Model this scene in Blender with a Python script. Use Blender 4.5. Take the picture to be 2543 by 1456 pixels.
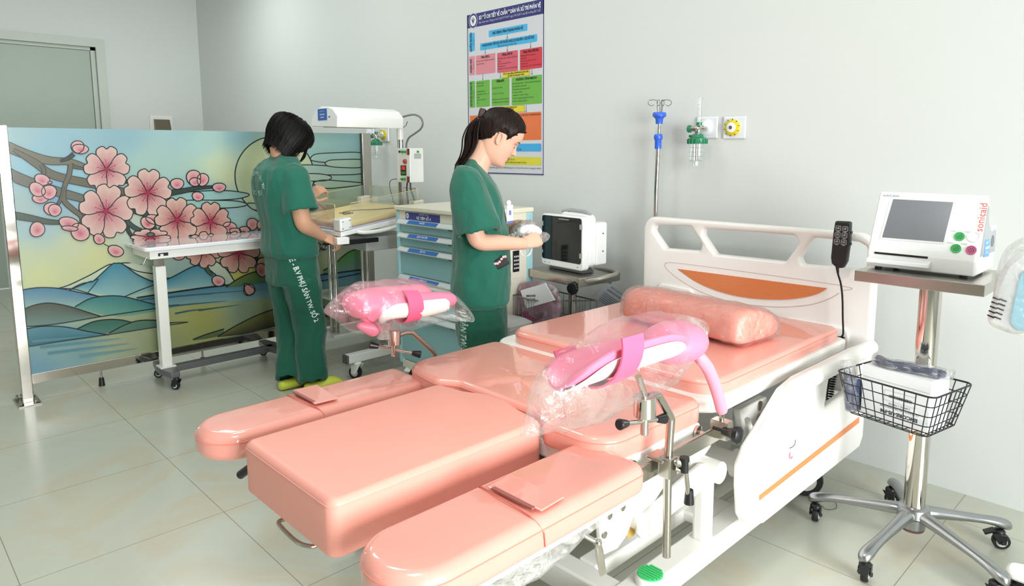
import bpy, bmesh, math, random
from math import pi, sin, cos, radians, sqrt
from mathutils import Vector, Matrix, noise
for o in list(bpy.data.objects): bpy.data.objects.remove(o, do_unlink=True)
SC = bpy.context.scene
COL = SC.collection
random.seed(7)

# ---------------------------------------------------------------- camera
EYE = Vector((0, 0, 1.27)); F_PX, PP_Y = 1718.08, 606.1
PITCH, YAW, ROLL = 0.133484, 0.804671, -0.0027168
def cam_axes():
    cy, sy, cp, sp = cos(YAW), sin(YAW), cos(PITCH), sin(PITCH)
    fwd = Vector((-sy*cp, cy*cp, -sp)); right = Vector((cy, sy, 0)); up = right.cross(fwd)
    cr, sr = cos(ROLL), sin(ROLL)
    return cr*right+sr*up, -sr*right+cr*up, fwd
R_, U_, F_ = cam_axes()
cd = bpy.data.cameras.new('camera'); cam = bpy.data.objects.new('camera', cd); COL.objects.link(cam)
cd.sensor_width = 36; cd.sensor_fit = 'HORIZONTAL'; cd.lens = F_PX/2543*36
cd.shift_y = (PP_Y-728)/2543
cam.matrix_world = Matrix(((R_.x, U_.x, -F_.x, EYE.x), (R_.y, U_.y, -F_.y, EYE.y), (R_.z, U_.z, -F_.z, EYE.z), (0, 0, 0, 1)))
cd.clip_start = 0.02
SC.camera = cam
# ---------------------------------------------------------------- world, exposure, big lights
SC.view_settings.view_transform = 'Standard'; SC.view_settings.look = 'None'
SC.view_settings.gamma = 1; SC.view_settings.use_curve_mapping = False
SC.view_settings.exposure = 0.20
w = bpy.data.worlds.new('sky'); SC.world = w; w.use_nodes = True
w.node_tree.nodes['Background'].inputs[0].default_value = (0.80, 0.90, 1.0, 1)
w.node_tree.nodes['Background'].inputs[1].default_value = 1.2
def area(name, loc, target, sx, sy, power, col=(1, 1, 1)):
    l = bpy.data.lights.new(name, 'AREA'); l.shape = 'RECTANGLE'; l.size = sx; l.size_y = sy
    l.energy = power; l.color = col
    o = bpy.data.objects.new(name, l); COL.objects.link(o); o.location = loc
    d = Vector(target)-Vector(loc); o.rotation_euler = d.to_track_quat('-Z', 'Y').to_euler(); return o
# daylight outside the long window in the right-hand wall, and a weaker one behind the camera
area('window_daylight', (2.88, 0.45, 1.3), (0.0, 0.45, 0.85), 2.3, 1.7, 330, (0.97, 1.0, 0.99))
area('rear_window_daylight', (-5.2, -5.7, 1.7), (-5.0, 0, 1.0), 2.6, 1.7, 8, (0.92, 1.0, 1.0))
for (lx, ly, p) in ((-0.8, 0.3, 15), (-2.7, 1.2, 12), (-4.3, 1.7, 11), (-5.9, 1.95, 15), (-3.4, -2.2, 1)):
    area('ceiling_lamp_light', (lx, ly, 2.97), (lx, ly, 0), 0.6, 0.6, p, (0.95, 1.0, 0.98))

# ---------------------------------------------------------------- pixel -> point on a world plane
def ray(px, py):
    return R_*((px-1271.5)/F_PX) + U_*(-(py-PP_Y)/F_PX) + F_
def on_x(px, py, X): r = ray(px, py); return EYE + r*((X-EYE.x)/r.x)
def on_y(px, py, Y): r = ray(px, py); return EYE + r*((Y-EYE.y)/r.y)
def on_z(px, py, Z): r = ray(px, py); return EYE + r*((Z-EYE.z)/r.z)

# ---------------------------------------------------------------- materials
def hexc(h):
    h = h.lstrip('#'); v = [int(h[i:i+2], 16)/255 for i in (0, 2, 4)]
    return tuple(x/12.92 if x <= 0.04045 else ((x+0.055)/1.055)**2.4 for x in v) + (1,)
MATS = {}
def mat(name, color='#ffffff', rough=0.5, metal=0, coat=0, coat_rough=0.03, bump=None, spec=0.5, emit=None, estr=1, vary=None, attr=None, aniso=None, sheen=0, sss=0, scalev=None):
    if name in MATS: return MATS[name]
    m = bpy.data.materials.new(name); m.use_nodes = True; nt = m.node_tree; N = nt.nodes; L = nt.links
    b = N['Principled BSDF']; c = hexc(color) if isinstance(color, str) else color
    b.inputs['Base Color'].default_value = c; b.inputs['Roughness'].default_value = rough
    b.inputs['Metallic'].default_value = metal; b.inputs['Coat Weight'].default_value = coat
    b.inputs['Coat Roughness'].default_value = coat_rough; b.inputs['Specular IOR Level'].default_value = spec
    b.inputs['Sheen Weight'].default_value = sheen
    if sss:
        b.inputs['Subsurface Weight'].default_value = sss; b.inputs['Subsurface Radius'].default_value = (0.8, 0.3, 0.15); b.inputs['Subsurface Scale'].default_value = 0.01
    if emit: b.inputs['Emission Color'].default_value = hexc(emit); b.inputs['Emission Strength'].default_value = estr
    tc = N.new('ShaderNodeTexCoord'); co = tc.outputs['Object']
    if scalev:
        mp = N.new('ShaderNodeMapping'); mp.inputs['Scale'].default_value = scalev; L.new(co, mp.inputs[0]); co = mp.outputs[0]
    if attr:
        a = N.new('ShaderNodeAttribute'); a.attribute_name = attr; L.new(a.outputs['Color'], b.inputs['Base Color'])
    if vary or not attr:
        sc, amt = vary or (9, 0.03)
        n = N.new('ShaderNodeTexNoise'); n.inputs['Scale'].default_value = sc; n.inputs['Detail'].default_value = 4; L.new(co, n.inputs['Vector'])
        if not attr:
            mx = N.new('ShaderNodeMix'); mx.data_type = 'RGBA'; L.new(n.outputs['Fac'], mx.inputs['Factor'])
            mx.inputs[6].default_value = tuple(min(1, x*(1-amt)) for x in c[:3])+(1,)
            mx.inputs[7].default_value = tuple(min(1, x*(1+amt)) for x in c[:3])+(1,)
            L.new(mx.outputs[2], b.inputs['Base Color'])
    if bump:
        sc, st, dist = bump
        n2 = N.new('ShaderNodeTexNoise'); n2.inputs['Scale'].default_value = sc; n2.inputs['Detail'].default_value = 3; L.new(co, n2.inputs['Vector'])
        bp = N.new('ShaderNodeBump'); bp.inputs['Strength'].default_value = st; bp.inputs['Distance'].default_value = dist
        L.new(n2.outputs['Fac'], bp.inputs['Height']); L.new(bp.outputs[0], b.inputs['Normal'])
        if coat: L.new(bp.outputs[0], b.inputs['Coat Normal'])
    MATS[name] = m; return m
def clear_mat(name, tint='#ffffff', haze=0.12, rough=0.06, wr=(25, 0.5, 0.01), edge=0.5, refl=1.0):
    """thin clear plastic or glass: see-through, glossy, a little milky"""
    if name in MATS: return MATS[name]
    m = bpy.data.materials.new(name); m.use_nodes = True; nt = m.node_tree; N = nt.nodes; L = nt.links
    for n in list(N): N.remove(n)
    out = N.new('ShaderNodeOutputMaterial'); tr = N.new('ShaderNodeBsdfTransparent'); tr.inputs[0].default_value = hexc(tint)
    gl = N.new('ShaderNodeBsdfGlossy'); gl.inputs['Roughness'].default_value = rough; gl.inputs[0].default_value = (refl, refl, refl, 1)
    df = N.new('ShaderNodeBsdfDiffuse'); df.inputs[0].default_value = (0.9, 0.9, 0.9, 1)
    lw = N.new('ShaderNodeLayerWeight'); lw.inputs['Blend'].default_value = 0.35
    m1 = N.new('ShaderNodeMixShader'); m2 = N.new('ShaderNodeMixShader')
    if wr:
        tc = N.new('ShaderNodeTexCoord'); n2 = N.new('ShaderNodeTexNoise'); n2.inputs['Scale'].default_value = wr[0]; n2.inputs['Detail'].default_value = 6; n2.inputs['Distortion'].default_value = 1.2
        L.new(tc.outputs['Object'], n2.inputs['Vector'])
        bp = N.new('ShaderNodeBump'); bp.inputs['Strength'].default_value = wr[1]; bp.inputs['Distance'].default_value = wr[2]
        L.new(n2.outputs['Fac'], bp.inputs['Height']); L.new(bp.outputs[0], gl.inputs['Normal']); L.new(bp.outputs[0], lw.inputs['Normal'])
        cr = N.new('ShaderNodeMapRange'); cr.inputs[1].default_value = 0.45; cr.inputs[2].default_value = 0.75; cr.inputs[3].default_value = haze*0.4; cr.inputs[4].default_value = haze*2.2
        L.new(n2.outputs['Fac'], cr.inputs[0]); L.new(cr.outputs[0], m1.inputs[0])
    else: m1.inputs[0].default_value = haze
    L.new(tr.outputs[0], m1.inputs[1]); L.new(df.outputs[0], m1.inputs[2])
    sc = N.new('ShaderNodeMath'); sc.operation = 'MULTIPLY_ADD'; sc.inputs[1].default_value = edge; sc.inputs[2].default_value = 0.04
    L.new(lw.outputs['Fresnel'], sc.inputs[0]); L.new(sc.outputs[0], m2.inputs[0])
    L.new(m1.outputs[0], m2.inputs[1]); L.new(gl.outputs[0], m2.inputs[2]); L.new(m2.outputs[0], out.inputs[0])
    MATS[name] = m; return m

# ---------------------------------------------------------------- mesh helpers
class MB:
    def __init__(s): s.v = []; s.f = []; s.m = []; s.c = []; s.cur = 0; s.col = None
    def add(s, vs, fs, col=None):
        o = len(s.v); s.v += [Vector(v) for v in vs]; s.f += [[i+o for i in f] for f in fs]; s.m += [s.cur]*len(fs)
        c = col if col is not None else s.col
        if isinstance(c, list): s.c += c
        else: s.c += [c or (1, 1, 1, 1)]*len(vs)
        return s
    def box(s, c, d, rot=None, taper=1.0):
        x, y, z = [k/2 for k in d]; vs = []
        for sz in (-1, 1):
            t = taper if sz > 0 else 1
            for sx, sy in ((-1, -1), (1, -1), (1, 1), (-1, 1)): vs.append(Vector((sx*x*t, sy*y*t, sz*z)))
        if rot is not None: vs = [rot @ v for v in vs]
        vs = [v+Vector(c) for v in vs]
        return s.add(vs, [(3, 2, 1, 0), (4, 5, 6, 7), (0, 1, 5, 4), (1, 2, 6, 5), (2, 3, 7, 6), (3, 0, 4, 7)])
    def box2(s, a, b):
        return s.box([(a[i]+b[i])/2 for i in range(3)], [abs(a[i]-b[i]) for i in range(3)])
    def loft(s, rings, cap=True, closed=False):
        n = len(rings[0]); vs = [v for r in rings for v in r]; fs = []
        k = len(rings)
        for i in range(k if closed else k-1):
            for j in range(n):
                a = i*n+j; b = i*n+(j+1) % n; c = ((i+1) % k)*n+(j+1) % n; d = ((i+1) % k)*n+j; fs.append((a, b, c, d))
        if cap and not closed: fs.append(tuple(range(n-1, -1, -1))); fs.append(tuple((k-1)*n+j for j in range(n)))
        return s.add(vs, fs)
    def tube(s, pts, r, n=10, cap=True, sq=1.0):
        pts = [Vector(p) for p in pts]; rs = r if isinstance(r, (list, tuple)) else [r]*len(pts)
        rings = []; up = None
        for i, p in enumerate(pts):
            t = (pts[min(i+1, len(pts)-1)]-pts[max(i-1, 0)]).normalized()
            if up is None: up = Vector((0, 0, 1)) if abs(t.z) < 0.9 else Vector((1, 0, 0))
            u = (up - t*up.dot(t)); u = u.normalized() if u.length > 1e-6 else t.orthogonal().normalized()
            w_ = t.cross(u); up = u
            rings.append([p + (u*cos(2*pi*j/n)*sq + w_*sin(2*pi*j/n))*rs[i] for j in range(n)])
        return s.loft(rings, cap)
    def cyl(s, a, b, r0, r1=None, n=20): return s.tube([a, b], [r0, r0 if r1 is None else r1], n)
    def lathe(s, prof, c=(0, 0, 0), axis=(0, 0, 1), n=24):
        q = Vector((0, 0, 1)).rotation_difference(Vector(axis)); c = Vector(c)
        rings = [[q @ Vector((r*cos(2*pi*j/n), r*sin(2*pi*j/n), z)) + c for j in range(n)] for r, z in prof]
        return s.loft(rings)
    def prism(s, poly, f, d):
        """poly 2D points, f maps (u,v,w)->point, extruded w from d0 to d1"""
        n = len(poly); vs = [f(u, v, d[0]) for u, v in poly]+[f(u, v, d[1]) for u, v in poly]
        fs = [tuple(range(n-1, -1, -1)), tuple(range(n, 2*n))]+[(i, (i+1) % n, n+(i+1) % n, n+i) for i in range(n)]
        return s.add(vs, fs)
    def sphere(s, c, r, n=14, m=9):
        r = r if isinstance(r, (list, tuple)) else (r, r, r)
        rings = [[Vector(c)+Vector((r[0]*sin(pi*i/m)*cos(2*pi*j/n), r[1]*sin(pi*i/m)*sin(2*pi*j/n), r[2]*cos(pi*i/m))) for j in range(n)] for i in range(1, m)]
        rings = rings[::-1]; k = len(rings); n0 = len(s.v)
        s.loft(rings, cap=True); return s
    def poly(s, pts, col=None): return s.add(pts, [tuple(range(len(pts)))], col)
    def build(s, name, mats, parent=None, smooth=False, bevel=0, seg=2, sub=0, angle=40, attr=False, label=None):
        me = bpy.data.meshes.new(name); me.from_pydata([tuple(v) for v in s.v], [], s.f); me.update()
        mats = mats if isinstance(mats, (list, tuple)) else [mats]
        for m in mats: me.materials.append(m)
        if len(mats) > 1: me.polygons.foreach_set('material_index', s.m)
        if attr:
            ca = me.color_attributes.new('Col', 'FLOAT_COLOR', 'POINT')
            for i, c in enumerate(s.c): ca.data[i].color = c
        o = bpy.data.objects.new(name, me); COL.objects.link(o)
        bm = bmesh.new(); bm.from_mesh(me)
        if not attr: bmesh.ops.recalc_face_normals(bm, faces=bm.faces)
        bm.to_mesh(me); bm.free()
        if smooth:
            me.polygons.foreach_set('use_smooth', [True]*len(me.polygons))
            if angle < 180:
                me.set_sharp_from_angle(angle=radians(angle))
        if bevel:
            md = o.modifiers.new('bevel', 'BEVEL'); md.width = bevel; md.segments = seg; md.limit_method = 'ANGLE'; md.angle_limit = radians(35)
            md.harden_normals = False
        if sub:
            md = o.modifiers.new('sub', 'SUBSURF'); md.levels = sub; md.render_levels = sub
        if parent is not None:
            o.parent = parent; o.matrix_parent_inverse = Matrix.Translation(parent.location).inverted() if parent.rotation_euler.z == 0 else parent.matrix_basis.inverted()
        if label: o['label'] = label
        return o
def T(o, label, cat, group=None):
    o['label'] = label; o['category'] = cat
    if group: o['group'] = group
    return o
def thing(name, label, cat, loc=(0, 0, 0), group=None):
    o = bpy.data.objects.new(name, None); COL.objects.link(o); o.location = loc; o.empty_display_size = 0.1
    return T(o, label, cat, group)
def struct(o): o['kind'] = 'structure'; return o
def rpoly(pts, rad, n=6):
    """polygon with rounded corners; rad one number or one per corner"""
    out = []; k = len(pts)
    for i in range(k):
        p = Vector(pts[i]).to_2d(); a = Vector(pts[i-1]).to_2d(); b = Vector(pts[(i+1) % k]).to_2d()
        r = rad[i] if isinstance(rad, (list, tuple)) else rad
        da = (a-p); db = (b-p); la, lb = da.length, db.length; da.normalize(); db.normalize()
        ang = da.angle(db); 
        if r <= 0 or ang > pi-0.02: out.append((p.x, p.y)); continue
        t = min(r/math.tan(ang/2), la*0.49, lb*0.49); r2 = t*math.tan(ang/2)
        c = p+(da+db).normalized()*(r2/sin(ang/2)); s0 = p+da*t-c; s1 = p+db*t-c
        a0 = math.atan2(s0.y, s0.x); a1 = math.atan2(s1.y, s1.x); d = (a1-a0+pi) % (2*pi)-pi
        for j in range(n+1): q = a0+d*j/n; out.append((c.x+r2*cos(q), c.y+r2*sin(q)))
    return out
def ccw(poly):
    A = sum(poly[i][0]*poly[(i+1) % len(poly)][1]-poly[(i+1) % len(poly)][0]*poly[i][1] for i in range(len(poly)))
    return poly if A > 0 else poly[::-1]
def resample(poly, step):
    out = []
    for i in range(len(poly)):
        a = Vector(poly[i]); b = Vector(poly[(i+1) % len(poly)]); l = (b-a).length
        if l < 1e-5: continue
        k = max(1, int(l/step))
        for j in range(k): out.append(tuple(a.lerp(b, j/k)))
    return out
def inset(poly, d):
    n = len(poly); out = []
    for i in range(n):
        a = Vector(poly[i-1]); p = Vector(poly[i]); b = Vector(poly[(i+1) % n])
        e1 = (p-a); e2 = (b-p); n1 = Vector((-e1.y, e1.x)); n2 = Vector((-e2.y, e2.x))
        nn = n1.normalized()+n2.normalized(); nn = nn.normalized() if nn.length > 1e-6 else Vector((0, 0))
        out.append((p.x+nn.x*d, p.y+nn.y*d))
    return out
def catmull(pts, n=6, closed=False):
    pts = [Vector(p) for p in pts]; k = len(pts); out = []
    for i in range(k if closed else k-1):
        g = lambda j: pts[j % k] if closed else pts[max(0, min(k-1, j))]
        p0, p1, p2, p3 = g(i-1), g(i), g(i+1), g(i+2)
        for j in range(n):
            t = j/n
            out.append(0.5*((2*p1)+(p2-p0)*t+(2*p0-5*p1+4*p2-p3)*t*t+(3*p1-p0-3*p2+p3)*t**3))
    if not closed: out.append(pts[-1])
    return out
def cushion(mb, outline, z0, z1, r=0.02, rb=0.015, crown=0.006, step=0.03, und=0.0):
    """padded block: rounded upper and lower rim, slightly crowned top"""
    P = resample(ccw(outline), step)
    rings = []
    for i in range(5):
        a = pi/2*i/4; rings.append([(x, y, z0+rb*(1-sin(a))) for x, y in inset(P, rb*(1-cos(a)))][:])
    rings = []
    for i in range(5):
        a = pi/2*(4-i)/4; q = inset(P, rb*(1-cos(a))); rings.append([(x, y, z0+rb*(1-sin(a))) for x, y in q])
    for i in range(7):
        a = pi/2*i/6; q = inset(P, r*(1-cos(a))); rings.append([(x, y, z1-r*(1-sin(a))) for x, y in q])
    mb.loft([[Vector(p) for p in rr] for rr in rings])
    return P
FONT_CACHE = {}
def text_mb(txt, size, f, col=None, align='CENTER', shear=0, bold=0.0, sx=1.0, off=0.0, mb=None, spacing=1.0):
    """text as flat polygons; f maps (u, v, w) -> point. returns MB"""
    cu = bpy.data.curves.new('lettering', 'FONT'); cu.body = txt; cu.size = size; cu.align_x = align; cu.align_y = 'CENTER'
    cu.shear = shear; cu.offset = bold; cu.resolution_u = 2; cu.space_character = spacing
    o = bpy.data.objects.new('tmp', cu); COL.objects.link(o)
    me = bpy.data.meshes.new_from_object(o)
    mb = mb or MB()
    vs = [f(v.co.x*sx, v.co.y, off) for v in me.vertices]; fs = [tuple(p.vertices) for p in me.polygons]
    if vs: mb.add(vs, fs, col)
    bpy.data.objects.remove(o, do_unlink=True); bpy.data.curves.remove(cu); bpy.data.meshes.remove(me)
    return mb
def frame(o, u, v, w=None):
    """plane frame -> mapping function"""
    o, u, v = Vector(o), Vector(u), Vector(v); w = Vector(w) if w is not None else u.cross(v).normalized()
    return lambda a, b, c=0: o+u*a+v*b+w*c
def disp_noise(o, scale, amt, ax=(1, 1, 1)):
    for v in o.data.vertices:
        p = Vector((v.co.x*scale*ax[0], v.co.y*scale*ax[1], v.co.z*scale*ax[2]))
        v.co += v.normal*noise.noise(p)*amt

STEEL = mat('brushed_steel', '#b9b4ab', 0.22, 1.0, bump=(60, 0.02, 0.002))
CHROME = mat('polished_chrome', '#cfcac4', 0.07, 1.0)
WHITE = mat('white_enamel', '#eeeeea', 0.32, coat=0.3)
WPLASTIC = mat('white_plastic', '#ecebe6', 0.35)
BLACK = mat('black_plastic', '#17171a', 0.35)
RUBBER = mat('black_rubber', '#1b1b1c', 0.6)
DGREY = mat('grey_painted_steel', '#6b6c6e', 0.35, 0.3)
def caster(parent, x, y, r=0.03, h=0.075, yaw=0.0, white=False, w=0.022, brake=False):
    """swivel caster resting on the floor: fork, wheel, hub, stem"""
    d = Vector((cos(yaw), sin(yaw), 0)); s = Vector((-sin(yaw), cos(yaw), 0)); c = Vector((x, y, r))
    f = MB()
    for k in (-1, 1):
        p = [c+s*k*(w/2+0.004)+d*a+Vector((0, 0, b)) for a, b in ((-r*0.45, -r*0.25), (r*0.35, -r*0.2), (r*1.0+0.005, h-r-0.012), (-r*0.5, h-r-0.012))]
        q = [v+s*k*0.004 for v in p]; f.add(p+q, [(0, 1, 2, 3), (7, 6, 5, 4), (0, 4, 5, 1), (1, 5, 6, 2), (2, 6, 7, 3), (3, 7, 4, 0)])
    f.lathe([(0.001, 0), (w*0.9, 0), (w*0.9, 0.010), (w*0.6, 0.016), (0.001, 0.018)], c+d*r*0.3+Vector((0, 0, h-r-0.016)), n=16)
    f.cyl(c-s*(w/2+0.011), c+s*(w/2+0.011), 0.006, n=10)
    if brake: f.box(c+d*(r*1.35)+Vector((0, 0, h*0.42)), (r*1.3, w*1.3, 0.007), Matrix.Rotation(yaw, 3, 'Z') @ Matrix.Rotation(0.5, 3, 'Y'))
    fo = f.build('caster', WPLASTIC if white else BLACK, parent, smooth=True, bevel=0.002)
    wh = MB(); wh.lathe([(r*0.6, -w/2), (r*0.93, -w/2), (r, -w/3), (r, w/3), (r*0.93, w/2), (r*0.6, w/2)], c, s, 24)
    wo = wh.build('wheel', RUBBER, fo, smooth=True)
    hb = MB(); hb.lathe([(0.001, -w/2-0.002), (r*0.62, -w/2-0.001), (r*0.62, w/2+0.001), (0.001, w/2+0.002)], c, s, 20)
    hb.build('hub', mat('caster_hub', '#d5d3ce', 0.4), fo, smooth=True, label='pale hub disc')
    return fo
# ================================================================ room shell
YW, XL, XR, YF, ZC = 2.893, -7.877, 2.6, -5.5, 3.12
wall_m = mat('wall_paint', '#d8dbd9', 0.6, vary=(1.2, 0.012), bump=(3, 0.03, 0.004), spec=0.3)
def floor_material():
    m = mat('floor_tile', '#c4c2b3', 0.24, spec=0.5); nt = m.node_tree; N = nt.nodes; L = nt.links; b = N['Principled BSDF']
    tc = N.new('ShaderNodeTexCoord'); sp = N.new('ShaderNodeSeparateXYZ'); L.new(tc.outputs['Object'], sp.inputs[0])
    masks = []
    for ax, x0 in (('X', -2.38+0.001), ('Y', 0.863)):
        a = N.new('ShaderNodeMath'); a.operation = 'SUBTRACT'; L.new(sp.outputs[ax], a.inputs[0]); a.inputs[1].default_value = x0-60.0
        d = N.new('ShaderNodeMath'); d.operation = 'DIVIDE'; L.new(a.outputs[0], d.inputs[0]); d.inputs[1].default_value = 0.6
        f = N.new('ShaderNodeMath'); f.operation = 'FRACT'; L.new(d.outputs[0], f.inputs[0])
        p = N.new('ShaderNodeMath'); p.operation = 'PINGPONG'; L.new(f.outputs[0], p.inputs[0]); p.inputs[1].default_value = 0.5
        l = N.new('ShaderNodeMath'); l.operation = 'LESS_THAN'; L.new(p.outputs[0], l.inputs[0]); l.inputs[1].default_value = 0.0022
        masks.append(l)
    mx = N.new('ShaderNodeMath'); mx.operation = 'MAXIMUM'; L.new(masks[0].outputs[0], mx.inputs[0]); L.new(masks[1].outputs[0], mx.inputs[1])
    n1 = N.new('ShaderNodeTexNoise'); n1.inputs['Scale'].default_value = 1.6; n1.inputs['Detail'].default_value = 9; n1.inputs['Roughness'].default_value = 0.62; n1.inputs['Distortion'].default_value = 1.4
    L.new(tc.outputs['Object'], n1.inputs['Vector'])
    cr = N.new('ShaderNodeValToRGB'); L.new(n1.outputs['Fac'], cr.inputs[0])
    e = cr.color_ramp.elements; e[0].position = 0.3; e[0].color = hexc('#bcbdb0'); e[1].position = 0.75; e[1].color = hexc('#c4c4b7')
    e2 = cr.color_ramp.elements.new(0.52); e2.color = hexc('#c0c2b5')
    e3 = cr.color_ramp.elements.new(0.62); e3.color = hexc('#c1bba8')
    cm = N.new('ShaderNodeMix'); cm.data_type = 'RGBA'; L.new(mx.outputs[0], cm.inputs['Factor']); L.new(cr.outputs[0], cm.inputs[6]); cm.inputs[7].default_value = hexc('#8d887a')
    L.new(cm.outputs[2], b.inputs['Base Color'])
    return m
floor = MB().box2((XL-0.1, YF-0.1, -0.1), (XR+0.1, YW+0.1, 0)).build('floor', floor_material()); struct(floor)
struct(MB().box2((XL-0.1, YF-0.1, ZC), (XR+0.1, YW+0.1, ZC+0.1)).build('ceiling', mat('ceiling_paint', '#e6e8e4', 0.8)))
struct(MB().box2((XL-0.1, YW, 0), (XR+0.1, YW+0.1, ZC)).build('wall_back', wall_m))
# left wall with the wide door opening
DY0, DY1, DZ = 0.10, 1.90, 2.29
m_ = MB(); m_.box2((XL-0.1, YF, 0), (XL, DY0, ZC)); m_.box2((XL-0.1, DY1, 0), (XL, YW, ZC)); m_.box2((XL-0.1, DY0, DZ), (XL, DY1, ZC))
struct(m_.build('wall_left', wall_m))
# right wall with the long window opening
m_ = MB(); m_.box2((XR, YF, 0), (XR+0.1, -0.75, ZC)); m_.box2((XR, 1.65, 0), (XR+0.1, YW, ZC)); m_.box2((XR, -0.75, 0), (XR+0.1, 1.65, 0.35)); m_.box2((XR, -0.75, 2.25), (XR+0.1, 1.65, ZC))
struct(m_.build('wall_right', wall_m))
m_ = MB(); m_.box2((XL-0.1, YF-0.1, 0), (-6.6, YF, ZC)); m_.box2((-3.8, YF-0.1, 0), (XR+0.1, YF, ZC)); m_.box2((-6.6, YF-0.1, 0), (-3.8, YF, 0.8)); m_.box2((-6.6, YF-0.1, 2.6), (-3.8, YF, ZC))
struct(m_.build('wall_front', wall_m))
alu = mat('window_aluminium', '#d9dadb', 0.4, 0.6); glass = clear_mat('window_glass', haze=0.01, rough=0.01, wr=None, edge=0.6)
def window(nm, a, b, axis):
    m = MB()
    (u0, z0), (u1, z1) = a, b
    P = (lambda u, z, d: (XR+0.03+d, u, z)) if axis == 'x' else (lambda u, z, d: (u, YF-0.03-d, z))
    bars = [(u0, z0, u0+0.05, z1), (u1-0.05, z0, u1, z1), (u0, z0, u1, z0+0.05), (u0, z1-0.05, u1, z1)]
    k = 3
    for i in range(1, k): x = u0+(u1-u0)*i/k; bars.append((x-0.03, z0, x+0.03, z1))
    for (p, q, r, s) in bars: m.box2(P(p, q, 0), P(r, s, 0.05))
    o = struct(m.build(nm, alu)); g = MB(); g.box2(P(u0+0.02, z0+0.02, 0.02), P(u1-0.02, z1-0.02, 0.026)); g.build('pane', glass, o)
window('window_1', (-0.75, 0.35), (1.65, 2.25), 'x'); window('window_2', (-6.6, 0.8), (-3.8, 2.6), 'y')
# door in the left wall
jm = mat('door_frame_paint', '#c6ccc4', 0.5); m_ = MB()
for y0, y1 in ((DY0-0.08, DY0), (DY1, DY1+0.08)): m_.box2((XL-0.08, y0, 0), (XL+0.035, y1, DZ+0.08))
m_.box2((XL-0.08, DY0, DZ), (XL+0.035, DY1, DZ+0.08))
m_.box2((XL-0.06, DY1-0.04, 0), (XL-0.01, DY1, DZ)); m_.box2((XL-0.06, DY0, DZ-0.03), (XL-0.01, DY1, DZ))
struct(m_.build('trim_1', jm))
dm = mat('door_leaf_paint', '#a9b4aa', 0.45)
dr = struct(MB().box2((XL-0.06, DY0+0.003, 0.008), (XL-0.02, DY1-0.045, DZ-0.034)).build('door_1', dm, bevel=0.003))
m_ = MB(); m_.tube([(XL-0.02, 0.24, 1.0), (XL+0.04, 0.24, 1.0), (XL+0.04, 0.38, 1.0)], 0.01); m_.build('door_handle', STEEL, dr, smooth=True)

# ================================================================ wall things
# circuit breaker box on the left wall
bx = thing('breaker_box', 'small white breaker box with smoked brown flap on the left wall, above the painted screen', 'breaker box', (XL, 2.47, 1.5))
a_ = on_x(376, 296, XL); b_ = on_x(424, 330, XL)
MB().box2((XL+0.001, a_.y-0.02, b_.z-0.06), (XL+0.02, b_.y+0.02, a_.z+0.04)).build('wall_plate', WPLASTIC, bx, bevel=0.004)
MB().prism([(XL+0.02, a_.z), (XL+0.045, a_.z-0.005), (XL+0.075, a_.z-0.09), (XL+0.075, a_.z-0.13), (XL+0.02, a_.z-0.13)], lambda u, v, d: (u, d, v), (a_.y+0.015, b_.y-0.015)).build('flap', mat('smoked_plastic', '#6a5f50', 0.25), bx, bevel=0.002)

# poster ---------------------------------------------------------------
def q4(x, y): return on_y(1130+x/3.237, y/3.237, YW)
PL = on_y(1163.5, 230, YW).x; PR = on_y(1352, 230, YW).x; PT, PB = 2.107, 1.133
pos = thing('poster', 'tall laminated emergency flow chart poster with coloured boxes, hung on the back wall', 'poster', ((PL+PR)/2, YW, PB))
NAVY = hexc('#2c2a72'); pm = mat('poster_print', '#ffffff', 0.35, coat=0.4, coat_rough=0.15, attr='Col')
s_ = MB(); s_.box2((PL, YW-0.004, PB), (PR, YW-0.001, PT)); s_.c = [hexc('#d2d2d8')]*8
def prect(x0, x1, z0, z1, col, lay, rad=0.0):
    f = lambda u, v, d: (u, YW-0.004-0.0004*lay, v)
    P = rpoly([(x0, z0), (x1, z0), (x1, z1), (x0, z1)], rad, 3) if rad else [(x0, z0), (x1, z0), (x1, z1), (x0, z1)]
    s_.poly([f(u, v, 0) for u, v in P], hexc(col) if isinstance(col, str) else col)
def prow(xl, yt, xr, yb, col, lay=2, rad=0.006, z=None):
    xm = (xl+xr)/2; ym = (yt+yb)/2
    x0 = q4(xl, ym).x; x1 = q4(xr, ym).x; z1 = q4(xm, yt).z; z0 = q4(xm, yb).z
    prect(x0, x1, z0, z1, col, lay, rad); return x0, x1, z0, z1
bw = 0.006
for r in ((PL, PL+bw, PB, PT), (PR-bw, PR, PB, PT), (PL, PR, PB, PB+bw)): prect(*r, NAVY, 1)
hz = q4(414, 170).z; prect(PL, PR, hz, PT, NAVY, 1)
def ptext(t, x, z, size, col='#1d1d2c', align='CENTER', rot=0, bold=0.0, shear=0, sx=1.0, maxw=None):
    if not t: return
    if maxw:
        sx = 1.0
        tmp = text_mb(t, size, lambda a, b, c: Vector((a, b, 0))); ww = max(v.x for v in tmp.v)-min(v.x for v in tmp.v); sx = min(sx, maxw/ww)
        sx = maxw/ww if ww > maxw*0.75 else 1.0
    c, s = cos(rot), sin(rot)
    text_mb(t, size, lambda a, b, w_: Vector((x+a*c-b*s, YW-0.0072, z+a*s+b*c)), hexc(col), align, shear, bold, sx, mb=s_)
hh = PT-hz; cx0 = PL+0.058; cz0 = hz+hh*0.50
for r, c in ((0.042, '#b9b9d6'), (0.038, '#2c2a72'), (0.029, '#e8e8ee')):
    s_.poly([(cx0+r*cos(t*pi/14), YW-0.0052-0.0003*(3-r*60), cz0+r*1.1*sin(t*pi/14)) for t in range(28)][::-1], hexc(c))
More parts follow.
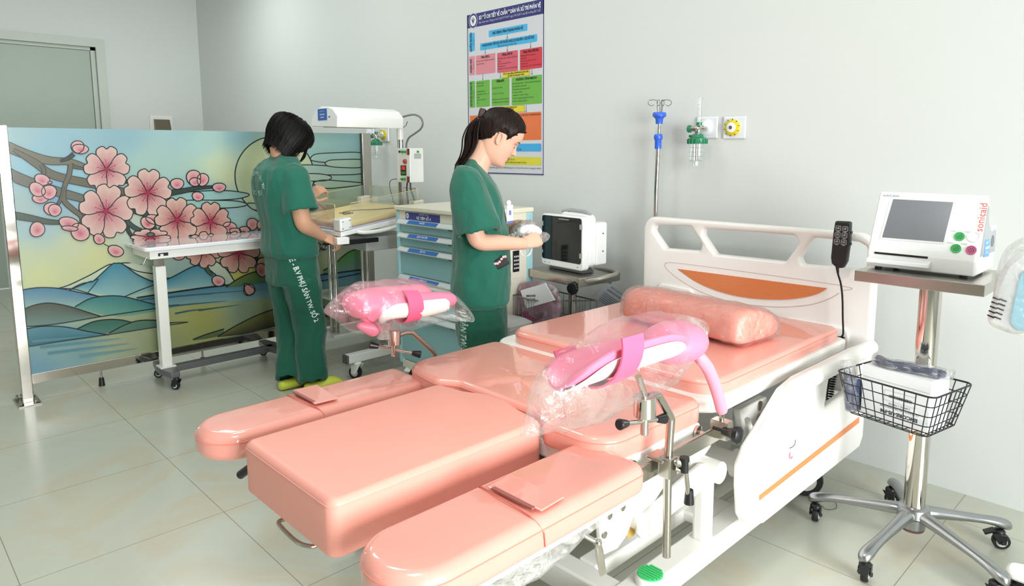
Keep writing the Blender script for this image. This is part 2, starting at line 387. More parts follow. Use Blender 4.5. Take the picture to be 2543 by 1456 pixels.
ptext('V', cx0, cz0-0.004, 0.036, '#32303c', bold=0.002); ptext('•', cx0, cz0+0.016, 0.03, '#32303c')
ptext('SƠ ĐỒ CHI TIẾT VỀ CHẨN ĐOÁN VÀ XỬ TRÍ PHẢN VỆ', PL+0.375, hz+hh*0.60, 0.030, '#e6e6f2', bold=0.0012, maxw=0.52)
ptext('(Ban hành theo Thông tư số 51/2017/TT-BYT ngày 29/12/2017 của Bộ trưởng Bộ Y tế)', PL+0.372, hz+hh*0.26, 0.017, '#c9c9de', shear=0.25, maxw=0.52)
b = prow(276, 219, 586, 274, '#45b1e4'); ptext('XÁC ĐỊNH TÌNH TRẠNG PHẢN VỆ', (b[0]+b[1])/2, (b[2]+b[3])/2, 0.021, '#173a4e', bold=0.0006, maxw=0.26)
b2 = prow(206, 313, 664, 371, '#45b1e4'); ptext('NGỪNG NGAY TIẾP XÚC VỚI THUỐC HOẶC DỊ NGUYÊN + GỌI HỖ TRỢ', (b2[0]+b2[1])/2, b2[2]*0.35+b2[3]*0.65, 0.020, '#173a4e', bold=0.0005, maxw=0.44)
ptext('(Đặt người bệnh nằm đầu thấp)', (b2[0]+b2[1])/2, b2[2]*0.8+b2[3]*0.2, 0.012, '#173a4e')
def side(xl, yt, xr, yb, col, t, t2):
    b = prow(xl, yt, xr, yb, col); zc = (b[2]+b[3])/2
    ptext(t, b[0]*0.62+b[1]*0.38, zc, 0.019, '#173044', rot=pi/2, bold=0.0006, maxw=(b[3]-b[2])*0.9 if len(t) > 12 else None); ptext(t2, b[0]*0.2+b[1]*0.8, zc, 0.010, '#173044', rot=pi/2)
side(118, 267, 163, 412, '#45b1e4', 'CHẨN ĐOÁN', '(Phụ lục I)')
side(119, 453, 164, 606, '#dd8f9c', 'PHÂN ĐỘ', '(Phụ lục II)')
side(121, 653, 165, 866, '#6db046', 'XỬ TRÍ CẤP CỨU PHẢN VỆ', '(Phụ lục III)')
def para(b, head, lines, hs=0.017, ls=0.0105, col='#2a1c20', gap=0.017):
    w_ = b[1]-b[0]; z = b[3]-0.014
    if head: ptext(head, (b[0]+b[1])/2, z, hs, col, bold=0.0005); z -= 0.021
    for l in lines:
        if z < b[2]+0.008: break
        ptext(l, b[0]+0.008, z, ls, col, align='LEFT', maxw=w_-0.014); z -= gap
para(prow(173, 438, 329, 594, '#dc8893'), 'Nhẹ (độ I)', ['Chỉ có triệu chứng da, mày đay,', 'ngứa, phù mạch'])
para(prow(344, 415, 510, 578, '#d55c6e'), 'Nặng (độ II)', ['Mày đay, phù mạch xuất hiện', 'nhanh', 'Khó thở, tức ngực, thở rít', 'Đau bụng, nôn', 'Huyết áp chưa tụt hoặc tăng', 'Không rối loạn ý thức'], gap=0.015)
para(prow(527, 389, 705, 555, '#d03a4a'), 'Nguy kịch (độ III)', ['Đường thở: khàn tiếng, phù', 'thanh quản', 'Thở: nhanh, khò khè, tím tái,', 'rối loạn nhịp', 'Tuần hoàn: sốc, mạch nhanh', 'nhỏ, tụt huyết áp', 'Rối loạn ý thức, hôn mê'], gap=0.015)
def yl(b, lines):
    prect(b[0]-0.002, b[1]+0.002, b[2]-0.002, b[3]+0.002, '#8a7a20', 2); prect(*b, '#e0ce33', 3)
    for i, l in enumerate(lines): ptext(l, (b[0]+b[1])/2, b[3]-(i+0.6)*(b[3]-b[2])/(len(lines)+0.2), 0.011, '#3a3410', bold=0.0003, maxw=(b[1]-b[0])*0.94)
def lim(xl, yt, xr, yb):
    xm = (xl+xr)/2; ym = (yt+yb)/2; return q4(xl, ym).x, q4(xr, ym).x, q4(xm, yb).z, q4(xm, yt).z
yl(lim(389, 574, 604, 615), ['Xử trí ngay bằng ADRENALIN tiêm bắp', 'duy nhất cứu sống người bệnh'])
yl(lim(330, 855, 562, 905), ['Nếu huyết áp không lên thì', 'truyền tĩnh mạch', 'bù dịch'])
para(prow(175, 647, 284, 860, '#6db046'), None, ['Dimedrol uống,', 'hoặc tiêm bắp', '', 'Methylprednisolon', 'uống hoặc tiêm 1 - 2', 'mg/kg', 'theo dõi ít nhất 24', 'giờ'], col='#16300e')
para(prow(299, 633, 442, 851, '#6db046'), 'TIÊM BẮP', ['', '- Người lớn: 1/2 ống', '', '- Trẻ em: 1/5 - 1/3 ống', '', 'Nhắc lại sau mỗi 3-5 phút', 'cho đến khi mạch, huyết áp', 'ổn định', '', 'Thiết lập đường truyền', 'tĩnh mạch'], col='#16300e')
para(prow(460, 613, 703, 840, '#6db046'), 'ĐƯỜNG TĨNH MẠCH', ['Sau khi tiêm bắp ≥ 2 lần huyết áp không lên,', 'cần truyền tĩnh mạch chậm', 'Pha adrenalin với natriclorid 0,9%', 'hòa thành 1:10.000', '- Người lớn: 1 ml (50 - 100 µg)', '- Trẻ em: không áp dụng tiêm tĩnh mạch', 'Nếu đã có đường truyền thì', 'truyền tĩnh mạch liên tục, bắt đầu', '0,1 µg/kg/phút'], col='#16300e')
bo = prow(125, 915, 698, 1130, '#e0713c'); para((bo[0]+0.30, bo[1], bo[2], bo[3]), None, ['(hoặc khi không có thay thế được ADRENALIN)', '', '', 'truyền tĩnh mạch, có thể nhắc lại', '', '', '', 'trong 10 phút'], ls=0.014, gap=0.022)
bb = prow(125, 1158, 698, 1219, '#3fa6e0'); para((bb[0]+0.30, bb[1], bb[2], bb[3]), None, ['', 'theo dõi phòng phản vệ 2 pha'], ls=0.013, gap=0.018, col='#123a55')
by = prow(125, 1262, 698, 1326, '#d8cf3c'); para((by[0]+0.30, by[1], by[2], by[3]), None, ['hồi sức cấp cứu và', 'chống sốc, nhắc lại adrenalin 3-5 phút'], ls=0.013, gap=0.018)
ptext('(Mức độ liều đầu, chuyển ngay khi có thể; không tự ý rút kim khi chưa rõ nguyên nhân)', (PL+PR)/2+0.03, q4(500, 1350).z, 0.0135, '#3b3b50', shear=0.2, maxw=0.56)
def arrow(x, y0, y1):
    a = q4(x, y0); b_ = q4(x, y1); prect(a.x-0.0012, a.x+0.0012, b_.z+0.006, a.z, '#3d3d48', 3)
    s_.poly([(a.x-0.005, YW-0.0055, b_.z+0.009), (a.x, YW-0.0055, b_.z), (a.x+0.005, YW-0.0055, b_.z+0.009)], hexc('#3d3d48'))
for x, y0, y1 in ((425, 274, 312), (248, 385, 436), (425, 371, 414), (613, 345, 388), (228, 596, 645), (370, 582, 630), (624, 556, 604), (577, 842, 905), (372, 852, 912)): arrow(x, y0, y1)
s_.build('sheet', pm, pos, attr=True)

# gas outlets and oxygen flowmeters -------------------------------------
def outlet(px, py, ring, lab, yellow):
    c = on_y(px, py, YW); t = thing('gas_outlet', lab, 'gas outlet', (c.x, YW, c.z), 'gas outlets on the back wall')
    MB().box((c.x, YW-0.006, c.z), (0.108, 0.010, 0.098)).build('plate', mat('outlet_plate', '#e3e5ea', 0.3, coat=0.3), t, bevel=0.004)
    d = (0, -1, 0); y0 = YW-0.011
    MB().lathe([(0.001, 0), (0.036, 0), (0.036, 0.010), (0.031, 0.014), (0.001, 0.014)], (c.x-0.006, y0, c.z), d, 32).build('ring', ring, t, smooth=True, label='yellow ring' if yellow else None)
    MB().lathe([(0.001, 0.01), (0.022, 0.014), (0.022, 0.018), (0.014, 0.021), (0.001, 0.021)], (c.x-0.006, y0, c.z), d, 28).build('socket', WPLASTIC, t, smooth=True)
    MB().lathe([(0.001, 0.02), (0.008, 0.0212), (0.008, 0.0225), (0.001, 0.0225)], (c.x-0.006, y0, c.z), d, 20).build('port', mat('port_grey', '#6d7175', 0.3, 0.6), t, smooth=True)
    if yellow:
        k = MB()
        for i in range(10):
            a = i*pi/5+0.2; k.box((c.x-0.006+0.0335*cos(a), y0-0.0125, c.z+0.0335*sin(a)), (0.002, 0.002, 0.012), Matrix.Rotation(-(a-pi/2), 3, 'Y'))
        k.build('lettering', BLACK, t)
    return t
gring = mat('outlet_white_ring', '#dfe2e6', 0.3); yring = mat('outlet_yellow_ring', '#d9c928', 0.35)
outlet(1758, 317, gring, 'white square gas outlet behind the green-topped flowmeter above the delivery bed', False)
outlet(1826, 317, yring, 'white square gas outlet with yellow ring above the delivery bed, right of the flowmeter', True)
outlet(921, 334, gring, 'white square gas outlet behind the flowmeter under the warmer canopy', False)
outlet(957, 335, yring, 'white square gas outlet with yellow ring under the warmer canopy', True)
green = mat('green_plastic', '#157a52', 0.35, coat=0.2); clearp = clear_mat('clear_acrylic', haze=0.03, rough=0.03, wr=None, edge=0.30, tint='#fafdfc')
def flowmeter(px, ptop, pneck, pbot, lab, zoff=0.0, tall=True):
    """px column; rows of tube top, cap underside and jar bottom"""
    Y = YW-0.085
    zt = on_y(px, ptop, Y).z; zn = on_y(px, pneck, Y).z; zb = on_y(px, pbot, Y).z; x = on_y(px, pneck, Y).x
    t = thing('oxygen_flowmeter', lab, 'oxygen flowmeter', (x, YW, zb), 'oxygen flowmeters on the back wall')
    m = MB(); m.lathe([(0.001, 0), (0.033, 0), (0.034, 0.004), (0.034, zn-zb), (0.001, zn-zb)], (x, Y, zb), n=28)
    j = m.build('humidifier_jar', clearp, t, smooth=True)
    m = MB()
    for k in range(1, 5): 
        zz = zb+(zn-zb)*(0.12+0.17*k)
        m.tube([(x+0.0345*cos(a), Y+0.0345*sin(a), zz) for a in [(-0.9*pi)+0.8*pi*i/10 for i in range(11)]], 0.0007, 4)
    m.build('level_marks', mat('mark_ink', '#6f7d78', 0.5), j)
    MB().cyl((x-0.004, Y, zb+0.02), (x-0.004, Y, zn), 0.005).build('dip_tube', STEEL, t, smooth=True)
    MB().lathe([(0.001, 0), (0.008, 0), (0.009, 0.022), (0.001, 0.024)], (x-0.004, Y, zb+0.012)).build('diffuser', WPLASTIC, t, smooth=True)
    m = MB(); prof = [(0.001, 0), (0.042, 0), (0.044, 0.006), (0.044, 0.022), (0.036, 0.028), (0.028, 0.030), (0.024, 0.042), (0.012, 0.046), (0.001, 0.046)]
    m.lathe(prof, (x, Y, zn-0.006), n=32)
    for i in range(16): a = i*pi/8; m.cyl((x+0.044*cos(a), Y+0.044*sin(a), zn-0.006), (x+0.044*cos(a), Y+0.044*sin(a), zn+0.014), 0.003, n=6)
    m.tube([(x-0.02, Y, zn+0.028), (x-0.042, Y-0.004, zn+0.030)], [0.006, 0.005])
    m.build('cap', green, t, smooth=True)
    zc = zn+0.062
    m = MB(); m.lathe([(0.001, 0), (0.012, 0), (0.014, 0.01), (0.014, 0.03), (0.009, 0.036), (0.001, 0.036)], (x, Y, zn+0.038)); m.cyl((x, Y, zc), (x+0.008, YW-0.03, zc), 0.011); m.cyl((x-0.036, Y, zc), (x, Y, zc), 0.012)
    m.build('valve_body', CHROME, t, smooth=True)
    MB().lathe([(0.001, 0), (0.015, 0), (0.017, 0.005), (0.017, 0.014), (0.001, 0.016)], (x-0.034, Y, zc), (-1, 0, 0)).build('knob', green, t, smooth=True)
    MB().lathe([(0.001, 0), (0.013, 0), (0.013, 0.014), (0.001, 0.014)], (x+0.006, Y, zn+0.076)).build('collar', green, t, smooth=True)
    if tall:
        MB().lathe([(0.001, 0), (0.0095, 0), (0.0095, zt-zn-0.095), (0.012, zt-zn-0.094), (0.012, zt-zn-0.088), (0.001, zt-zn-0.088)], (x+0.006, Y, zn+0.088)).build('flow_tube', clearp, t, smooth=True)
        m = MB()
        for k in range(9): m.box((x+0.006, Y-0.0098, zn+0.10+(zt-zn-0.12)*k/9), (0.010, 0.0008, 0.0015))
        m.build('scale_marks', mat('mark_ink2', '#4e6660', 0.5), t)
flowmeter(1732, 244, 354, 418, 'oxygen flowmeter with tall clear tube and green cap, on the wall above the delivery bed')
flowmeter(934, 300, 359, 396, 'oxygen flowmeter with green cap and clear jar, half hidden below the warmer canopy', tall=False)
# ================================================================ painted glass screen
XS = -4.18
scr = thing('privacy_screen', 'free-standing room divider: painted glass panel with cherry blossom and mountains in a steel frame', 'room divider', (XS-0.03, 1.6, 0))
def c1(x, y): return (x/1.891, 250+y/1.891)
LAY = [0]
pt = MB()
def PP(p, lay): q = on_x(p[0], p[1], XS); return Vector((XS+0.0004*lay+0.003+0.000012*LAY[0], q.y, q.z))
def blend(a, b, t): return tuple(a[i]*(1-t)+b[i]*t for i in range(4))
# soft colour washes of the background
WASH = [(30, 330, '9ab8bd'), (150, 355, '93b6c2'), (300, 335, '8fb3be'), (450, 335, 'a0c0c2'), (600, 340, '8db6be'), (80, 410, '8fb8c6'), (200, 450, '93bfcb'), (380, 420, 'a4c2b8'), (540, 410, 'c2cfae'), (500, 360, 'a9c8c2'), (560, 440, 'c9d0a6'), (640, 370, 'a9c4b0'), (870, 350, '8cb4b6'), (800, 380, '93b9b4'), (840, 440, '9fc0b4'), (60, 520, 'a4b8b4'), (140, 480, '7fa6c6'), (90, 560, 'a0bcc4'), (330, 580, 'b9c4b4'), (200, 620, 'c3c9a8'), (60, 650, 'c0c8a4'), (100, 690, 'c9cc98'), (230, 640, 'cbcb92'), (200, 690, 'c5c99c'), (620, 560, '9fc4be'), (500, 480, '7fb4c2'), (560, 500, '96b6c0'), (440, 600, 'a8bcb0'), (860, 540, 'a9b48a'), (820, 480, '9fb496'), (850, 640, 'a9b08c'), (600, 690, 'c6c060'), (640, 650, 'c2c272'), (560, 720, 'b0b27c'), (460, 680, '93aca6'), (420, 860, '9ea676'), (600, 770, '8a9e84'), (500, 790, 'acac60'), (460, 800, 'aeb070'), (150, 860, '84a6a4'), (300, 850, 'a6ac8c'), (350, 800, 'a8b08c'), (100, 925, '7298ac'), (200, 890, '7fa0a6'), (260, 900, '9aac94'), (650, 800, '8f9c74'), (750, 760, '8e9c80'), (860, 760, '9aa886')]
WASH = [(x, y, hexc(c)) for x, y, c in WASH]
def wash(x, y):
    s = 0; c = [0, 0, 0]
    for a, b, k in WASH:
        w_ = 1/(((x-a)/1.0)**2+((y-b)*1.2)**2+300)**1.6; s += w_
        for i in range(3): c[i] += k[i]*w_
    return tuple(v/s for v in c)+(1,)
def darken(c, f): return tuple(v*f for v in c[:3])+(1,)
Y0, Y1, Z0, Z1 = 0.60, 2.575, 0.145, 1.392
NX, NZ = 46, 30; vs = []; cs = []
TOPX = XS+0.003
def pix(p):
    d = Vector(p)-EYE; k = 1/d.dot(F_); return 1271.5+F_PX*d.dot(R_)*k, PP_Y-F_PX*d.dot(U_)*k
for j in range(NZ+1):
    for i in range(NX+1):
        p = (TOPX, Y0+(Y1-Y0)*i/NX, Z0+(Z1-Z0)*j/NZ); u, v = pix(p); vs.append(p); cs.append(wash(u, v))
pt.add(vs, [(j*(NX+1)+i, j*(NX+1)+i+1, (j+1)*(NX+1)+i+1, (j+1)*(NX+1)+i) for j in range(NZ) for i in range(NX)], cs)
pt.box2((XS-0.006, Y0, Z0), (XS+0.0028, Y1, Z1)); pt.c[-8:] = [hexc('#9db4ac')]*8
def clampp(v): return Vector((v.x, min(max(v.y, Y0), Y1), min(max(v.z, Z0), Z1)))
def fill(pts, col, lay, c2=None, ctr=None):
    LAY[0] += 1
    P = [clampp(PP(p, lay)) for p in pts]
    col = hexc(col) if isinstance(col, str) else col
    if c2 is None: pt.poly(P, col); return
    c2 = hexc(c2) if isinstance(c2, str) else c2
    n = len(P); C = clampp(PP(ctr, lay)); mid = [C.lerp(p, 0.55) for p in P]; mc = blend(c2, col, 0.62)
    pt.add([C]+mid+P, [(0, 1+i, 1+(i+1) % n) for i in range(n)]+[(1+i, 1+n+i, 1+n+(i+1) % n, 1+(i+1) % n) for i in range(n)], [c2]+[mc]*n+[col]*n)
INK = hexc('#242c2c')
def stroke(pts, wd, lay, col=INK, closed=False, smooth=True, taper=False):
    LAY[0] += 1
    P = [Vector(p) for p in pts]
    if smooth: P = catmull(P, 5, closed)
    if closed: P = P+[P[0], P[1]]
    n = len(P); Lf = []; Rt = []
    ws = wd if isinstance(wd, (list, tuple)) else None
    for i in range(n):
        t = (P[min(i+1, n-1)]-P[max(i-1, 0)]); t = t.normalized() if t.length else Vector((1, 0))
        w_ = wd*1.25 if not ws else wd
        if ws: k = i/(n-1)*(len(ws)-1); a = int(k); w_ = ws[a]+(ws[min(a+1, len(ws)-1)]-ws[a])*(k-a)
        if taper: w_ = w_*(1-(i/(n-1))**2*0.9)
        nn = Vector((-t.y, t.x))*w_/2; Lf.append(P[i]+nn); Rt.append(P[i]-nn)
    V = [clampp(PP(p, lay)) for p in Lf]+[clampp(PP(p, lay)) for p in Rt]
    cc = col if not isinstance(col, str) else hexc(col)
    pt.add(V, [(i, i+1, n+i+1, n+i) for i in range(n-1)], cc)
def hill(pts, ctop, cbot, lay, ink=True, n=5, wd=2.2):
    LAY[0] += 1
    """pts: ridge line then closing points; first list smooth ridge, second list base"""
    ridge, base = pts; rp = catmull([Vector(p) for p in ridge], n); bp = [Vector(p) for p in base]
    k = len(rp); bl = catmull(bp, max(1, n), False) if len(bp) > 2 else bp
    bl2 = []
    for i in range(k):
        t = i/(k-1)*(len(bl)-1); a = int(t); bl2.append(bl[a].lerp(bl[min(a+1, len(bl)-1)], t-a))
    ct, cb = hexc(ctop), hexc(cbot); cm = blend(ct, cb, 0.35)
    V = [clampp(PP(p, lay)) for p in rp]+[clampp(PP(rp[i].lerp(bl2[i], 0.4), lay)) for i in range(k)]+[clampp(PP(p, lay)) for p in bl2]
    pt.add(V, [(i, i+1, k+i+1, k+i) for i in range(k-1)]+[(k+i, k+i+1, 2*k+i+1, 2*k+i) for i in range(k-1)], [ct]*k+[cm]*k+[cb]*k)
    if ink: stroke(ridge, wd, lay+0.5, smooth=True)
C = lambda *a: [c1(a[i], a[i+1]) for i in range(0, len(a), 2)]
# sun and clouds
sun = [(681+98*cos(t*pi/20), 437+98*sin(t*pi/20)) for t in range(40)]
fill(sun, '#b9c8a4', 1, '#cfd29a', (660, 440)); stroke(sun, 2.4, 1.5, closed=True)
c2_ = lambda *a: [(560+a[i]/1.941, 250+a[i+1]/1.941) for i in range(0, len(a), 2)]
def cloud(pts, col='#a9c2b6', lay=2):
    q = catmull([Vector(p) for p in pts], 5, True); fill(q, col, lay, col, (sum(p.x for p in q)/len(q), sum(p.y for p in q)/len(q))); stroke(pts, 2.0, lay+0.4, closed=True)
cloud(c2_(408, 278, 435, 258, 520, 252, 640, 250, 690, 270, 640, 296, 560, 300, 470, 297, 420, 290), '#9fc0b8')
cloud(c2_(478, 303, 500, 288, 560, 284, 650, 284, 690, 300, 650, 322, 570, 323, 500, 317), '#a9c4b2', 2.5)
cloud(c2_(345, 315, 400, 310, 480, 314, 560, 320, 660, 322, 660, 352, 500, 358, 345, 350), '#a3bfb2', 2)
cloud(c2_(300, 358, 380, 352, 450, 353, 500, 362, 508, 375, 480, 386, 420, 388, 300, 388), '#aabfb0', 3)
cloud(c2_(422, 400, 440, 388, 480, 383, 560, 388, 645, 395, 690, 402, 640, 410, 560, 418, 500, 423, 450, 418), '#a6bda6', 3)
cloud(C(770, 452, 860, 432, 970, 424, 1080, 424, 1170, 440, 1120, 460, 1000, 468, 860, 470), '#96bcb8', 2)
cloud(C(800, 478, 880, 468, 1000, 468, 1110, 472, 1160, 488, 1100, 502, 960, 506, 840, 500), '#9bbfb6', 3)
cloud(C(1160, 484, 1200, 482, 1260, 486, 1300, 500, 1250, 512, 1190, 512), '#a4bda6', 3)
cloud(c2_(420, 505, 440, 500, 475, 520, 520, 560, 500, 566, 450, 545, 420, 530), '#a9b8a4', 3)
# mountains
hill((C(95, 890, 270, 882, 400, 830, 500, 775, 530, 768, 600, 762, 660, 778, 735, 800, 760, 830, 830, 826, 940, 770, 1000, 752, 1060, 790, 1100, 850), C(95, 960, 400, 960, 700, 940, 1100, 856)), '#c2cbb6', '#a4b9a0', 4)
hill((C(325, 888, 420, 850, 440, 845, 520, 772, 545, 764, 575, 768, 650, 820, 735, 852, 800, 832, 920, 775, 990, 800, 1060, 868), C(325, 890, 420, 900, 580, 920, 700, 895, 800, 885, 920, 878, 1060, 872)), '#3f8299', '#8fb5b4', 5)
fill(C(735, 812, 660, 808, 575, 768, 620, 762, 700, 785, 735, 800), '#c2cbb6', 5.2, '#c2cbb6', c1(660, 785)); stroke(C(575, 768, 640, 800, 735, 815), 2, 5.6)
stroke(C(270, 882, 340, 884, 400, 900, 450, 915), 2, 5.6); stroke(C(325, 888, 380, 860, 430, 850, 460, 840, 410, 903), 1.8, 5.6); stroke(C(580, 922, 650, 892, 735, 860), 2, 5.6)
hill((C(95, 890, 180, 878, 280, 882, 380, 902, 470, 920), C(95, 985, 280, 985, 470, 960)), '#4f7f9d', '#9db8ac', 6)
hill((C(350, 968, 420, 930, 500, 917, 580, 920, 680, 945, 760, 962, 840, 958), C(350, 970, 560, 1012, 840, 966)), '#3f7c80', '#6ea08e', 7)
hill((C(95, 985, 160, 960, 230, 950, 320, 965, 400, 990, 470, 1012), C(95, 1062, 280, 1045, 470, 1014)), '#57584c', '#6f8a84', 8)
stroke(C(95, 1062, 250, 1050, 470, 1014, 600, 995, 730, 975), 2, 8.6)
hill((C(95, 1078, 190, 1060, 300, 1062, 420, 1085, 510, 1100), C(95, 1160, 300, 1130, 510, 1100)), '#5e8c98', '#3e6c7c', 9)
hill((C(360, 1072, 430, 1040, 500, 1028, 570, 1030, 630, 1045), C(360, 1075, 510, 1092, 630, 1050)), '#406c5c', '#547f78', 8)
hill((C(510, 1092, 580, 1055, 650, 1033, 740, 1032, 800, 1045), C(510, 1094, 650, 1075, 800, 1050)), '#5d8466', '#5a7c74', 9)
stroke(C(130, 1155, 300, 1128, 510, 1098, 700, 1068, 880, 1040), 1.6, 9.8)
stroke(C(740, 1050, 800, 1043, 885, 1038), 2.6, 9.8, taper=True)
# water bands on the right
hill((C(640, 925, 800, 900, 1000, 872, 1250, 848, 1400, 830, 1560, 812, 1695, 795), C(640, 985, 900, 960, 1280, 930, 1560, 900, 1695, 880)), '#4b7f9a', '#87a9a4', 6)
hill((C(1060, 876, 1110, 840, 1180, 808, 1260, 798, 1360, 808, 1450, 832), C(1060, 878, 1160, 868, 1260, 850, 1360, 842, 1450, 834)), '#6b7c3a', '#4c7056', 9)
for a in ((660, 935, 900, 912, 1250, 885), (780, 925, 880, 915, 1000, 908), (930, 985, 1000, 975, 1130, 958), (750, 970, 900, 955, 1070, 940), (820, 1000, 900, 985, 1000, 975)): stroke(C(*a), 3.4, 7.5, col=hexc('#3f6468'), taper=True)
stroke(C(650, 925, 800, 903, 1000, 875, 1260, 850), 2, 7.6)
hill((C(1020, 1108, 1100, 1060, 1200, 1010, 1290, 978, 1400, 955, 1500, 965, 1600, 1000), C(1020, 1110, 1150, 1095, 1290, 1060, 1480, 1025, 1600, 1005)), '#7c7a48', '#3f3f36', 8)
hill((C(905, 1122, 960, 1100, 1050, 1072), C(905, 1125, 960, 1118, 1050, 1100)), '#6f7d54', '#5d6a4c', 7)
hill((c2_(470, 818, 520, 790, 570, 745, 610, 722, 665, 710), c2_(470, 832, 560, 828, 665, 800)), '#4e8a3c', '#6d8f86', 8)
stroke(c2_(470, 835, 560, 826, 665, 812), 2.2, 9); stroke(c2_(240, 905, 400, 880, 665, 830), 2.2, 7.9)
for yy in range(6):
    x0 = 150+37*((yy*53) % 7); stroke(C(x0, 1130+yy*14, x0+130, 1118+yy*13, x0+270, 1104+yy*12), 5, 9.9, col=hexc(('#5c8a98', '#6c98a0')[yy % 2]), taper=True)
# branches: ink edge, then bark
def branch(pts, ws, lay, c='#6d6a5d'):
    stroke(pts, [w_/1.891+3.4 for w_ in ws], lay); stroke(pts, [max(0.6, w_/1.891) for w_ in ws], lay+0.4, col=hexc(c))
branch(C(20, 335, 130, 382, 260, 425, 350, 450, 450, 478), [50, 46, 40, 34, 28], 11, '#6b6a60')
branch(C(30, 215, 130, 255, 230, 282, 330, 288, 420, 318), [44, 40, 34, 26, 14], 12, '#74705f')
branch(C(60, 230, 160, 290, 250, 350, 400, 385, 520, 410, 640, 450), [10, 30, 34, 34, 30, 26], 13, '#6a6456')
branch(C(40, 535, 130, 550, 220, 568, 290, 572), [34, 28, 22, 14], 12, '#4d5a50')
branch(C(330, 300, 322, 350, 300, 410, 300, 470, 340, 510, 380, 545, 378, 590), [20, 20, 18, 20, 20, 18, 10], 14, '#6a6456')
branch(C(620, 515, 700, 535, 780, 575, 900, 620, 1010, 640), [22, 34, 26, 18, 12], 14, '#4a4a44')
branch(C(580, 545, 620, 590, 680, 620, 700, 640), [12, 18, 14, 10], 14, '#44504a')
branch(C(680, 520, 710, 570, 730, 620), [14, 18, 12], 14, '#44504a')
branch(C(760, 440, 850, 425, 930, 410, 1010, 405), [26, 20, 14, 8], 14, '#3b4440')
branch(C(200, 350, 205, 330, 190, 300), [12, 18, 14], 14, '#5a5d50')
branch(C(300, 400, 285, 460, 262, 500), [14, 14, 8], 14, '#5a5d50')
branch(C(280, 285, 320, 270, 345, 250), [8, 16, 18], 14, '#3b4440')
branch(C(420, 560, 432, 610, 450, 640), [10, 12, 14], 14, '#3b4440')
branch(C(395, 320, 350, 312, 330, 300), [6, 12, 14], 13, '#5a5d50')
branch(C(570, 385, 600, 378, 640, 372), [14, 12, 8], 13, '#3b4440')
branch(C(960, 770, 975, 800, 995, 822), [22, 16, 6], 14, '#4c5a48'); branch(C(595, 560, 600, 610, 625, 645), [8, 14, 10], 13, '#3b4440')
branch(C(890, 700, 1010, 705, 1100, 720, 1200, 745, 1250, 760), [14, 18, 14, 14, 10], 13, '#3b4440')
branch(C(990, 640, 1080, 640, 1180, 625, 1250, 620), [14, 14, 12, 10], 13, '#3b4440')
PALE, DEEP = '#d9b9ae', '#b4506a'
def petal_pts(cx, cy, ang, r, wd=0.62, notch=0.1, asp=1.0, sh=(1, 1)):
    prof = [(0.06, 0.03), (0.25, 0.20), (0.5, 0.42), (0.72, 0.50), (0.88, 0.46), (0.98, 0.30), (1.0, 0.16), (1-notch, 0.03)]
    P = [(a, b*wd) for a, b in prof]+[(a, -b*wd) for a, b in prof[::-1]]
    out = []
    for a, b in P: x = a*cos(ang)-b*sin(ang); y = a*sin(ang)+b*cos(ang); out.append((cx+x*r*sh[0], cy+y*r*sh[1]))
    return out
def flower(x, y, r, rot=0, lay=16, pale=PALE, deep=DEEP, sh=(1, 1), petals=5, wd=0.93):
    cx, cy = c1(x, y); r = r/1.891
    for i in range(petals):
        q = catmull([Vector(p) for p in petal_pts(cx, cy, rot+i*2*pi/5-pi/2, r, wd, 0.1, sh=sh)], 3, True)
        l = lay+(i % 5)*0.35
        fill(q, pale, l, deep, (cx, cy)); stroke(q, 1.9, l+0.17, closed=True, smooth=False)
    for i in range(15):
        a = rot+i*2*pi/15; k = 0.30+0.12*((i*7) % 3)/2; e = (cx+cos(a)*r*k*sh[0], cy+sin(a)*r*k*sh[1])
        stroke([(cx, cy), e], 0.9, lay+2.2, col=hexc('#8c2f4a'), smooth=False); d = 1.5
        fill([(e[0]-d, e[1]), (e[0], e[1]-d), (e[0]+d, e[1]), (e[0], e[1]+d)], '#8a3348', lay+2.3)
    fill([(cx+r*0.10*cos(t*pi/5), cy+r*0.10*sin(t*pi/5)) for t in range(10)], '#a02c48', lay+2.4)
def bud(x, y, rx, ry, rot=0, pale='#dcb2ac', deep='#c2607c', lay=17):
    LAY[0] += 1; lay += 0.11*(LAY[0] % 5)
    cx, cy = c1(x, y); c, s = cos(rot), sin(rot); P = []
    for t in range(14):
        a = t*2*pi/14; u = rx/1.891*cos(a)*(1-0.12*sin(a)); v = ry/1.891*sin(a); P.append((cx+u*c-v*s, cy+u*s+v*c))
    q = catmull([Vector(p) for p in P], 3, True); fill(q, pale, lay, deep, (cx+2*s, cy+4*c)); stroke(q, 1.9, lay+0.3, closed=True, smooth=False)
bud(375, 228, 38, 22, 0.1); bud(362, 218, 30, 29)
flower(498, 322, 106, 0.0); flower(691, 432, 110, 0.05, 19, deep='#a83450'); flower(494, 519, 125, 0.15, 17)
bud(195, 372, 36, 26, 0.3, lay=17); bud(172, 418, 40, 30, 0.6, lay=17.5); bud(188, 460, 38, 22, 0, lay=16.5); bud(228, 430, 35, 33, lay=18); bud(232, 385, 10, 6, lay=18.4)
bud(240, 508, 36, 30, 0, lay=17); bud(255, 515, 30, 28, 0.2, lay=17.5)
bud(320, 575, 46, 28, 0.2, lay=17); bud(372, 618, 46, 38, 0.6, lay=17.4); bud(325, 600, 38, 12, 0.1, lay=17.8)
bud(172, 605, 34, 36, 0.7, lay=16); bud(462, 650, 27, 23, 0.6, lay=18); bud(540, 706, 37, 26, 0.3, lay=18)
stroke(C(485, 672, 500, 680, 520, 690), 1.6, 17.9)
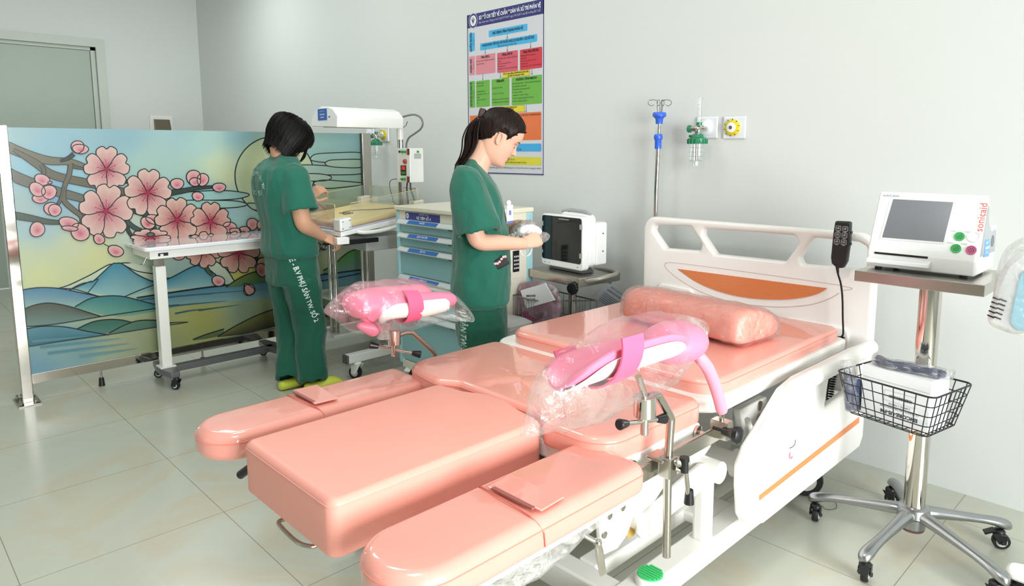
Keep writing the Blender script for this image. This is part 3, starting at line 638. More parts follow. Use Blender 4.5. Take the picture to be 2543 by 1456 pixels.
bud(828, 391, 31, 25, lay=18); bud(905, 362, 33, 35, lay=18); bud(948, 372, 27, 30, 0.3, lay=18.3); bud(912, 382, 26, 20, lay=18.7); bud(1025, 408, 31, 21, lay=18); bud(925, 450, 27, 21, 0.2, lay=19)
bud(720, 558, 40, 22, 0.2, lay=16, deep='#b23a4e'); bud(690, 575, 35, 26, 0.5, lay=16.4, deep='#b23a4e')
flower(828, 560, 104, -0.05, 20, deep='#9c2438', pale='#d4b0a2'); flower(984, 569, 92, 0.02, 18, deep='#9c2438', pale='#d0a89a')
bud(1075, 595, 32, 25, 0.2, lay=17, deep='#b23a4e')
flower(703, 640, 92, pi, 19, sh=(1, 0.42), deep='#a8344a'); bud(703, 628, 18, 9, lay=22, pale='#5d5a4a', deep='#7a7460')
for (x, y, a, b_) in ((1100, 612, 26, 14), (1145, 605, 26, 14), (1180, 580, 26, 28), (1222, 585, 20, 24), (1240, 610, 30, 14)): bud(x, y, a, b_, lay=18, pale='#cfa79c', deep='#c26a7a')
flower(950, 700, 84, 0.3, 19, deep='#9c2438', pale='#cfa696'); flower(1115, 712, 98, 0.02, 20, deep='#9c2438', pale='#cfa696'); bud(835, 728, 30, 20, lay=18)
bud(1020, 846, 30, 24, 0.3, lay=18, deep='#b8606c'); bud(1165, 888, 26, 27, 0.6, lay=18, deep='#b8606c')
bud(1240, 770, 40, 30, 0.4, lay=18, deep='#a02030'); bud(1222, 795, 24, 32, -0.3, lay=18.5, pale='#cf9e94', deep='#b04050')
bud(1305, 760, 34, 40, 0.2, lay=18, deep='#9c2438'); bud(1290, 705, 30, 34, 0.2, lay=18, deep='#b04a5c')
cloud(c2_(86, 884, 100, 884, 132, 905, 130, 925, 105, 936, 88, 915), '#cf9a90', 18); bud(1475, 690, 26, 26, lay=17, pale='#c9a09a', deep='#b06070')
paint = mat('screen_paint', '#ffffff', 0.3, coat=0.12, coat_rough=0.05, attr='Col', spec=0.25)
pt.c = [(c[0]*0.84, c[1]*0.85, c[2]*0.86, 1) for c in pt.c]
pt.build('painted_panel', paint, scr, attr=True)
def post(y0, y1, x0, x1, h):
    o = MB().box2((x0, y0, 0.004), (x1, y1, h)).build('post', CHROME if y0 < 1 else STEEL, scr, bevel=0.004); return o
post(0.548, 0.598, -4.215, -4.158, 1.402); post(2.585, 2.655, -4.225, -4.165, 1.395)
# bottom rail with its lower lip, and short feet
m_ = MB(); m_.box2((-4.205, 0.598, 0.092), (-4.165, 2.585, 0.145)); m_.build('bottom_rail', CHROME, scr, bevel=0.003)
MB().box2((-4.195, 2.574, 0.145), (-4.165, 2.585, 1.392)).build('edge_strip', mat('dark_gasket', '#39443f', 0.4), scr)
for yy in (0.573, 2.62):
    m_ = MB(); m_.box2((-4.27, yy-0.05, 0), (-4.10, yy+0.05, 0.006)); pl = m_.build('base_plate', STEEL, scr, bevel=0.001)
    for dx, dy in ((-0.065, -0.034), (0.065, -0.034), (-0.065, 0.034), (0.065, 0.034)): MB().lathe([(0.001, 0), (0.011, 0), (0.011, 0.009), (0.006, 0.012), (0.006, 0.022), (0.001, 0.023)], (-4.186+dx, yy+dy, 0.006), n=6).build('bolt', STEEL, pl)
for px_ in (250, 503):
    y = on_x(px_, 905 if px_ < 300 else 862, -4.19).y; MB().lathe([(0.001, 0), (0.016, 0), (0.012, 0.045), (0.001, 0.045)], (-4.20, y, 0)).build('foot', BLACK, scr, smooth=True)
    MB().cyl((-4.20, y, 0.045), (-4.20, y, 0.093), 0.006).build('foot_stem', STEEL, scr, smooth=True)
# ================================================================ delivery bed
BX = -1.395
PINKV = mat('salmon_vinyl', '#efa394', 0.42, bump=(35, 0.05, 0.002), spec=0.4)
PINKF = mat('salmon_vinyl_in_film', '#ee9f91', 0.38, coat=0.9, coat_rough=0.035, bump=(7, 0.22, 0.006), spec=0.4)
CREAM = mat('bed_enamel', '#f1efea', 0.3, coat=0.35)
ABS = mat('bed_abs_plastic', '#f7f3f0', 0.32, coat=0.4, vary=(6, 0.01))
bed = thing('delivery_bed', 'white hospital delivery bed with salmon vinyl cushions, in the foreground', 'delivery bed', (BX, 1.7, 0))
def tri_plate(outer, holes, f, d, name, m, parent, bev=0.0, smooth=True, label=None):
    """flat board with holes, rounded rim; f maps (u, v, w)"""
    cu = bpy.data.curves.new('tmp', 'CURVE'); cu.dimensions = '2D'; cu.fill_mode = 'BOTH'; cu.extrude = d/2-bev; cu.bevel_depth = bev; cu.bevel_resolution = 3; cu.offset = -bev
    for pl in [outer]+list(holes):
        s = cu.splines.new('POLY'); s.points.add(len(pl)-1); s.use_cyclic_u = True
        for i, (u, v) in enumerate(pl): s.points[i].co = (u, v, 0, 1)
    o = bpy.data.objects.new('tmp', cu); COL.objects.link(o); me = bpy.data.meshes.new_from_object(o)
    b = MB(); b.add([f(v.co.x, v.co.y, v.co.z) for v in me.vertices], [tuple(p.vertices) for p in me.polygons])
    bpy.data.objects.remove(o, do_unlink=True); bpy.data.curves.remove(cu); bpy.data.meshes.remove(me)
    o = b.build(name, m, parent, smooth=smooth, label=label)
    bm = bmesh.new(); bm.from_mesh(o.data); bmesh.ops.remove_doubles(bm, verts=bm.verts, dist=0.0002); bmesh.ops.recalc_face_normals(bm, faces=bm.faces); bm.to_mesh(o.data); bm.free(); return o
YH = 2.70
def hq(x, y, Y=YH): p = on_y(x, y, Y); return (p.x, p.z)
def h5(*a): return [hq(1560+a[i]/2.697, 220+a[i+1]/2.697) for i in range(0, len(a), 2)]
XLH, XRH = -1.908, -0.880
outer = rpoly([(XLH, 0.34), (XRH, 0.34), (XRH, 0.965), (XLH, 0.965)], [0.03, 0.03, 0.075, 0.06], 8)
w1 = rpoly(h5(176, 912, 420, 924, 492, 1045, 482, 1090, 245, 1072, 166, 955), 0.016, 4)
w2 = rpoly(h5(500, 935, 1120, 985, 1142, 1040, 1052, 1162, 582, 1112, 498, 985), 0.018, 4)
mir = rpoly(h5(1238, 1000, 1545, 1030, 1600, 1062, 1590, 1212, 1165, 1180, 1146, 1135), 0.016, 4)
def mkhead():
    f = lambda u, v, w_: Vector((u, YH+0.022-w_, v))
    hb = tri_plate(outer, [w1, w2, mir], f, 0.05, 'headboard', ABS, bed, 0.014)
    # wood inlay and moulded groove
    arc = [hq(x, y, YH-0.003) for x, y in ((1684, 668), (2054, 716), (2035, 728), (2005, 737), (1962, 743), (1915, 744), (1870, 741), (1820, 733), (1770, 718), (1725, 697))]
    arc = [arc[0], arc[1]]+[tuple(p) for p in catmull([Vector(p) for p in arc[1:]+[arc[0]]], 4)][1:-1]
    wood = mat('orange_wood', '#dc8350', 0.4, coat=0.3, scalev=(2, 2, 26), vary=(8, 0.12))
    b = MB(); b.prism(arc, lambda u, v, d: Vector((u, YH-0.002-d, v)), (0, 0.005)); b.build('wood_inlay', wood, hb, label='orange wood-grain inlay')
    gr = catmull([Vector((*[0]*0, p[0], YH-0.004, p[1])) for p in [hq(x, y) for x, y in ((1655, 652), (1655, 665), (1690, 695), (1750, 728), (1830, 752), (1930, 762), (2010, 757), (2060, 742), (2085, 728))]], 6)
    b = MB(); b.tube(gr, 0.0011, 5); g2 = catmull([Vector((p[0], YH-0.004, p[1])) for p in [hq(x, y) for x, y in ((1655, 655), (1700, 655), (2085, 708), (2088, 722))]], 4); b.tube(g2, 0.0008, 5)
    b.build('groove', mat('groove_shade', '#cdb9b4', 0.5), hb)
    for uu in (BX-0.30, BX+0.31):
        b = MB(); P = rpoly([(uu-0.13, 0.42), (uu+0.13, 0.42), (uu+0.13, 0.60), (uu-0.13, 0.60)] if uu > BX else [(uu-0.12, 0.5), (uu+0.11, 0.5), (uu+0.06, 0.655), (uu-0.12, 0.66)], 0.025, 5)
        b.prism(P, lambda u, v, d: Vector((u, YH-d, v)), (-0.004, 0.014)); b.build('raised_panel', ABS, hb, bevel=0.006, smooth=True)
    b = MB(); a = on_y(2012, 805, YH-0.016); c = on_y(2062, 822, YH-0.016); b.box(((a.x+c.x)/2, YH-0.018, (a.z+c.z)/2), (abs(a.x-c.x), 0.004, 0.012)); b.build('latch_plate', mat('maroon_metal', '#7d3b38', 0.35, 0.5), hb, bevel=0.001)
mkhead()
# deck frames under the cushions
def slab(poly, z0, z1, name, m, bev=0.006, parent=None):
    b = MB(); b.prism(ccw(poly), lambda u, v, d: Vector((u, v, d)), (z0, z1)); return b.build(name, m, parent or bed, smooth=True, bevel=bev)
slab(rpoly([(-1.85, 1.655), (-0.935, 1.655), (-0.935, 2.63), (-1.85, 2.63)], [0.10, 0.10, 0.03, 0.03], 8), 0.535, 0.578, 'deck_frame', CREAM, 0.010)
slab(rpoly([(-1.82, 1.25), (-0.962, 1.25), (-0.962, 1.655), (-1.82, 1.655)], [0.09, 0.09, 0.01, 0.01], 8), 0.475, 0.520, 'deck_frame', CREAM, 0.008)
b = MB(); cushion(b, rpoly([(-1.80, 1.70), (-0.955, 1.70), (-0.955, 2.615), (-1.80, 2.615)], [0.085, 0.085, 0.05, 0.05], 8), 0.566, 0.622, 0.018, 0.01, 0.006)
o = b.build('back_cushion', PINKF, bed, smooth=True, angle=180)
def seam(parent, poly, z, ins=0.001, m=None, r=0.0018):
    P = resample(ccw(poly), 0.04); q = inset(P, ins); b = MB(); b.tube([Vector((x, y, z)) for x, y in q]+[Vector((*q[0], z))], r, 6, cap=False); b.build('piping', m or mat('seam_thread', '#f3897a', 0.5), parent, smooth=True)
seam(o, rpoly([(-1.80, 1.70), (-0.955, 1.70), (-0.955, 2.615), (-1.80, 2.615)], [0.085, 0.085, 0.05, 0.05], 8), 0.608)
# seat cushion with the notch that takes the foot piece
NP = [(-1.83, 1.26), (-1.62, 1.235), (-1.56, 1.275), (-1.22, 1.275), (-1.165, 1.235), (-0.97, 1.235), (-0.965, 1.675), (-1.825, 1.675)]
sp_ = rpoly(NP, [0.10, 0.05, 0.05, 0.05, 0.05, 0.085, 0.04, 0.04], 7)
b = MB(); cushion(b, sp_, 0.515, 0.583, 0.020, 0.012, 0.010); o = b.build('seat_cushion', PINKF, bed, smooth=True, angle=180); seam(o, sp_, 0.567)
# foot cushion: plain vinyl, no film
fp = rpoly([(-1.605, 0.635), (-1.18, 0.635), (-1.18, 1.245), (-1.28, 1.262), (-1.36, 1.285), (-1.44, 1.28), (-1.50, 1.25), (-1.605, 1.235)], [0.028, 0.028, 0.03, 0.05, 0.05, 0.05, 0.03, 0.03], 6)
b = MB(); cushion(b, fp, 0.452, 0.578, 0.016, 0.008, 0.007, 0.02); o = b.build('foot_cushion', PINKV, bed, smooth=True, angle=180); seam(o, fp, 0.563, 0.0008, PINKV, 0.0022)
# leg pads
def pad(sgn, name):
    X = lambda d: BX+sgn*d
    poly = [(X(0.310), 0.60), (X(0.515), 0.60), (X(0.515), 1.285), (X(0.310), 1.285)]
    P = rpoly(poly, [0.095, 0.1, 0.03, 0.03], 9); P = ccw(P)
    b = MB(); cushion(b, P, 0.476, 0.551, 0.026, 0.022, 0.008, 0.02); o = b.build(name, PINKF, bed, smooth=True, angle=180); seam(o, P, 0.527, 0.0005)
    yc = 0.90 if sgn < 0 else 0.925
    b = MB(); sec = [(X(0.3085), 0.49), (X(0.3085), 0.52), (X(0.315), 0.54), (X(0.33), 0.5535), (X(0.41), 0.559), (X(0.495), 0.5535), (X(0.51), 0.54), (X(0.5165), 0.52), (X(0.5165), 0.49)]
    b.tube([Vector((x, yc+0.01*math.sin(i), z)) for i, (x, z) in enumerate(sec)], 0.0016, 6); b.build('fold_seam', mat('seam_dark', '#d96a5c', 0.5), o, smooth=True)
    b = MB(); b.box((X(0.425), yc+0.045, 0.5595), (0.15, 0.075, 0.004), Matrix.Rotation(radians(4*sgn), 3, 'Z')); b.build('closure_flap', PINKF, o, bevel=0.002)
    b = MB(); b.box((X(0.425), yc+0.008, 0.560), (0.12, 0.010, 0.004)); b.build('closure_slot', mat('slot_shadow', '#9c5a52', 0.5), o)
    b = MB(); b.box2((X(0.33), 0.78, 0.452), (X(0.49), 1.27, 0.476)); b.build('pad_tray', CREAM, o, bevel=0.006)
    return o
pad(-1, 'leg_pad'); pad(1, 'leg_pad')
# bulged clear film hanging under the near pad
b = MB(); n_ = 14
rings = [[Vector((BX+0.425+0.075*cos(t*2*pi/12), 0.74+0.40*i/n_, 0.45-0.0-0.028*sin(pi*min(1, (i+2)/n_))+0.035*sin(t*2*pi/12)*(0.5+0.5*sin(pi*i/n_)))) for t in range(12)] for i in range(n_+1)]
b.loft(rings); film = clear_mat('clear_film', haze=0.16, rough=0.08, wr=(28, 0.9, 0.01), edge=0.7)
o = b.build('film_bag', film, bed, smooth=True); disp_noise(o, 30, 0.008)
# ---- base frame
for x0, x1, y0, z0, nm in ((-1.005, -0.935, 0.98, 0.095, 'side_beam'), (-1.855, -1.785, 0.98, 0.095, 'side_beam'), (-1.15, -1.085, 1.355, 0.12, 'inner_beam'), (-1.70, -1.635, 1.355, 0.12, 'inner_beam')):
    b = MB(); b.box2((x0, y0, z0), (x1, 2.62, 0.165)); b.build(nm, CREAM, bed, bevel=0.007)
for y0, y1, z0 in ((1.29, 1.355, 0.085), (1.78, 1.93, 0.13), (2.50, 2.58, 0.1)):
    b = MB(); b.box2((-1.80, y0, z0), (-0.99, y1, 0.163)); b.build('cross_beam', CREAM, bed, bevel=0.006)
b = MB(); b.cyl((-1.9, 1.17, 0.105), (-0.9, 1.17, 0.105), 0.011); b.build('brake_bar', STEEL, bed, smooth=True)
b = MB(); b.cyl((-1.115, 1.17, 0.105), (-1.085, 1.17, 0.105), 0.022); b.box2((-1.10, 1.155, 0.03), (-1.085, 1.185, 0.12)); b.build('brake_bracket', CREAM, bed, bevel=0.003, smooth=True)
b = MB(); b.cyl((-0.94, 1.24, 0.07), (-0.94, 1.24, 0.165), 0.065); b.cyl((-1.02, 1.26, 0.12), (-0.93, 1.30, 0.12), 0.05); b.build('caster_housing', CREAM, bed, bevel=0.01, smooth=True)
# green brake button on the beam end
gc = on_z(1615, 1427, 0.185)
bt = MB().lathe([(0.001, -0.03), (0.040, -0.03), (0.040, 0.002), (0.036, 0.006), (0.001, 0.006)], (gc.x, gc.y, 0.18), n=36).build('brake_button', ABS, bed, smooth=True)
gm = mat('green_grip', '#46d07a', 0.45); b = MB(); b.lathe([(0.001, 0.004), (0.033, 0.004), (0.033, 0.009), (0.001, 0.009)], (gc.x, gc.y, 0.18), n=36)
for k in range(-3, 4):
    l = sqrt(max(0, 0.032**2-(k*0.0088)**2)); b.box((gc.x+0, gc.y+k*0.0088, 0.1905), (l*2, 0.0045, 0.004))
b.build('grip_face', gm, bt, smooth=True, label='ribbed green face')
for (cx, cy) in ((-0.945, 1.12), (-1.84, 1.12)): caster(bed, cx, cy, 0.055, 0.125, 1.2, True, 0.03)
for (cx, cy, yw) in ((-1.0, 2.47, 0.5), (-1.84, 2.47, 0.8)):
    c_ = caster(bed, cx, cy, 0.062, 0.135, yw, True, 0.05)
# lift column, side shell and linkage, drawn on the side plane of the bed
def side_plate(pts, X, d, name, m=CREAM, parent=None, bev=0.006, label=None, rad=0.0):
    P = [on_x(x, y, X) for x, y in pts]; P = [(p.y, p.z) for p in P]
    if rad: P = rpoly(P, rad, 5)
    b = MB(); b.prism(P, lambda u, v, w_: Vector((X-w_, u, v)), (0, d)); return b.build(name, m, parent or bed, smooth=True, bevel=bev, label=label)
side_plate([(1560, 1175), (1600, 1170), (1780, 1085), (1790, 1120), (1788, 1180), (1770, 1260), (1745, 1290), (1700, 1300), (1640, 1290), (1590, 1310), (1560, 1260)], -1.10, 0.5, 'side_shell', CREAM, bev=0.012, rad=0.03)
side_plate([(1420, 1290), (1460, 1240), (1560, 1185), (1650, 1150), (1700, 1135), (1600, 1290), (1575, 1285), (1560, 1330), (1535, 1365), (1498, 1382), (1492, 1310), (1490, 1260), (1440, 1300)], -0.97, 0.02, 'hinge_plate', CREAM, rad=0.008)
for x, y in ((1515, 1252), (1546, 1230), (1514, 1282), (1547, 1261), (1501, 1329)):
    c_ = on_x(x, y, -0.969); MB().lathe([(0.001, 0), (0.009, 0), (0.009, 0.002), (0.005, 0.003), (0.001, 0.0035)], c_, (1, 0, 0), 16).build('bolt', STEEL, bed, smooth=True)
b = MB(); p0 = on_x(1640, 1230, -1.02); p1 = on_x(1590, 1300, -1.02); b.tube([p0+Vector((0, 0.20, 0.10)), p0, p1], 0.035, 16); b.build('actuator', CREAM, bed, smooth=True)
side_plate([(1745, 1155), (1775, 1150), (1780, 1170), (1770, 1200), (1640, 1305), (1620, 1330), (1598, 1342), (1589, 1330), (1590, 1305), (1605, 1280), (1690, 1200)], -0.955, 0.018, 'lift_arm', CREAM, rad=0.012)
b = MB(); p0 = on_x(1757, 1163, -0.965); b.cyl(p0+Vector((-0.06, 0, 0)), p0+Vector((0.045, 0, 0)), 0.032); b.build('pivot', CREAM, bed, smooth=True, bevel=0.004); b = MB(); p1 = on_x(1600, 1300, -0.96); b.cyl(p1+Vector((-0.10, 0, 0)), p1+Vector((0, 0, 0)), 0.024); b.build('pivot', CREAM, bed, smooth=True, bevel=0.004)
b = MB(); p1 = on_x(1570, 1308, -0.99); b.cyl(p1+Vector((-0.012, 0, 0)), p1, 0.029); b.build('bushing', mat('brass_yellow', '#c9a24e', 0.4, 0.3), bed, smooth=True)
p0 = on_x(1762, 1165, -0.95)
b = MB(); b.box2((-0.985, p0.y-0.028, 0.16), (-0.945, p0.y+0.028, p0.z)); b.build('lift_post', CREAM, bed, bevel=0.010)
b = MB(); q_ = on_x(1425, 1325, -0.99); b.cyl((q_.x-0.02, q_.y, q_.z-0.02), (q_.x-0.02, q_.y, q_.z+0.055), 0.032); b.build('arm_socket', CREAM, bed, smooth=True, bevel=0.006)
b = MB(); a = on_x(1450, 1330, -0.95); c_ = on_x(1484, 1348, -0.93); e_ = on_x(1497, 1425, -0.93)
b.tube([a, c_], 0.006); b.sphere(c_, 0.011); b.tube([c_, c_.lerp(e_, 0.35), e_], [0.009, 0.013, 0.010], 12, sq=0.5); b.build('clamp_lever', CHROME, bed, smooth=True)
# mechanism under the back section, by the guard rail
side_plate([(1840, 1020), (1905, 985), (1915, 1090), (1880, 1110), (1850, 1085)], -1.0, 0.03, 'hinge_plate', CREAM)
for x, y in ((1887, 1008), (1884, 1040)): MB().lathe([(0.001, 0), (0.016, 0), (0.016, 0.003), (0.010, 0.004), (0.001, 0.006)], on_x(x, y, -0.999), (1, 0, 0), 20).build('bolt', STEEL, bed, smooth=True)
b = MB(); a = on_x(1856, 1042, -0.96); c_ = on_x(1870, 1082, -0.96); b.tube([a, c_], 0.009); b.tube([c_, on_x(1873, 1092, -0.96)], 0.004); b.build('gas_spring', CREAM, bed, smooth=True)
b = MB(); b.cyl((-1.5, 1.93, 0.30), (-0.99, 1.93, 0.30), 0.032); b.cyl((-1.0, 1.93, 0.30), (-0.96, 1.93, 0.30), 0.045); b.build('torsion_tube', CREAM, bed, smooth=True)
b = MB(); b.box2((-1.62, 1.9, 0.16), (-1.2, 2.3, 0.42)); b.box2((-1.70, 2.0, 0.42), (-1.09, 2.2, 0.50)); b.build('lift_column', CREAM, bed, bevel=0.02)
b = MB(); b.box2((-1.75, 0.80, 0.395), (-1.0, 1.30, 0.45)); b.build('foot_carriage', CREAM, bed, bevel=0.006)
b = MB(); b.box2((-1.62, 1.30, 0.42), (-1.16, 1.70, 0.50)); b.build('seat_support', CREAM, bed, bevel=0.006)
# steel accessory rail on the near side, its clamps, the pink hand grip
for X, nm in ((-0.925, 0), (-1.865, 1)):
    b = MB(); b.box2((X-0.004, 1.31, 0.472), (X+0.004, 1.69, 0.515)); r_ = b.build('accessory_rail', STEEL, bed, bevel=0.002)
    for yy in (1.325, 1.63):
        s_x = -1 if nm == 0 else 1; b = MB(); b.lathe([(0.001, 0), (0.019, 0), (0.019, 0.006), (0.008, 0.008), (0.008, 0.032), (0.001, 0.033)], (X+s_x*0.034, yy, 0.500), (-s_x, 0, 0), 24); b.build('standoff', CHROME, r_, smooth=True)
b = MB(); gp = [on_x(x, y, -0.905) for x, y in ((1737, 888), (1756, 912), (1772, 948), (1784, 985), (1793, 1022))]
b.tube(catmull(gp, 5), [0.0125]+[0.0165]*19+[0.0145], 16); b.sphere(gp[0], 0.0128)
gpo = b.build('hand_grip', mat('pink_foam', '#f79cb4', 0.5, sheen=0.2), bed, smooth=True, label='curved pink foam hand grip')
b = MB(); g0 = on_x(1792, 1026, -0.905); b.tube([g0, g0+Vector((0, 0.004, -0.05))], 0.007); b.box((g0.x, g0.y+0.002, g0.z-0.045), (0.05, 0.035, 0.05)); b.build('grip_clamp', STEEL, gpo, bevel=0.003)
b = MB(); kk = on_x(1812, 1076, -0.87); b.lathe([(0.001, -0.02), (0.010, -0.02), (0.013, 0), (0.018, 0.008), (0.024, 0.014), (0.025, 0.026), (0.016, 0.034), (0.001, 0.036)], kk, (1, 0.1, 0), 24); b.cyl(kk-Vector((0.05, 0, 0)), kk, 0.004); b.build('clamp_knob', BLACK, gpo, smooth=True, label='black clamp knob')
# push bar and release handle under the foot cushion
b = MB(); hz_ = 0.40
hp = [on_z(x, y, hz_) for x, y in ((790, 1352), (765, 1357), (735, 1345), (697, 1308), (694, 1295), (722, 1283))]
hp = [Vector((hp[0].x, hp[0].y+0.06, hz_+0.02))]+hp+[Vector((hp[-1].x-0.0, hp[-1].y+0.06, hz_+0.02))]
b.tube(catmull(hp, 4), 0.0052); b.build('pull_handle', STEEL, bed, smooth=True)
b = MB(); a = on_x(597, 1180, -1.66); c_ = on_x(640, 1148, -1.6); b.tube([a, c_, c_+Vector((0.05, 0.08, 0.0))], 0.011); b.build('release_lever', BLACK, bed, smooth=True)
b = MB(); a = on_z(935, 1368, 0.40); b.box((a.x, a.y+0.03, 0.418), (0.06, 0.05, 0.045)); b.build('latch_block', CREAM, bed, bevel=0.003)
# ---- side guard
XG = -0.868
gpx = [(2155, 856), (2120, 870), (1985, 938), (1950, 968), (1895, 1060), (1862, 1112), (1845, 1160), (1843, 1215), (1846, 1285), (1856, 1302), (1874, 1308), (1898, 1302), (2134, 1106), (2146, 1090)]
P = [on_x(x, y, XG) for x, y in gpx]; P = [(p.y, p.z) for p in P]; P[0] = (2.655, 0.565)
P[-2] = (2.625, 0.175); P[-1] = (2.655, 0.21)
hole = [on_x(x, y, XG) for x, y in ((2062, 925), (2140, 888), (2135, 955), (2048, 1015))]; hole = rpoly([(p.y, p.z) for p in hole], 0.012, 4)
slot = [on_x(x, y, XG) for x, y in ((1985, 985), (1930, 1070), (1975, 1012), (1992, 985))]; slot = [(p.y, p.z) for p in slot]
slot = rpoly([(on_x(x, y, XG).y, on_x(x, y, XG).z) for x, y in ((1992, 980), (1975, 988), (1935, 1045), (1908, 1092), (1912, 1098), (1950, 1052), (1986, 1002))], 0.004, 2)
gd = tri_plate(rpoly(P, 0.02, 4), [hole, slot], lambda u, v, w_: Vector((XG-0.015+w_, u, v)), 0.030, 'side_guard', ABS, bed, 0.010)
b = MB(); bp_ = [on_x(x, y, XG) for x, y in ((2155, 868), (2120, 884), (1990, 952), (1960, 975), (1905, 1065), (1872, 1125), (1860, 1180), (1862, 1240))]
bp_[0] = Vector((XG, 2.66, 0.553)); b.tube(catmull([Vector((XG+0.002, p.y, p.z)) for p in bp_], 4), [0.027]*22+[0.025, 0.022, 0.018, 0.014, 0.010, 0.006, 0.003], 14); b.build('top_bar', ABS, gd, smooth=True)
st = [on_x(x, y, XG+0.001) for x, y in ((1886, 1231), (1886, 1243), (2133, 1050), (2133, 1037))]
b = MB(); b.prism([(p.y, p.z) for p in st], lambda u, v, w_: Vector((XG+w_, u, v)), (-0.002, 0.0022)); b.build('accent_stripe', mat('orange_stripe', '#e98b52', 0.4), gd, label='orange stripe')
b = MB(); lc = on_x(1962, 1125, XG)
b.lathe([(0.001, 0), (0.021, 0), (0.019, 0.003), (0.001, 0.003)], (XG, lc.y, lc.z), (1, 0, 0), 24); em = b.build('emblem', ABS, gd, smooth=True)
b = MB(); b.tube([Vector((XG+0.0045, lc.y+0.016*cos(a), lc.z+0.016*sin(a)-0.002)) for a in [radians(t) for t in range(150, 330, 20)]], 0.0012, 5); b.tube([Vector((XG+0.0045, lc.y+0.009*cos(a), lc.z+0.010*sin(a)-0.004)) for a in [radians(t) for t in range(120, 340, 20)]], 0.001, 5); b.build('emblem_mark', mat('emblem_ink', '#b98ea0', 0.5), em)
b = MB(); b.tube([Vector((XG+0.004, p.y, p.z)) for p in [on_x(x, y, XG) for x, y in ((1972, 1092), (1971, 1103), (1966, 1109), (1958, 1113))]], 0.0011, 5); b.build('slot_mark', BLACK, em)

# ================================================================ pillow in film
PZ = 0.630
pil = thing('pillow', 'salmon wedge pillow sealed in clear crinkled plastic at the head of the delivery bed', 'pillow', (-1.40, 2.25, PZ))
def pillow_mesh(grow=0.0):
    a = on_z(1567, 800, PZ); c_ = on_z(1762, 846, PZ); d = on_z(1912, 805, PZ)
    a = Vector((-1.595, 2.10, 0)); ex = Vector((1, -0.10, 0)).normalized(); ey = Vector((0.10, 1, 0)).normalized(); L_, W_ = 0.53, 0.27
    prof = [(0, 0.0), (-0.004, 0.03), (0.01, 0.075), (0.04, 0.098), (0.10, 0.10), (0.17, 0.088), (0.23, 0.07), (0.262, 0.05), (0.27, 0.02), (0.262, 0.0), (0.13, -0.0)]
    b = MB(); rings = []
    for i in range(25):
        t = i/24; e = 1-(abs(2*t-1))**16*0.16
        rings.append([a+ex*(t*L_+(t-0.5)*grow*2)+ey*(0.13+(y-0.13)*e*(1+grow*3))+Vector((0, 0, PZ+0.001+1.18*z*e*(1+grow*3))) for y, z in prof])
    b.loft(rings); return b
o = pillow_mesh().build('pillow_body', mat('salmon_cloth', '#f29a88', 0.55), pil, smooth=True, angle=60); o.modifiers.new('s', 'SUBSURF').render_levels = 2; o.modifiers['s'].levels = 2
o2 = pillow_mesh(0.012).build('plastic_wrap', clear_mat('crinkled_wrap', haze=0.07, rough=0.12, wr=(22, 1.0, 0.02), edge=0.55), pil, smooth=True, angle=180)
md = o2.modifiers.new('s', 'SUBSURF'); md.levels = 2; md.render_levels = 2
tx = bpy.data.textures.new('crinkle', 'CLOUDS'); tx.noise_scale = 0.05; tx.noise_depth = 2
md = o2.modifiers.new('d', 'DISPLACE'); md.texture = tx; md.strength = 0.014; md.mid_level = 0.35
b = MB(); a = on_z(1740, 846, PZ+0.01)
for i in range(9):
    p = a+Vector((-0.03+0.008*i, -0.005-0.003*(i % 3), 0)); b.tube([p+Vector((0, 0, 0.075-0.004*i)), p+Vector((0.004, -0.022, 0.03)), p+Vector((0, -0.03-0.012*((i*5) % 3), 0.003))], [0.003, 0.005, 0.006], 5)
b.build('gathered_end', o2.data.materials[0], pil, smooth=True)

# ================================================================ leg supports with bagged cushions
PSH = mat('pink_cushion', '#f283a2', 0.42, coat=0.15); WSH = mat('white_shell', '#efece6', 0.35)
BAG = clear_mat('poly_bag', haze=0.05, rough=0.08, wr=(9, 0.7, 0.03), edge=0.32)
def trough(c, ax, side, L_, R_a, th, a0, a1, m, name, parent, off=0.0, lobes=0.0):
    """curved padded shell along ax; opening towards 'up'"""
    ax = Vector(ax).normalized(); s = Vector(side).normalized(); u = ax.cross(s).normalized()
    if u.z < 0: u = -u
    b = MB(); rings = []; n1, n2 = 16, 14
    for i in range(n1+1):
        t = i/n1; e = sqrt(max(0.02, 1-(abs(2*t-1))**4)); ring = []
        am = (a0+a1)/2; wv = 1+lobes*sin(t*pi*2)
        lo, hi = am+(a0-am)*e*wv, am+(a1-am)*e*wv
        rr = [(R_a+off+th*sin(pi*j/n2)**0.5*0 , lo+(hi-lo)*j/n2) for j in range(n2+1)]
        for r, a in rr: ring.append(c+ax*(t-0.5)*L_+(s*sin(a)-u*cos(a))*r)
        for r, a in rr[::-1]: ring.append(c+ax*(t-0.5)*L_+(s*sin(a)-u*cos(a))*(r-th*e*min(1, 0.35+2.2*min(abs(a-lo), abs(hi-a)))))
        rings.append(ring)
    b.loft(rings); o = b.build(name, m, parent, smooth=True, angle=70); md = o.modifiers.new('s', 'SUBSURF'); md.levels = 1; md.render_levels = 1; return o
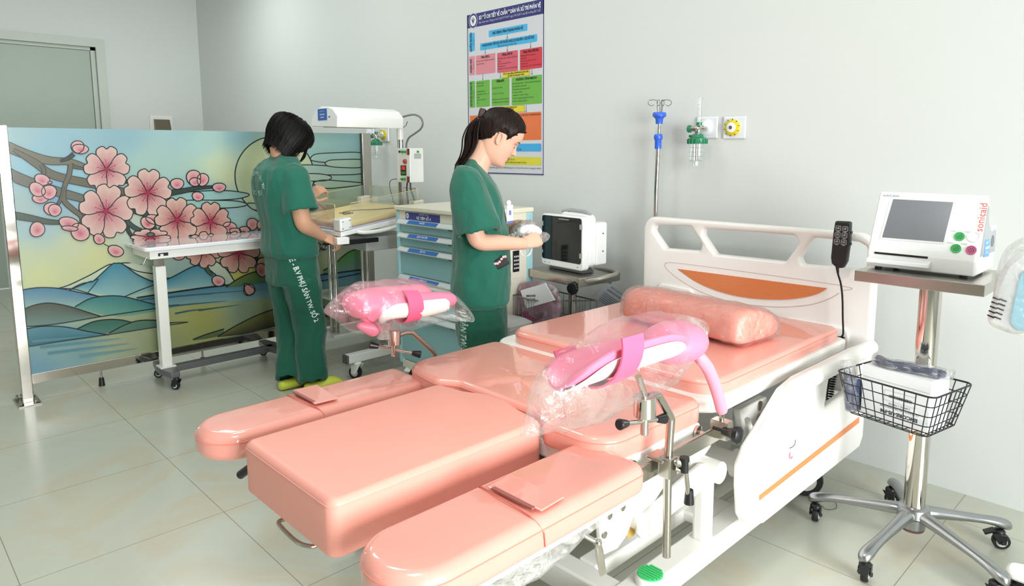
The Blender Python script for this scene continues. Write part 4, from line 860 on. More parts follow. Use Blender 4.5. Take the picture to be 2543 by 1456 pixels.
def bag(path, radii, name, parent, flat=0.6, seed=1, up=None):
    b = MB(); P = catmull([Vector(p) for p in path], 5); n = len(P); rings = []
    for i, p in enumerate(P):
        k = i/(n-1)*(len(radii)-1); a = int(k); r = radii[a]+(radii[min(a+1, len(radii)-1)]-radii[a])*(k-a)
        t = (P[min(i+1, n-1)]-P[max(i-1, 0)]).normalized(); sd = t.cross(Vector((0, 0, 1))).normalized(); uu = sd.cross(t)
        if up: uu2 = (Vector(up)-t*Vector(up).dot(t)).normalized(); sd = t.cross(uu2); uu = uu2
        m_ = 28; ring = []
        for j in range(m_):
            th = 2*pi*j/m_; rr = r*(1+0.10*noise.noise(Vector((i*0.35, j*0.55, seed)))+0.05*noise.noise(Vector((i*0.9, j*1.6, seed+5))))
            ring.append(p+sd*cos(th)*rr*flat+uu*sin(th)*rr)
        rings.append(ring)
    b.loft(rings); return b.build(name, BAG, parent, smooth=True, angle=180)
def t_handle(c, d, L_, parent):
    d = Vector(d).normalized(); b = MB(); b.cyl(c-d*L_*0.5, c+d*L_*0.5, 0.0055); o = b.build('tightening_bar', CHROME, parent, smooth=True)
    for s in (-1, 1): b = MB(); b.tube([c+d*s*L_*0.36, c+d*s*L_*0.40, c+d*s*L_*0.54, c+d*s*L_*0.56], [0.007, 0.009, 0.013, 0.010], 16); b.build('end_grip', BLACK, o, smooth=True, label='black rubber grip')
    return o
# near support
XR_ = -0.895
sr = thing('leg_support', 'bagged pink leg support on the near side of the bed, on a bent steel rod', 'leg support', (XR_, 1.40, 0.26), 'leg supports clamped to the bed')
rp = [on_x(x, y, XR_) for x, y in ((1655, 1382), (1658, 1160), (1666, 1040), (1662, 1030), (1640, 992), (1628, 983), (1605, 988))]
b = MB(); b.tube([rp[0], rp[1], rp[2]]+catmull(rp[2:], 4)[1:], 0.0105, 16); b.build('rod', STEEL, sr, smooth=True)
c_ = on_x(1658, 1162, XR_); b = MB(); b.box((XR_, c_.y, c_.z+0.004), (0.034, 0.034, 0.052)); b.box((XR_-0.022, c_.y, c_.z+0.022), (0.05, 0.052, 0.010)); b.cyl((XR_+0.01, c_.y+0.015, c_.z+0.014), (XR_+0.035, c_.y+0.04, c_.z+0.010), 0.013)
b.build('rail_clamp', STEEL, sr, bevel=0.003)
a = on_x(1700, 1148, XR_+0.03); l0 = on_x(1700, 1142, XR_+0.03); l1 = on_x(1711, 1245, XR_+0.03); mid = l0.lerp(l1, 0.3)
b = MB(); b.tube([c_+Vector((0.015, 0.01, 0)), mid], 0.006); b.tube([l0, mid, l1], 0.006); o = b.build('clamp_lever', STEEL, sr, smooth=True)
b = MB(); b.tube([l0+Vector((0, 0, 0.006)), l0-Vector((0, 0, 0.032))], [0.012, 0.010], 14); b.build('end_grip', BLACK, o, smooth=True, label='black rubber grip'); b = MB(); b.tube([l1+Vector((0, 0, 0.030)), l1-Vector((0, 0, 0.006))], [0.010, 0.013], 14); b.build('end_grip', BLACK, o, smooth=True, label='black rubber grip')
h0 = on_x(1601, 984, XR_); h1 = on_x(1601, 1034, XR_)
b = MB(); b.cyl(h1, h0, 0.026, n=28); b.cyl(h1-Vector((0, 0, 0.045)), h1, 0.010); b.build('swivel_socket', CHROME, sr, smooth=True, bevel=0.002)
t_handle(on_x(1596, 1047, XR_), on_x(1652, 1040, XR_)-on_x(1526, 1057, XR_), 0.165, sr)
pin = on_x(1585, 935, XR_); b = MB(); b.tube([h0, h0.lerp(pin, 0.6), pin], 0.008); b.build('pin', CHROME, sr, smooth=True)
ax_ = (on_x(1720, 845, XR_)-on_x(1400, 945, XR_)).normalized(); cc = on_x(1530, 890, XR_)
side_ = Vector((1, 0, 0.35))
trough(cc+Vector((0, 0, 0.055)), ax_, side_, 0.40, 0.085, 0.012, -1.25, 1.05, WSH, 'shell', sr)
trough(cc+Vector((0, 0, 0.058)), ax_, side_, 0.42, 0.080, 0.032, -1.35, 1.20, PSH, 'cushion', sr)
b = MB(); qv = Vector(ax_); sd = side_.normalized(); uu = qv.cross(sd); uu = uu if uu.z > 0 else -uu
ctr = cc+Vector((0, 0, 0.055))-qv*0.07
b.loft([[ctr+qv*w_+(sd*sin(a)-uu*cos(a))*r for w_, r in ((-0.035, 0.098), (0.035, 0.098), (0.035, 0.094), (-0.035, 0.094))] for a in [-1.5+3.0*i/16 for i in range(17)]]); b.build('strap', mat('pink_strap', '#f0668f', 0.5), sr, smooth=True, label='deep pink strap')
c_ = on_x(1675, 850, XR_); b = MB(); b.sphere(c_, (0.075, 0.095, 0.05), 20, 12); b.build('knee_cushion', PSH, sr, smooth=True)
bag([on_x(x, y, XR_) for x, y in ((1296, 1082), (1330, 1050), (1375, 1000), (1450, 955), (1540, 905), (1640, 870), (1710, 835), (1756, 812))], [0.006, 0.03, 0.070, 0.092, 0.100, 0.092, 0.055, 0.008], 'plastic_bag', sr, 0.75, 3, up=(0, 0.3, 1))
# far support
XL_ = -1.885
sl = thing('leg_support', 'bagged pink leg support on the far side of the bed, before the trolley', 'leg support', (XL_, 1.40, 0.45), 'leg supports clamped to the bed')
rp = [on_x(x, y, XL_) for x, y in ((1079, 960), (1079, 892), (1074, 875), (1030, 832), (1018, 826), (1003, 827), (988, 833))]
b = MB(); b.tube([rp[0], rp[1]]+catmull(rp[1:], 4)[1:], 0.0095, 16); b.build('rod', STEEL, sl, smooth=True)
h0 = on_x(977, 818, XL_); h1 = on_x(977, 856, XL_)
b = MB(); b.cyl(h1, h0, 0.024, n=28); b.cyl(h1-Vector((0, 0, 0.04)), h1, 0.009); b.build('swivel_socket', CHROME, sl, smooth=True, bevel=0.002)
t_handle(on_x(982, 869, XL_), Vector((0.10, 0.12, -0.035)), 0.155, sl)
b = MB(); c_ = on_x(1079, 940, XL_); b.box((XL_, c_.y, 0.495), (0.034, 0.034, 0.05)); b.build('rail_clamp', STEEL, sl, bevel=0.003)
def OX(x, y, d=0): return on_x(x, y, XL_+d)
ctr = OX(925, 778)
b = MB(); cpth = [OX(872, 770), OX(885, 760), OX(930, 752), OX(1000, 738), OX(1048, 735)]
def blob(path, rad, name, m, sq=1.0, up=(0, 0, 1), parent=sl, fl=1.0, n=18):
    b = MB(); P = catmull([Vector(p) for p in path], 5); k = len(P); rings = []
    for i, p in enumerate(P):
        q = i/(k-1)*(len(rad)-1); a = int(q); r = rad[a]+(rad[min(a+1, len(rad)-1)]-rad[a])*(q-a)
        t = (P[min(i+1, k-1)]-P[max(i-1, 0)]).normalized(); uu = (Vector(up)-t*Vector(up).dot(t)).normalized(); sd = t.cross(uu)
        rings.append([p+sd*cos(2*pi*j/n)*r*fl+uu*sin(2*pi*j/n)*r*sq for j in range(n)])
    b.loft(rings); return b.build(name, m, parent, smooth=True, angle=180)
blob([OX(862, 765, -0.02), OX(880, 760, -0.02), OX(935, 750, -0.02), OX(1000, 738, -0.03), OX(1045, 728, -0.04), OX(1062, 728, -0.04)], [0.012, 0.055, 0.066, 0.055, 0.045, 0.012], 'cushion', PSH, 0.72, fl=1.35)
blob([OX(905, 800), OX(915, 785), OX(945, 762, 0.03), OX(1000, 752, 0.05), OX(1080, 745, 0.05), OX(1118, 745, 0.05), OX(1128, 748, 0.05)], [0.010, 0.036, 0.040, 0.034, 0.034, 0.030, 0.008], 'cushion_rim', PSH, 0.8)
blob([OX(948, 800, 0.03), OX(955, 785, 0.05), OX(985, 772, 0.07), OX(1050, 765, 0.07), OX(1100, 757, 0.07), OX(1112, 758, 0.07)], [0.008, 0.020, 0.028, 0.034, 0.028, 0.008], 'shell', WSH, 0.9)
b = MB(); cc = OX(1010, 758, 0.05); tt = (OX(1050, 755, 0.05)-OX(980, 762, 0.05)).normalized()
b.loft([[cc+tt*w_+(Vector((1, 0, 0))*cos(a)+Vector((0, 0, 1))*sin(a))*r for w_, r in ((-0.03, 0.058), (0.03, 0.054), (0.03, 0.050), (-0.03, 0.054))] for a in [-2.2+3.4*i/16 for i in range(17)]]); b.build('strap', mat('pink_strap', '#f0668f', 0.5), sl, smooth=True, label='deep pink strap')
blob([OX(890, 808), OX(925, 815), OX(950, 812)], [0.01, 0.035, 0.01], 'cushion_end', PSH, 0.8)
bag([OX(806, 773), OX(835, 768), OX(880, 765), OX(960, 762), OX(1040, 755), (OX(1110, 762)), OX(1150, 780), OX(1176, 796)], [0.006, 0.034, 0.078, 0.092, 0.082, 0.052, 0.030, 0.006], 'plastic_bag', sl, 0.95, 9)
b = MB(); b.loft([[OX(955, 800, 0.05)+Vector((0.03*cos(t), 0.028*sin(t), 0)) for t in [i*pi/5 for i in range(10)]], [OX(955, 822, 0.04)+Vector((0.018*cos(t), 0.014*sin(t), 0)) for t in [i*pi/5 for i in range(10)]], [OX(952, 840, 0.03)+Vector((0.026*cos(t), 0.022*sin(t), 0)) for t in [i*pi/5 for i in range(10)]]])
o = b.build('bag_knot', film, sl, smooth=True); disp_noise(o, 50, 0.006)
# ================================================================ fetal monitor on its rolling stand
def on_plane(px, py, p, n): r = ray(px, py); n = Vector(n); return EYE + r*((Vector(p)-EYE).dot(n)/r.dot(n))
SX, SY = -0.608, 2.36
st = thing('rolling_stand', 'steel rolling stand with five-legged cast base, flat top shelf and black wire basket', 'rolling stand', (SX, SY, 0))
ALU = mat('cast_aluminium', '#a9abad', 0.3, 1.0, bump=(40, 0.08, 0.002))
b = MB(); b.cyl((SX, SY, 0.135), (SX, SY, 0.875), 0.031, n=36); b.build('pole', CHROME, st, smooth=True)
hub = MB().lathe([(0.001, 0.075), (0.036, 0.077), (0.038, 0.11), (0.050, 0.120), (0.044, 0.145), (0.034, 0.150), (0.001, 0.150)], (SX, SY, 0), n=36).build('hub', ALU, st, smooth=True)
MB().lathe([(0.001, 0), (0.033, 0), (0.036, 0.008), (0.001, 0.008)], (SX, SY, 0.068), n=24).build('bottom_cap', mat('brown_cap', '#6d4b45', 0.5), hub, smooth=True)
for a in (118, 190, 262, 334, 46):
    d = Vector((cos(radians(a)), sin(radians(a)), 0)); s = Vector((-d.y, d.x, 0)); O = Vector((SX, SY, 0))
    prof = [(0.02, 0.128, 0.030, 0.022), (0.07, 0.122, 0.020, 0.020), (0.14, 0.112, 0.017, 0.016), (0.21, 0.103, 0.016, 0.013), (0.255, 0.096, 0.019, 0.014), (0.285, 0.086, 0.022, 0.018), (0.305, 0.080, 0.019, 0.018), (0.316, 0.077, 0.009, 0.010)]
    b = MB(); b.loft([[O+d*r+s*cos(t)*w_+Vector((0, 0, z+sin(t)*h)) for t in [i*pi/8 for i in range(16)]] for r, z, w_, h in prof])
    o = b.build('leg', ALU, st, smooth=True, angle=180); o.modifiers.new('s', 'SUBSURF').render_levels = 1
    caster(st, SX+d.x*0.288, SY+d.y*0.288, 0.0255, 0.066, radians(a+{118: 60, 190: 95, 262: 20, 334: 200, 46: 160}[a]), w=0.020, brake=a in (262, 46))
b = MB(); b.box2((-0.778, 2.205, 0.872), (-0.44, 2.51, 0.905)); b.build('shelf', STEEL, st, bevel=0.0015)
b = MB(); b.box2((SX-0.05, SY-0.04, 0.86), (SX+0.05, SY+0.04, 0.873)); b.build('shelf_bracket', DGREY, st, bevel=0.002)
# wire basket
wire = mat('black_wire', '#26262a', 0.4, 0.3)
TR = [(-0.785, 2.125), (-0.505, 2.07), (-0.462, 2.285), (-0.740, 2.335)]; BR = [(-0.760, 2.165), (-0.530, 2.118), (-0.497, 2.285), (-0.725, 2.325)]
TZ, BZ = 0.602, 0.470
b = MB()
def lerp2(a, c, t): return (a[0]+(c[0]-a[0])*t, a[1]+(c[1]-a[1])*t)
tr = [Vector((*p, TZ)) for p in rpoly(TR, 0.02, 4)]; b.tube(tr+[tr[0]], 0.0028, 6)
for k in (0.25, 0.5, 0.75, 1.0):
    rr = rpoly([lerp2(TR[i], BR[i], k) for i in range(4)], 0.018, 3); rr = [Vector((*p, TZ+(BZ-TZ)*k)) for p in rr]; b.tube(rr+[rr[0]], 0.0016, 5)
for i, n_ in ((0, 9), (1, 8), (2, 9), (3, 8)):
    for k in range(n_):
        t = (k+0.5)/n_; a = lerp2(TR[i], TR[(i+1) % 4], t); c_ = lerp2(BR[i], BR[(i+1) % 4], t); b.tube([Vector((*a, TZ)), Vector((*c_, BZ))], 0.0015, 5)
for k in range(9): t = (k+0.5)/9; b.tube([Vector((*lerp2(BR[0], BR[1], t), BZ)), Vector((*lerp2(BR[3], BR[2], t), BZ))], 0.0015, 5)
for k in range(8): t = (k+0.5)/8; b.tube([Vector((*lerp2(BR[0], BR[3], t), BZ)), Vector((*lerp2(BR[1], BR[2], t), BZ))], 0.0015, 5)
b.build('wire_basket', wire, st, smooth=True)
# contents of the basket
car = thing('carton', 'white carton with upside-down printed label inside the black wire basket', 'box', (-0.63, 2.2, BZ+0.003))
b = MB(); e1 = Vector((0.981, -0.192, 0)); e2 = Vector((0.192, 0.981, 0)); c0 = Vector((-0.728, 2.185, BZ+0.003)); BXL, BXW, BXH = 0.198, 0.105, 0.150
V = [c0, c0+e1*BXL, c0+e1*BXL+e2*BXW, c0+e2*BXW]; V = V+[v+Vector((0, 0, BXH)) for v in V]
b.add(V, [(3, 2, 1, 0), (4, 5, 6, 7), (0, 1, 5, 4), (1, 2, 6, 5), (2, 3, 7, 6), (3, 0, 4, 7)]); cb = b.build('carton_body', mat('white_card', '#eff0f3', 0.6), car, bevel=0.0015)
b = MB(); f = frame(c0+Vector((0, 0, BXH-0.032))-e2*0.0022-e1*0.002, e1, (0, 0, 1), -e2); b.prism([(0, 0), (BXL+0.004, 0), (BXL+0.004, 0.034), (0, 0.034)], f, (-0.0004, 0.0012)); b.build('lid_flap', mat('white_card', '#eff0f3'), car)
b = MB(); fu = frame(c0+e1*0.115+Vector((0, 0, 0.062))-e2*0.0009, -e1, (0, 0, -1), -e2); ink = mat('print_ink', '#3b3b44', 0.6)
text_mb('ENCORE-US-FM', 0.0155, lambda u, v, w_: fu(u, v+0.036, w_), mb=b, bold=0.0006); text_mb('ULTRASOUND TRANSDUCER', 0.0085, lambda u, v, w_: fu(u, v+0.020, w_), mb=b); text_mb('2.0MHZ 1 METRE', 0.0085, lambda u, v, w_: fu(u, v+0.009, w_), mb=b)
random.seed(3)
x = -0.035
while x < 0.03: w_ = random.uniform(0.0006, 0.0022); b.poly([fu(x, -0.018, 0), fu(x+w_, -0.018, 0), fu(x+w_, -0.009, 0), fu(x, -0.009, 0)]); x += w_+random.uniform(0.0006, 0.0018)
for r in ((-0.045, -0.03, 0.045, -0.0295), (-0.045, 0.0015, 0.045, 0.002), (-0.045, -0.03, -0.0445, 0.002), (0.0445, -0.03, 0.045, 0.002)): b.poly([fu(r[0], r[1], 0), fu(r[2], r[1], 0), fu(r[2], r[3], 0), fu(r[0], r[3], 0)])
b.build('label_print', ink, cb)
navy = mat('navy_webbing', '#2b3a66', 0.6, bump=(120, 0.4, 0.001)); thinf = clear_mat('thin_film', haze=0.10, rough=0.08, wr=(30, 1.0, 0.02), edge=0.6)
def bundle(P, name, label, r, wr_, strands=5, up=(0, 0, 1)):
    t = thing(name, label, 'strap bundle', P[0], 'strap bundles in the wire basket'); b = MB(); Q = catmull([Vector(p) for p in P], 6)
    for k in range(strands):
        a = 2*pi*k/strands; b.tube([q+Vector((0, 0.9*cos(a)*r, sin(a)*r*0.6+r*0.2*sin(i*0.7+k))) for i, q in enumerate(Q)], r*0.55, 8, sq=0.6)
    b.build('webbing', navy, t, smooth=True)
    b = MB(); n = len(Q); b.loft([[q+Vector((0, cos(a)*wr_, sin(a)*wr_*0.6)) for a in [j*2*pi/12 for j in range(12)]] for q in [Q[0]+(Q[0]-Q[2])*0.8]+Q+[Q[-1]+(Q[-1]-Q[-3])*2.2]]); o = b.build('plastic_sleeve', thinf, t, smooth=True, angle=180); disp_noise(o, 40, 0.006); return t
def OZ(x, y, z): return on_z(x, y, z)
z_ = BZ+BXH+0.018
bundle([OZ(2178, 892, z_), OZ(2215, 905, z_), OZ(2270, 915, z_), OZ(2315, 925, z_), OZ(2348, 930, z_)], 'strap_bundle', 'navy elastic straps in clear plastic lying on top of the white carton', 0.012, 0.026)
p_ = thing('strap_roll', 'rolled navy straps in clear plastic standing at the left end of the wire basket', 'strap bundle', (-0.75, 2.17, BZ+0.01), 'strap bundles in the wire basket')
b = MB(); 
for k in range(3): b.cyl((-0.757+0.010*k, 2.172+0.016*k, BZ+0.006), (-0.765+0.010*k, 2.160+0.016*k, BZ+0.118-0.01*k), 0.010, n=12)
b.build('webbing', navy, p_, smooth=True)
b = MB(); b.loft([[Vector((-0.750+0.021*cos(a)-0.02*t, 2.185+0.032*sin(a)-0.012*t, BZ+0.004+0.150*t)) for a in [j*pi/7 for j in range(14)]] for t in [0, 0.2, 0.4, 0.6, 0.8, 1.0]]); o = b.build('plastic_sleeve', thinf, p_, smooth=True); disp_noise(o, 40, 0.006)
# the monitor itself
fm = thing('fetal_monitor', 'white bedside fetal monitor with slanted grey screen and coloured sockets on the rolling stand', 'fetal monitor', (-0.63, 2.38, 0.906))
FX0, FX1 = -0.772, -0.483
FMW = mat('monitor_white', '#f3f3f3', 0.3, coat=0.3, vary=(5, 0.005)); FMG = mat('monitor_grey', '#9ea1a5', 0.45)
prof = [(2.283, 0.912), (2.283, 0.955), (2.290, 0.975), (2.358, 1.136), (2.370, 1.140), (2.385, 1.135), (2.392, 1.10), (2.40, 1.06), (2.43, 1.045), (2.49, 1.04), (2.50, 1.03), (2.50, 0.912)]
b = MB(); b.prism(rpoly(prof, 0.006, 3), lambda u, v, d: Vector((d, u, v)), (FX0, FX1)); b.build('housing', FMW, fm, smooth=True, bevel=0.005)
side = [(2.33, 0.965), (2.345, 1.03), (2.372, 1.11), (2.384, 1.10), (2.394, 1.055), (2.43, 1.038), (2.492, 1.033), (2.494, 0.965)]
b = MB(); b.prism(side, lambda u, v, d: Vector((d, u, v)), (FX1-0.002, FX1+0.0015)); b.build('side_panel', FMG, fm)
for y in (2.435, 2.475): b = MB(); b.box((FX1+0.001, y, 1.04), (0.006, 0.010, 0.016)); b.build('clip', FMW, fm, bevel=0.001)
b = MB(); b.lathe([(0.001, 0), (0.017, 0), (0.017, 0.0015), (0.001, 0.0015)], (FX1+0.0012, 2.455, 1.000), (1, 0, 0), 24); b.build('speaker_vent', mat('vent_dark', '#6e7276', 0.6), fm)
b = MB(); b.prism([(2.365, 0.960), (2.425, 0.957), (2.425, 1.008), (2.365, 1.012)], lambda u, v, d: Vector((FX1+d, u, v)), (0.0015, 0.0022)); lb = b.build('blue_label', mat('label_blue', '#5d9ad0', 0.4), fm)
b = MB(); g_ = frame((FX1+0.0026, 2.395, 0.985), (0, 1, 0), (0, 0, 1), (1, 0, 0)); WINK = mat('label_white', '#eef2f8', 0.5)
text_mb('KHOA ĐẺ', 0.010, lambda u, v, w_: g_(u, v+0.016, w_), mb=b); text_mb('MONITOR', 0.010, lambda u, v, w_: g_(u, v, w_), mb=b, bold=0.0004); text_mb('SỐ 02', 0.010, lambda u, v, w_: g_(u, v-0.014, w_), mb=b); b.build('lettering', WINK, lb)
fo, fn = Vector((0, 2.290, 0.975)), Vector((0, -0.161, 0.068)).normalized(); fup = Vector((0, 0.068, 0.161)).normalized()
ff = frame(fo, (1, 0, 0), fup, fn)
def onf(x, y): p = on_plane(x, y, fo+fn*0.0, fn)-fo; return (p.x, p.dot(fup))
def onfplate(pts, d0, d1, name, m, parent=None, rad=0.0, bev=0, label=None):
    P = [onf(*p) for p in pts]; P = rpoly(P, rad, 4) if rad else P; b = MB(); b.prism(P, ff, (d0, d1)); return b.build(name, m, parent or fm, bevel=bev, label=label)
bz = onfplate([(2213, 489), (2373, 497), (2346, 607), (2184, 595)], -0.001, 0.0012, 'screen_bezel', mat('bezel_light', '#e3e4e6', 0.35), rad=0.004)
onfplate([(2219, 495), (2368, 503), (2343, 602), (2191, 590)], 0.001, 0.0018, 'screen', mat('screen_grey', '#72747a', 0.25, coat=0.5, coat_rough=0.2), bz)
so = mat('socket_green', '#1fae4f', 0.3, coat=0.5); sm = mat('socket_magenta', '#c2447c', 0.3, coat=0.5); sr_ = mat('socket_rim', '#dfe3e2', 0.3)
for x, y, m_, lab in ((2383, 588, so, 'green socket'), (2374, 618, so, 'green socket'), (2412, 622, sm, 'magenta socket'), (2419, 589, FMW, 'white blank cover')):
    u, v = onf(x, y); c_ = ff(u, v, 0); rr = 0.0135 if m_ is not FMW else 0.016
    b = MB(); b.lathe([(0.001, -0.001), (rr, -0.001), (rr, 0.003), (rr*0.82, 0.003), (rr*0.78, 0.001), (0.001, 0.001)], c_, fn, 28); o = b.build('socket', m_, fm, smooth=True, label=lab)
    if m_ is not FMW:
        b = MB()
        for k in range(7): a = k*pi/3; rk = rr*0.42 if k else 0; b.lathe([(0.0001, 0), (0.0013, 0), (0.0013, 0.002), (0.0001, 0.002)], c_+Vector((1, 0, 0))*rk*cos(a)+fup*rk*sin(a)+fn*0.001, fn, 8)
        b.build('pins', mat('pin_dark', '#0d4a2a', 0.4) if m_ is so else mat('pin_dark2', '#5a1838', 0.4), o)
b = MB(); u, v = onf(2213, 487)
text_mb('HUNTLEIGH', 0.0085, lambda a, c, w_: ff(u+a, v+c, 0.0006), mb=b, bold=0.0002); b.build('maker_lettering', mat('grey_ink', '#8a8d95', 0.5), fm)
b = MB(); u, v = onf(2438, 540); text_mb('sonicaid', 0.027, lambda a, c, w_: ff(u-c, v+a, 0.0006), mb=b, bold=0.0003); b.build('name_lettering', mat('orange_ink', '#e2685a', 0.5), fm, label='orange lettering')
b = MB(); u, v = onf(2450, 524); text_mb('Team3', 0.012, lambda a, c, w_: ff(u-c, v+a, 0.0006), mb=b)
for x, y, t in ((2370, 575, 'PORT 1'), (2403, 577, 'PORT 2'), (2360, 604, 'PORT 3'), (2395, 607, 'EVENT')): u, v = onf(x, y); text_mb(t, 0.0055, lambda a, c, w_: ff(u+a, v+c, 0.0006), mb=b)
u, v = onf(2434, 505); b.poly([ff(u+0.005*cos(t), v+0.005*sin(t), 0.0006) for t in [i*pi/8 for i in range(16)]]) if False else None
b.build('small_lettering', mat('grey_ink', '#8a8d95'), fm)
yf = 2.2825
def onv(x, y): return on_y(x, y, yf)
b = MB(); a = onv(2172, 627); c_ = onv(2304, 641); b.box(((a.x+c_.x)/2, yf, (a.z+c_.z)/2), (abs(c_.x-a.x), 0.003, 0.006)); b.build('paper_slot', BLACK, fm)
a = onv(2158, 640); c_ = onv(2312, 655)
b = MB(); b.prism([(yf, 0.945), (yf-0.022, 0.938), (yf-0.024, 0.926), (yf, 0.924)], lambda u, v, d: Vector((d, u, v)), (a.x, c_.x)); b.build('paper_tray', FMW, fm, bevel=0.002)
b = MB()
for xx in (FX0+0.03, FX1-0.03):
    for yy in (2.30, 2.47): b.lathe([(0.001, 0), (0.01, 0), (0.01, 0.007), (0.001, 0.007)], (xx, yy, 0.9055), n=12)
b.build('rubber_feet', RUBBER, fm)
# wire loop on the floor beside the left caster
b = MB(); lp = [on_z(x, y, 0.003) for x, y in ((2046, 1242), (2068, 1243), (2077, 1252), (2076, 1262), (2062, 1266), (2048, 1264), (2043, 1256))]; b.tube(catmull(lp, 5), 0.0009, 5)
T(b.build('wire_loop', BLACK, None, smooth=True), 'thin black wire loop on the floor beside the stand\'s left caster', 'wire')
# ================================================================ mobile device at the right edge
ed = thing('mobile_lamp', 'plastic-wrapped white mobile device with pale blue front at the right edge', 'medical device', (-0.12, 2.36, 0))
hd = on_y(2460, 795, 2.10); 
def EY(x, y, Y=2.12): return on_y(x, y, Y)
P = [EY(*p) for p in ((2497, 655), (2474, 705), (2453, 795), (2463, 810), (2510, 828), (2640, 850), (2680, 800), (2660, 640), (2580, 610), (2530, 625))]; P = rpoly([(p.x, p.z) for p in P], 0.02, 5)
b = MB(); b.prism(P, lambda u, v, d: Vector((u, d, v)), (2.10, 2.20)); hb_ = b.build('head_shell', FMW, ed, smooth=True, bevel=0.014)
P = [EY(*p, 2.095) for p in ((2533, 680), (2506, 800), (2522, 820), (2640, 838), (2650, 700), (2600, 650))]; P = rpoly([(p.x, p.z) for p in P], 0.02, 5)
b = MB(); b.prism(P, lambda u, v, d: Vector((u, d, v)), (2.096, 2.104)); b.build('front_panel', mat('pale_blue_panel', '#a9e2f6', 0.25, coat=0.5), ed, smooth=True, bevel=0.002, label='pale blue front panel')
b = MB()
for k in range(5):
    for j in range(2):
        c_ = EY(2474-3.4*k+17*j, 742+11*k+4*j, 2.0995); b.box(c_, (0.016, 0.002, 0.0035), Matrix.Rotation(0.30, 3, 'Y'))
b.build('vent_slots', BLACK, hb_)
b = MB(); b.cyl((-0.12, 2.36, 0.10), (-0.12, 2.36, 0.95), 0.02); b.tube([(-0.12, 2.36, 0.94), (-0.14, 2.30, 0.93), (-0.2, 2.2, 0.92)], 0.018); b.build('column', WHITE, ed, smooth=True)
f0 = on_z(2500, 1402, 0.10); 
b = MB(); b.prism(rpoly([(f0.x, f0.y-0.035), (f0.x+0.32, f0.y-0.03), (f0.x+0.32, f0.y+0.12), (f0.x+0.2, f0.y+0.10), (f0.x, f0.y+0.03)], 0.025, 5), lambda u, v, d: Vector((u, v, d)), (0.075, 0.100)); b.build('base_foot', WHITE, ed, smooth=True, bevel=0.008)
caster(ed, f0.x+0.03, f0.y+0.0, 0.034, 0.077, 0.9, w=0.035)
b = MB(); P = [EY(*p, 2.07) for p in ((2468, 640), (2455, 800), (2480, 830), (2560, 850), (2660, 700), (2600, 590), (2520, 600))]
b.loft([[Vector((p.x*k+(1-k)*(-0.22), 2.15+dy, p.z*k+(1-k)*0.93)) for p in P] for k, dy in ((0.93, -0.07), (1.02, -0.05), (1.06, 0.0), (1.04, 0.05), (0.95, 0.08))]); o = b.build('plastic_cover', thinf, ed, smooth=True, angle=180); o.modifiers.new('s', 'SUBSURF').render_levels = 2
# ================================================================ bed hand control on its coiled cord
YC = 2.643
hc = thing('hand_control', 'black bed hand control with six white symbols hung on the headboard by a coiled cord', 'hand control', on_y(2085, 660, YC))
P = [on_y(x, y, YC) for x, y in ((2073, 549), (2112, 551), (2110, 600), (2103, 650), (2094, 666), (2078, 667), (2064, 655), (2062, 640), (2068, 580))]
b = MB(); b.prism(rpoly([(p.x, p.z) for p in P], 0.008, 4), lambda u, v, d: Vector((u, d, v)), (YC, YC+0.024)); hb2 = b.build('control_body', mat('matt_black', '#1d1b1e', 0.42, coat=0.2), hc, smooth=True, bevel=0.006)
b = MB()
for (x, y) in ((2082, 567), (2099, 569), (2080, 583), (2097, 585), (2078, 600), (2095, 602)):
    c_ = on_y(x, y, YC-0.0008); q = rpoly([(-0.0088, -0.0088), (0.0088, -0.0088), (0.0088, 0.0088), (-0.0088, 0.0088)], 0.003, 3)
    b.tube([Vector((c_.x+u, YC-0.0006, c_.z+v)) for u, v in q]+[Vector((c_.x+q[0][0], YC-0.0006, c_.z+q[0][1]))], 0.0007, 5)
    b.box((c_.x, YC-0.0006, c_.z-0.002), (0.009, 0.0012, 0.0016)); b.box((c_.x+0.002, YC-0.0006, c_.z+0.003), (0.0016, 0.0012, 0.006)); b.box((c_.x-0.003, YC-0.0006, c_.z+0.002), (0.005, 0.0012, 0.0015))
    b.box((c_.x, YC-0.0006, c_.z-0.012), (0.008, 0.0012, 0.0014))
b.build('button_symbols', mat('white_print', '#d8d8d8', 0.5), hb2)
b = MB(); 
for x, y in ((2114, 578), (2112, 606)): p = on_y(x, y, YC+0.012); b.box(p, (0.006, 0.012, 0.010))
b.build('hanger_hook', BLACK, hc)
YB = 2.650; pts = [on_y(x, y, YB) for x, y in ((2080, 666), (2081, 680), (2088, 705), (2092, 740), (2093, 790), (2094, 828), (2090, 836))]
b = MB(); b.tube(catmull(pts, 5), 0.0036, 8); b.tube([pts[0]+Vector((0, -0.005, 0.01)), pts[1]], [0.007, 0.004], 10)
cl = [on_y(x, y, YB) for x, y in ((2088, 838), (2078, 870), (2072, 920), (2064, 960), (2060, 1000), (2060, 1050), (2075, 1100))]; cl = catmull(cl, 30); n = len(cl); turns = 38
b.tube([cl[0]]+[p+Vector((cos(i/n*turns*2*pi)*0.0125, sin(i/n*turns*2*pi)*0.0125, 0)) for i, p in enumerate(catmull(cl, 5))] if False else [Vector(cl[int(i/900*(n-1))]).lerp(cl[min(n-1, int(i/900*(n-1))+1)], (i/900*(n-1)) % 1)+Vector((cos(i/900*turns*2*pi)*0.0120, sin(i/900*turns*2*pi)*0.0105, 0)) for i in range(901)], 0.0028, 6)
b.build('coiled_cord', BLACK, hc, smooth=True)
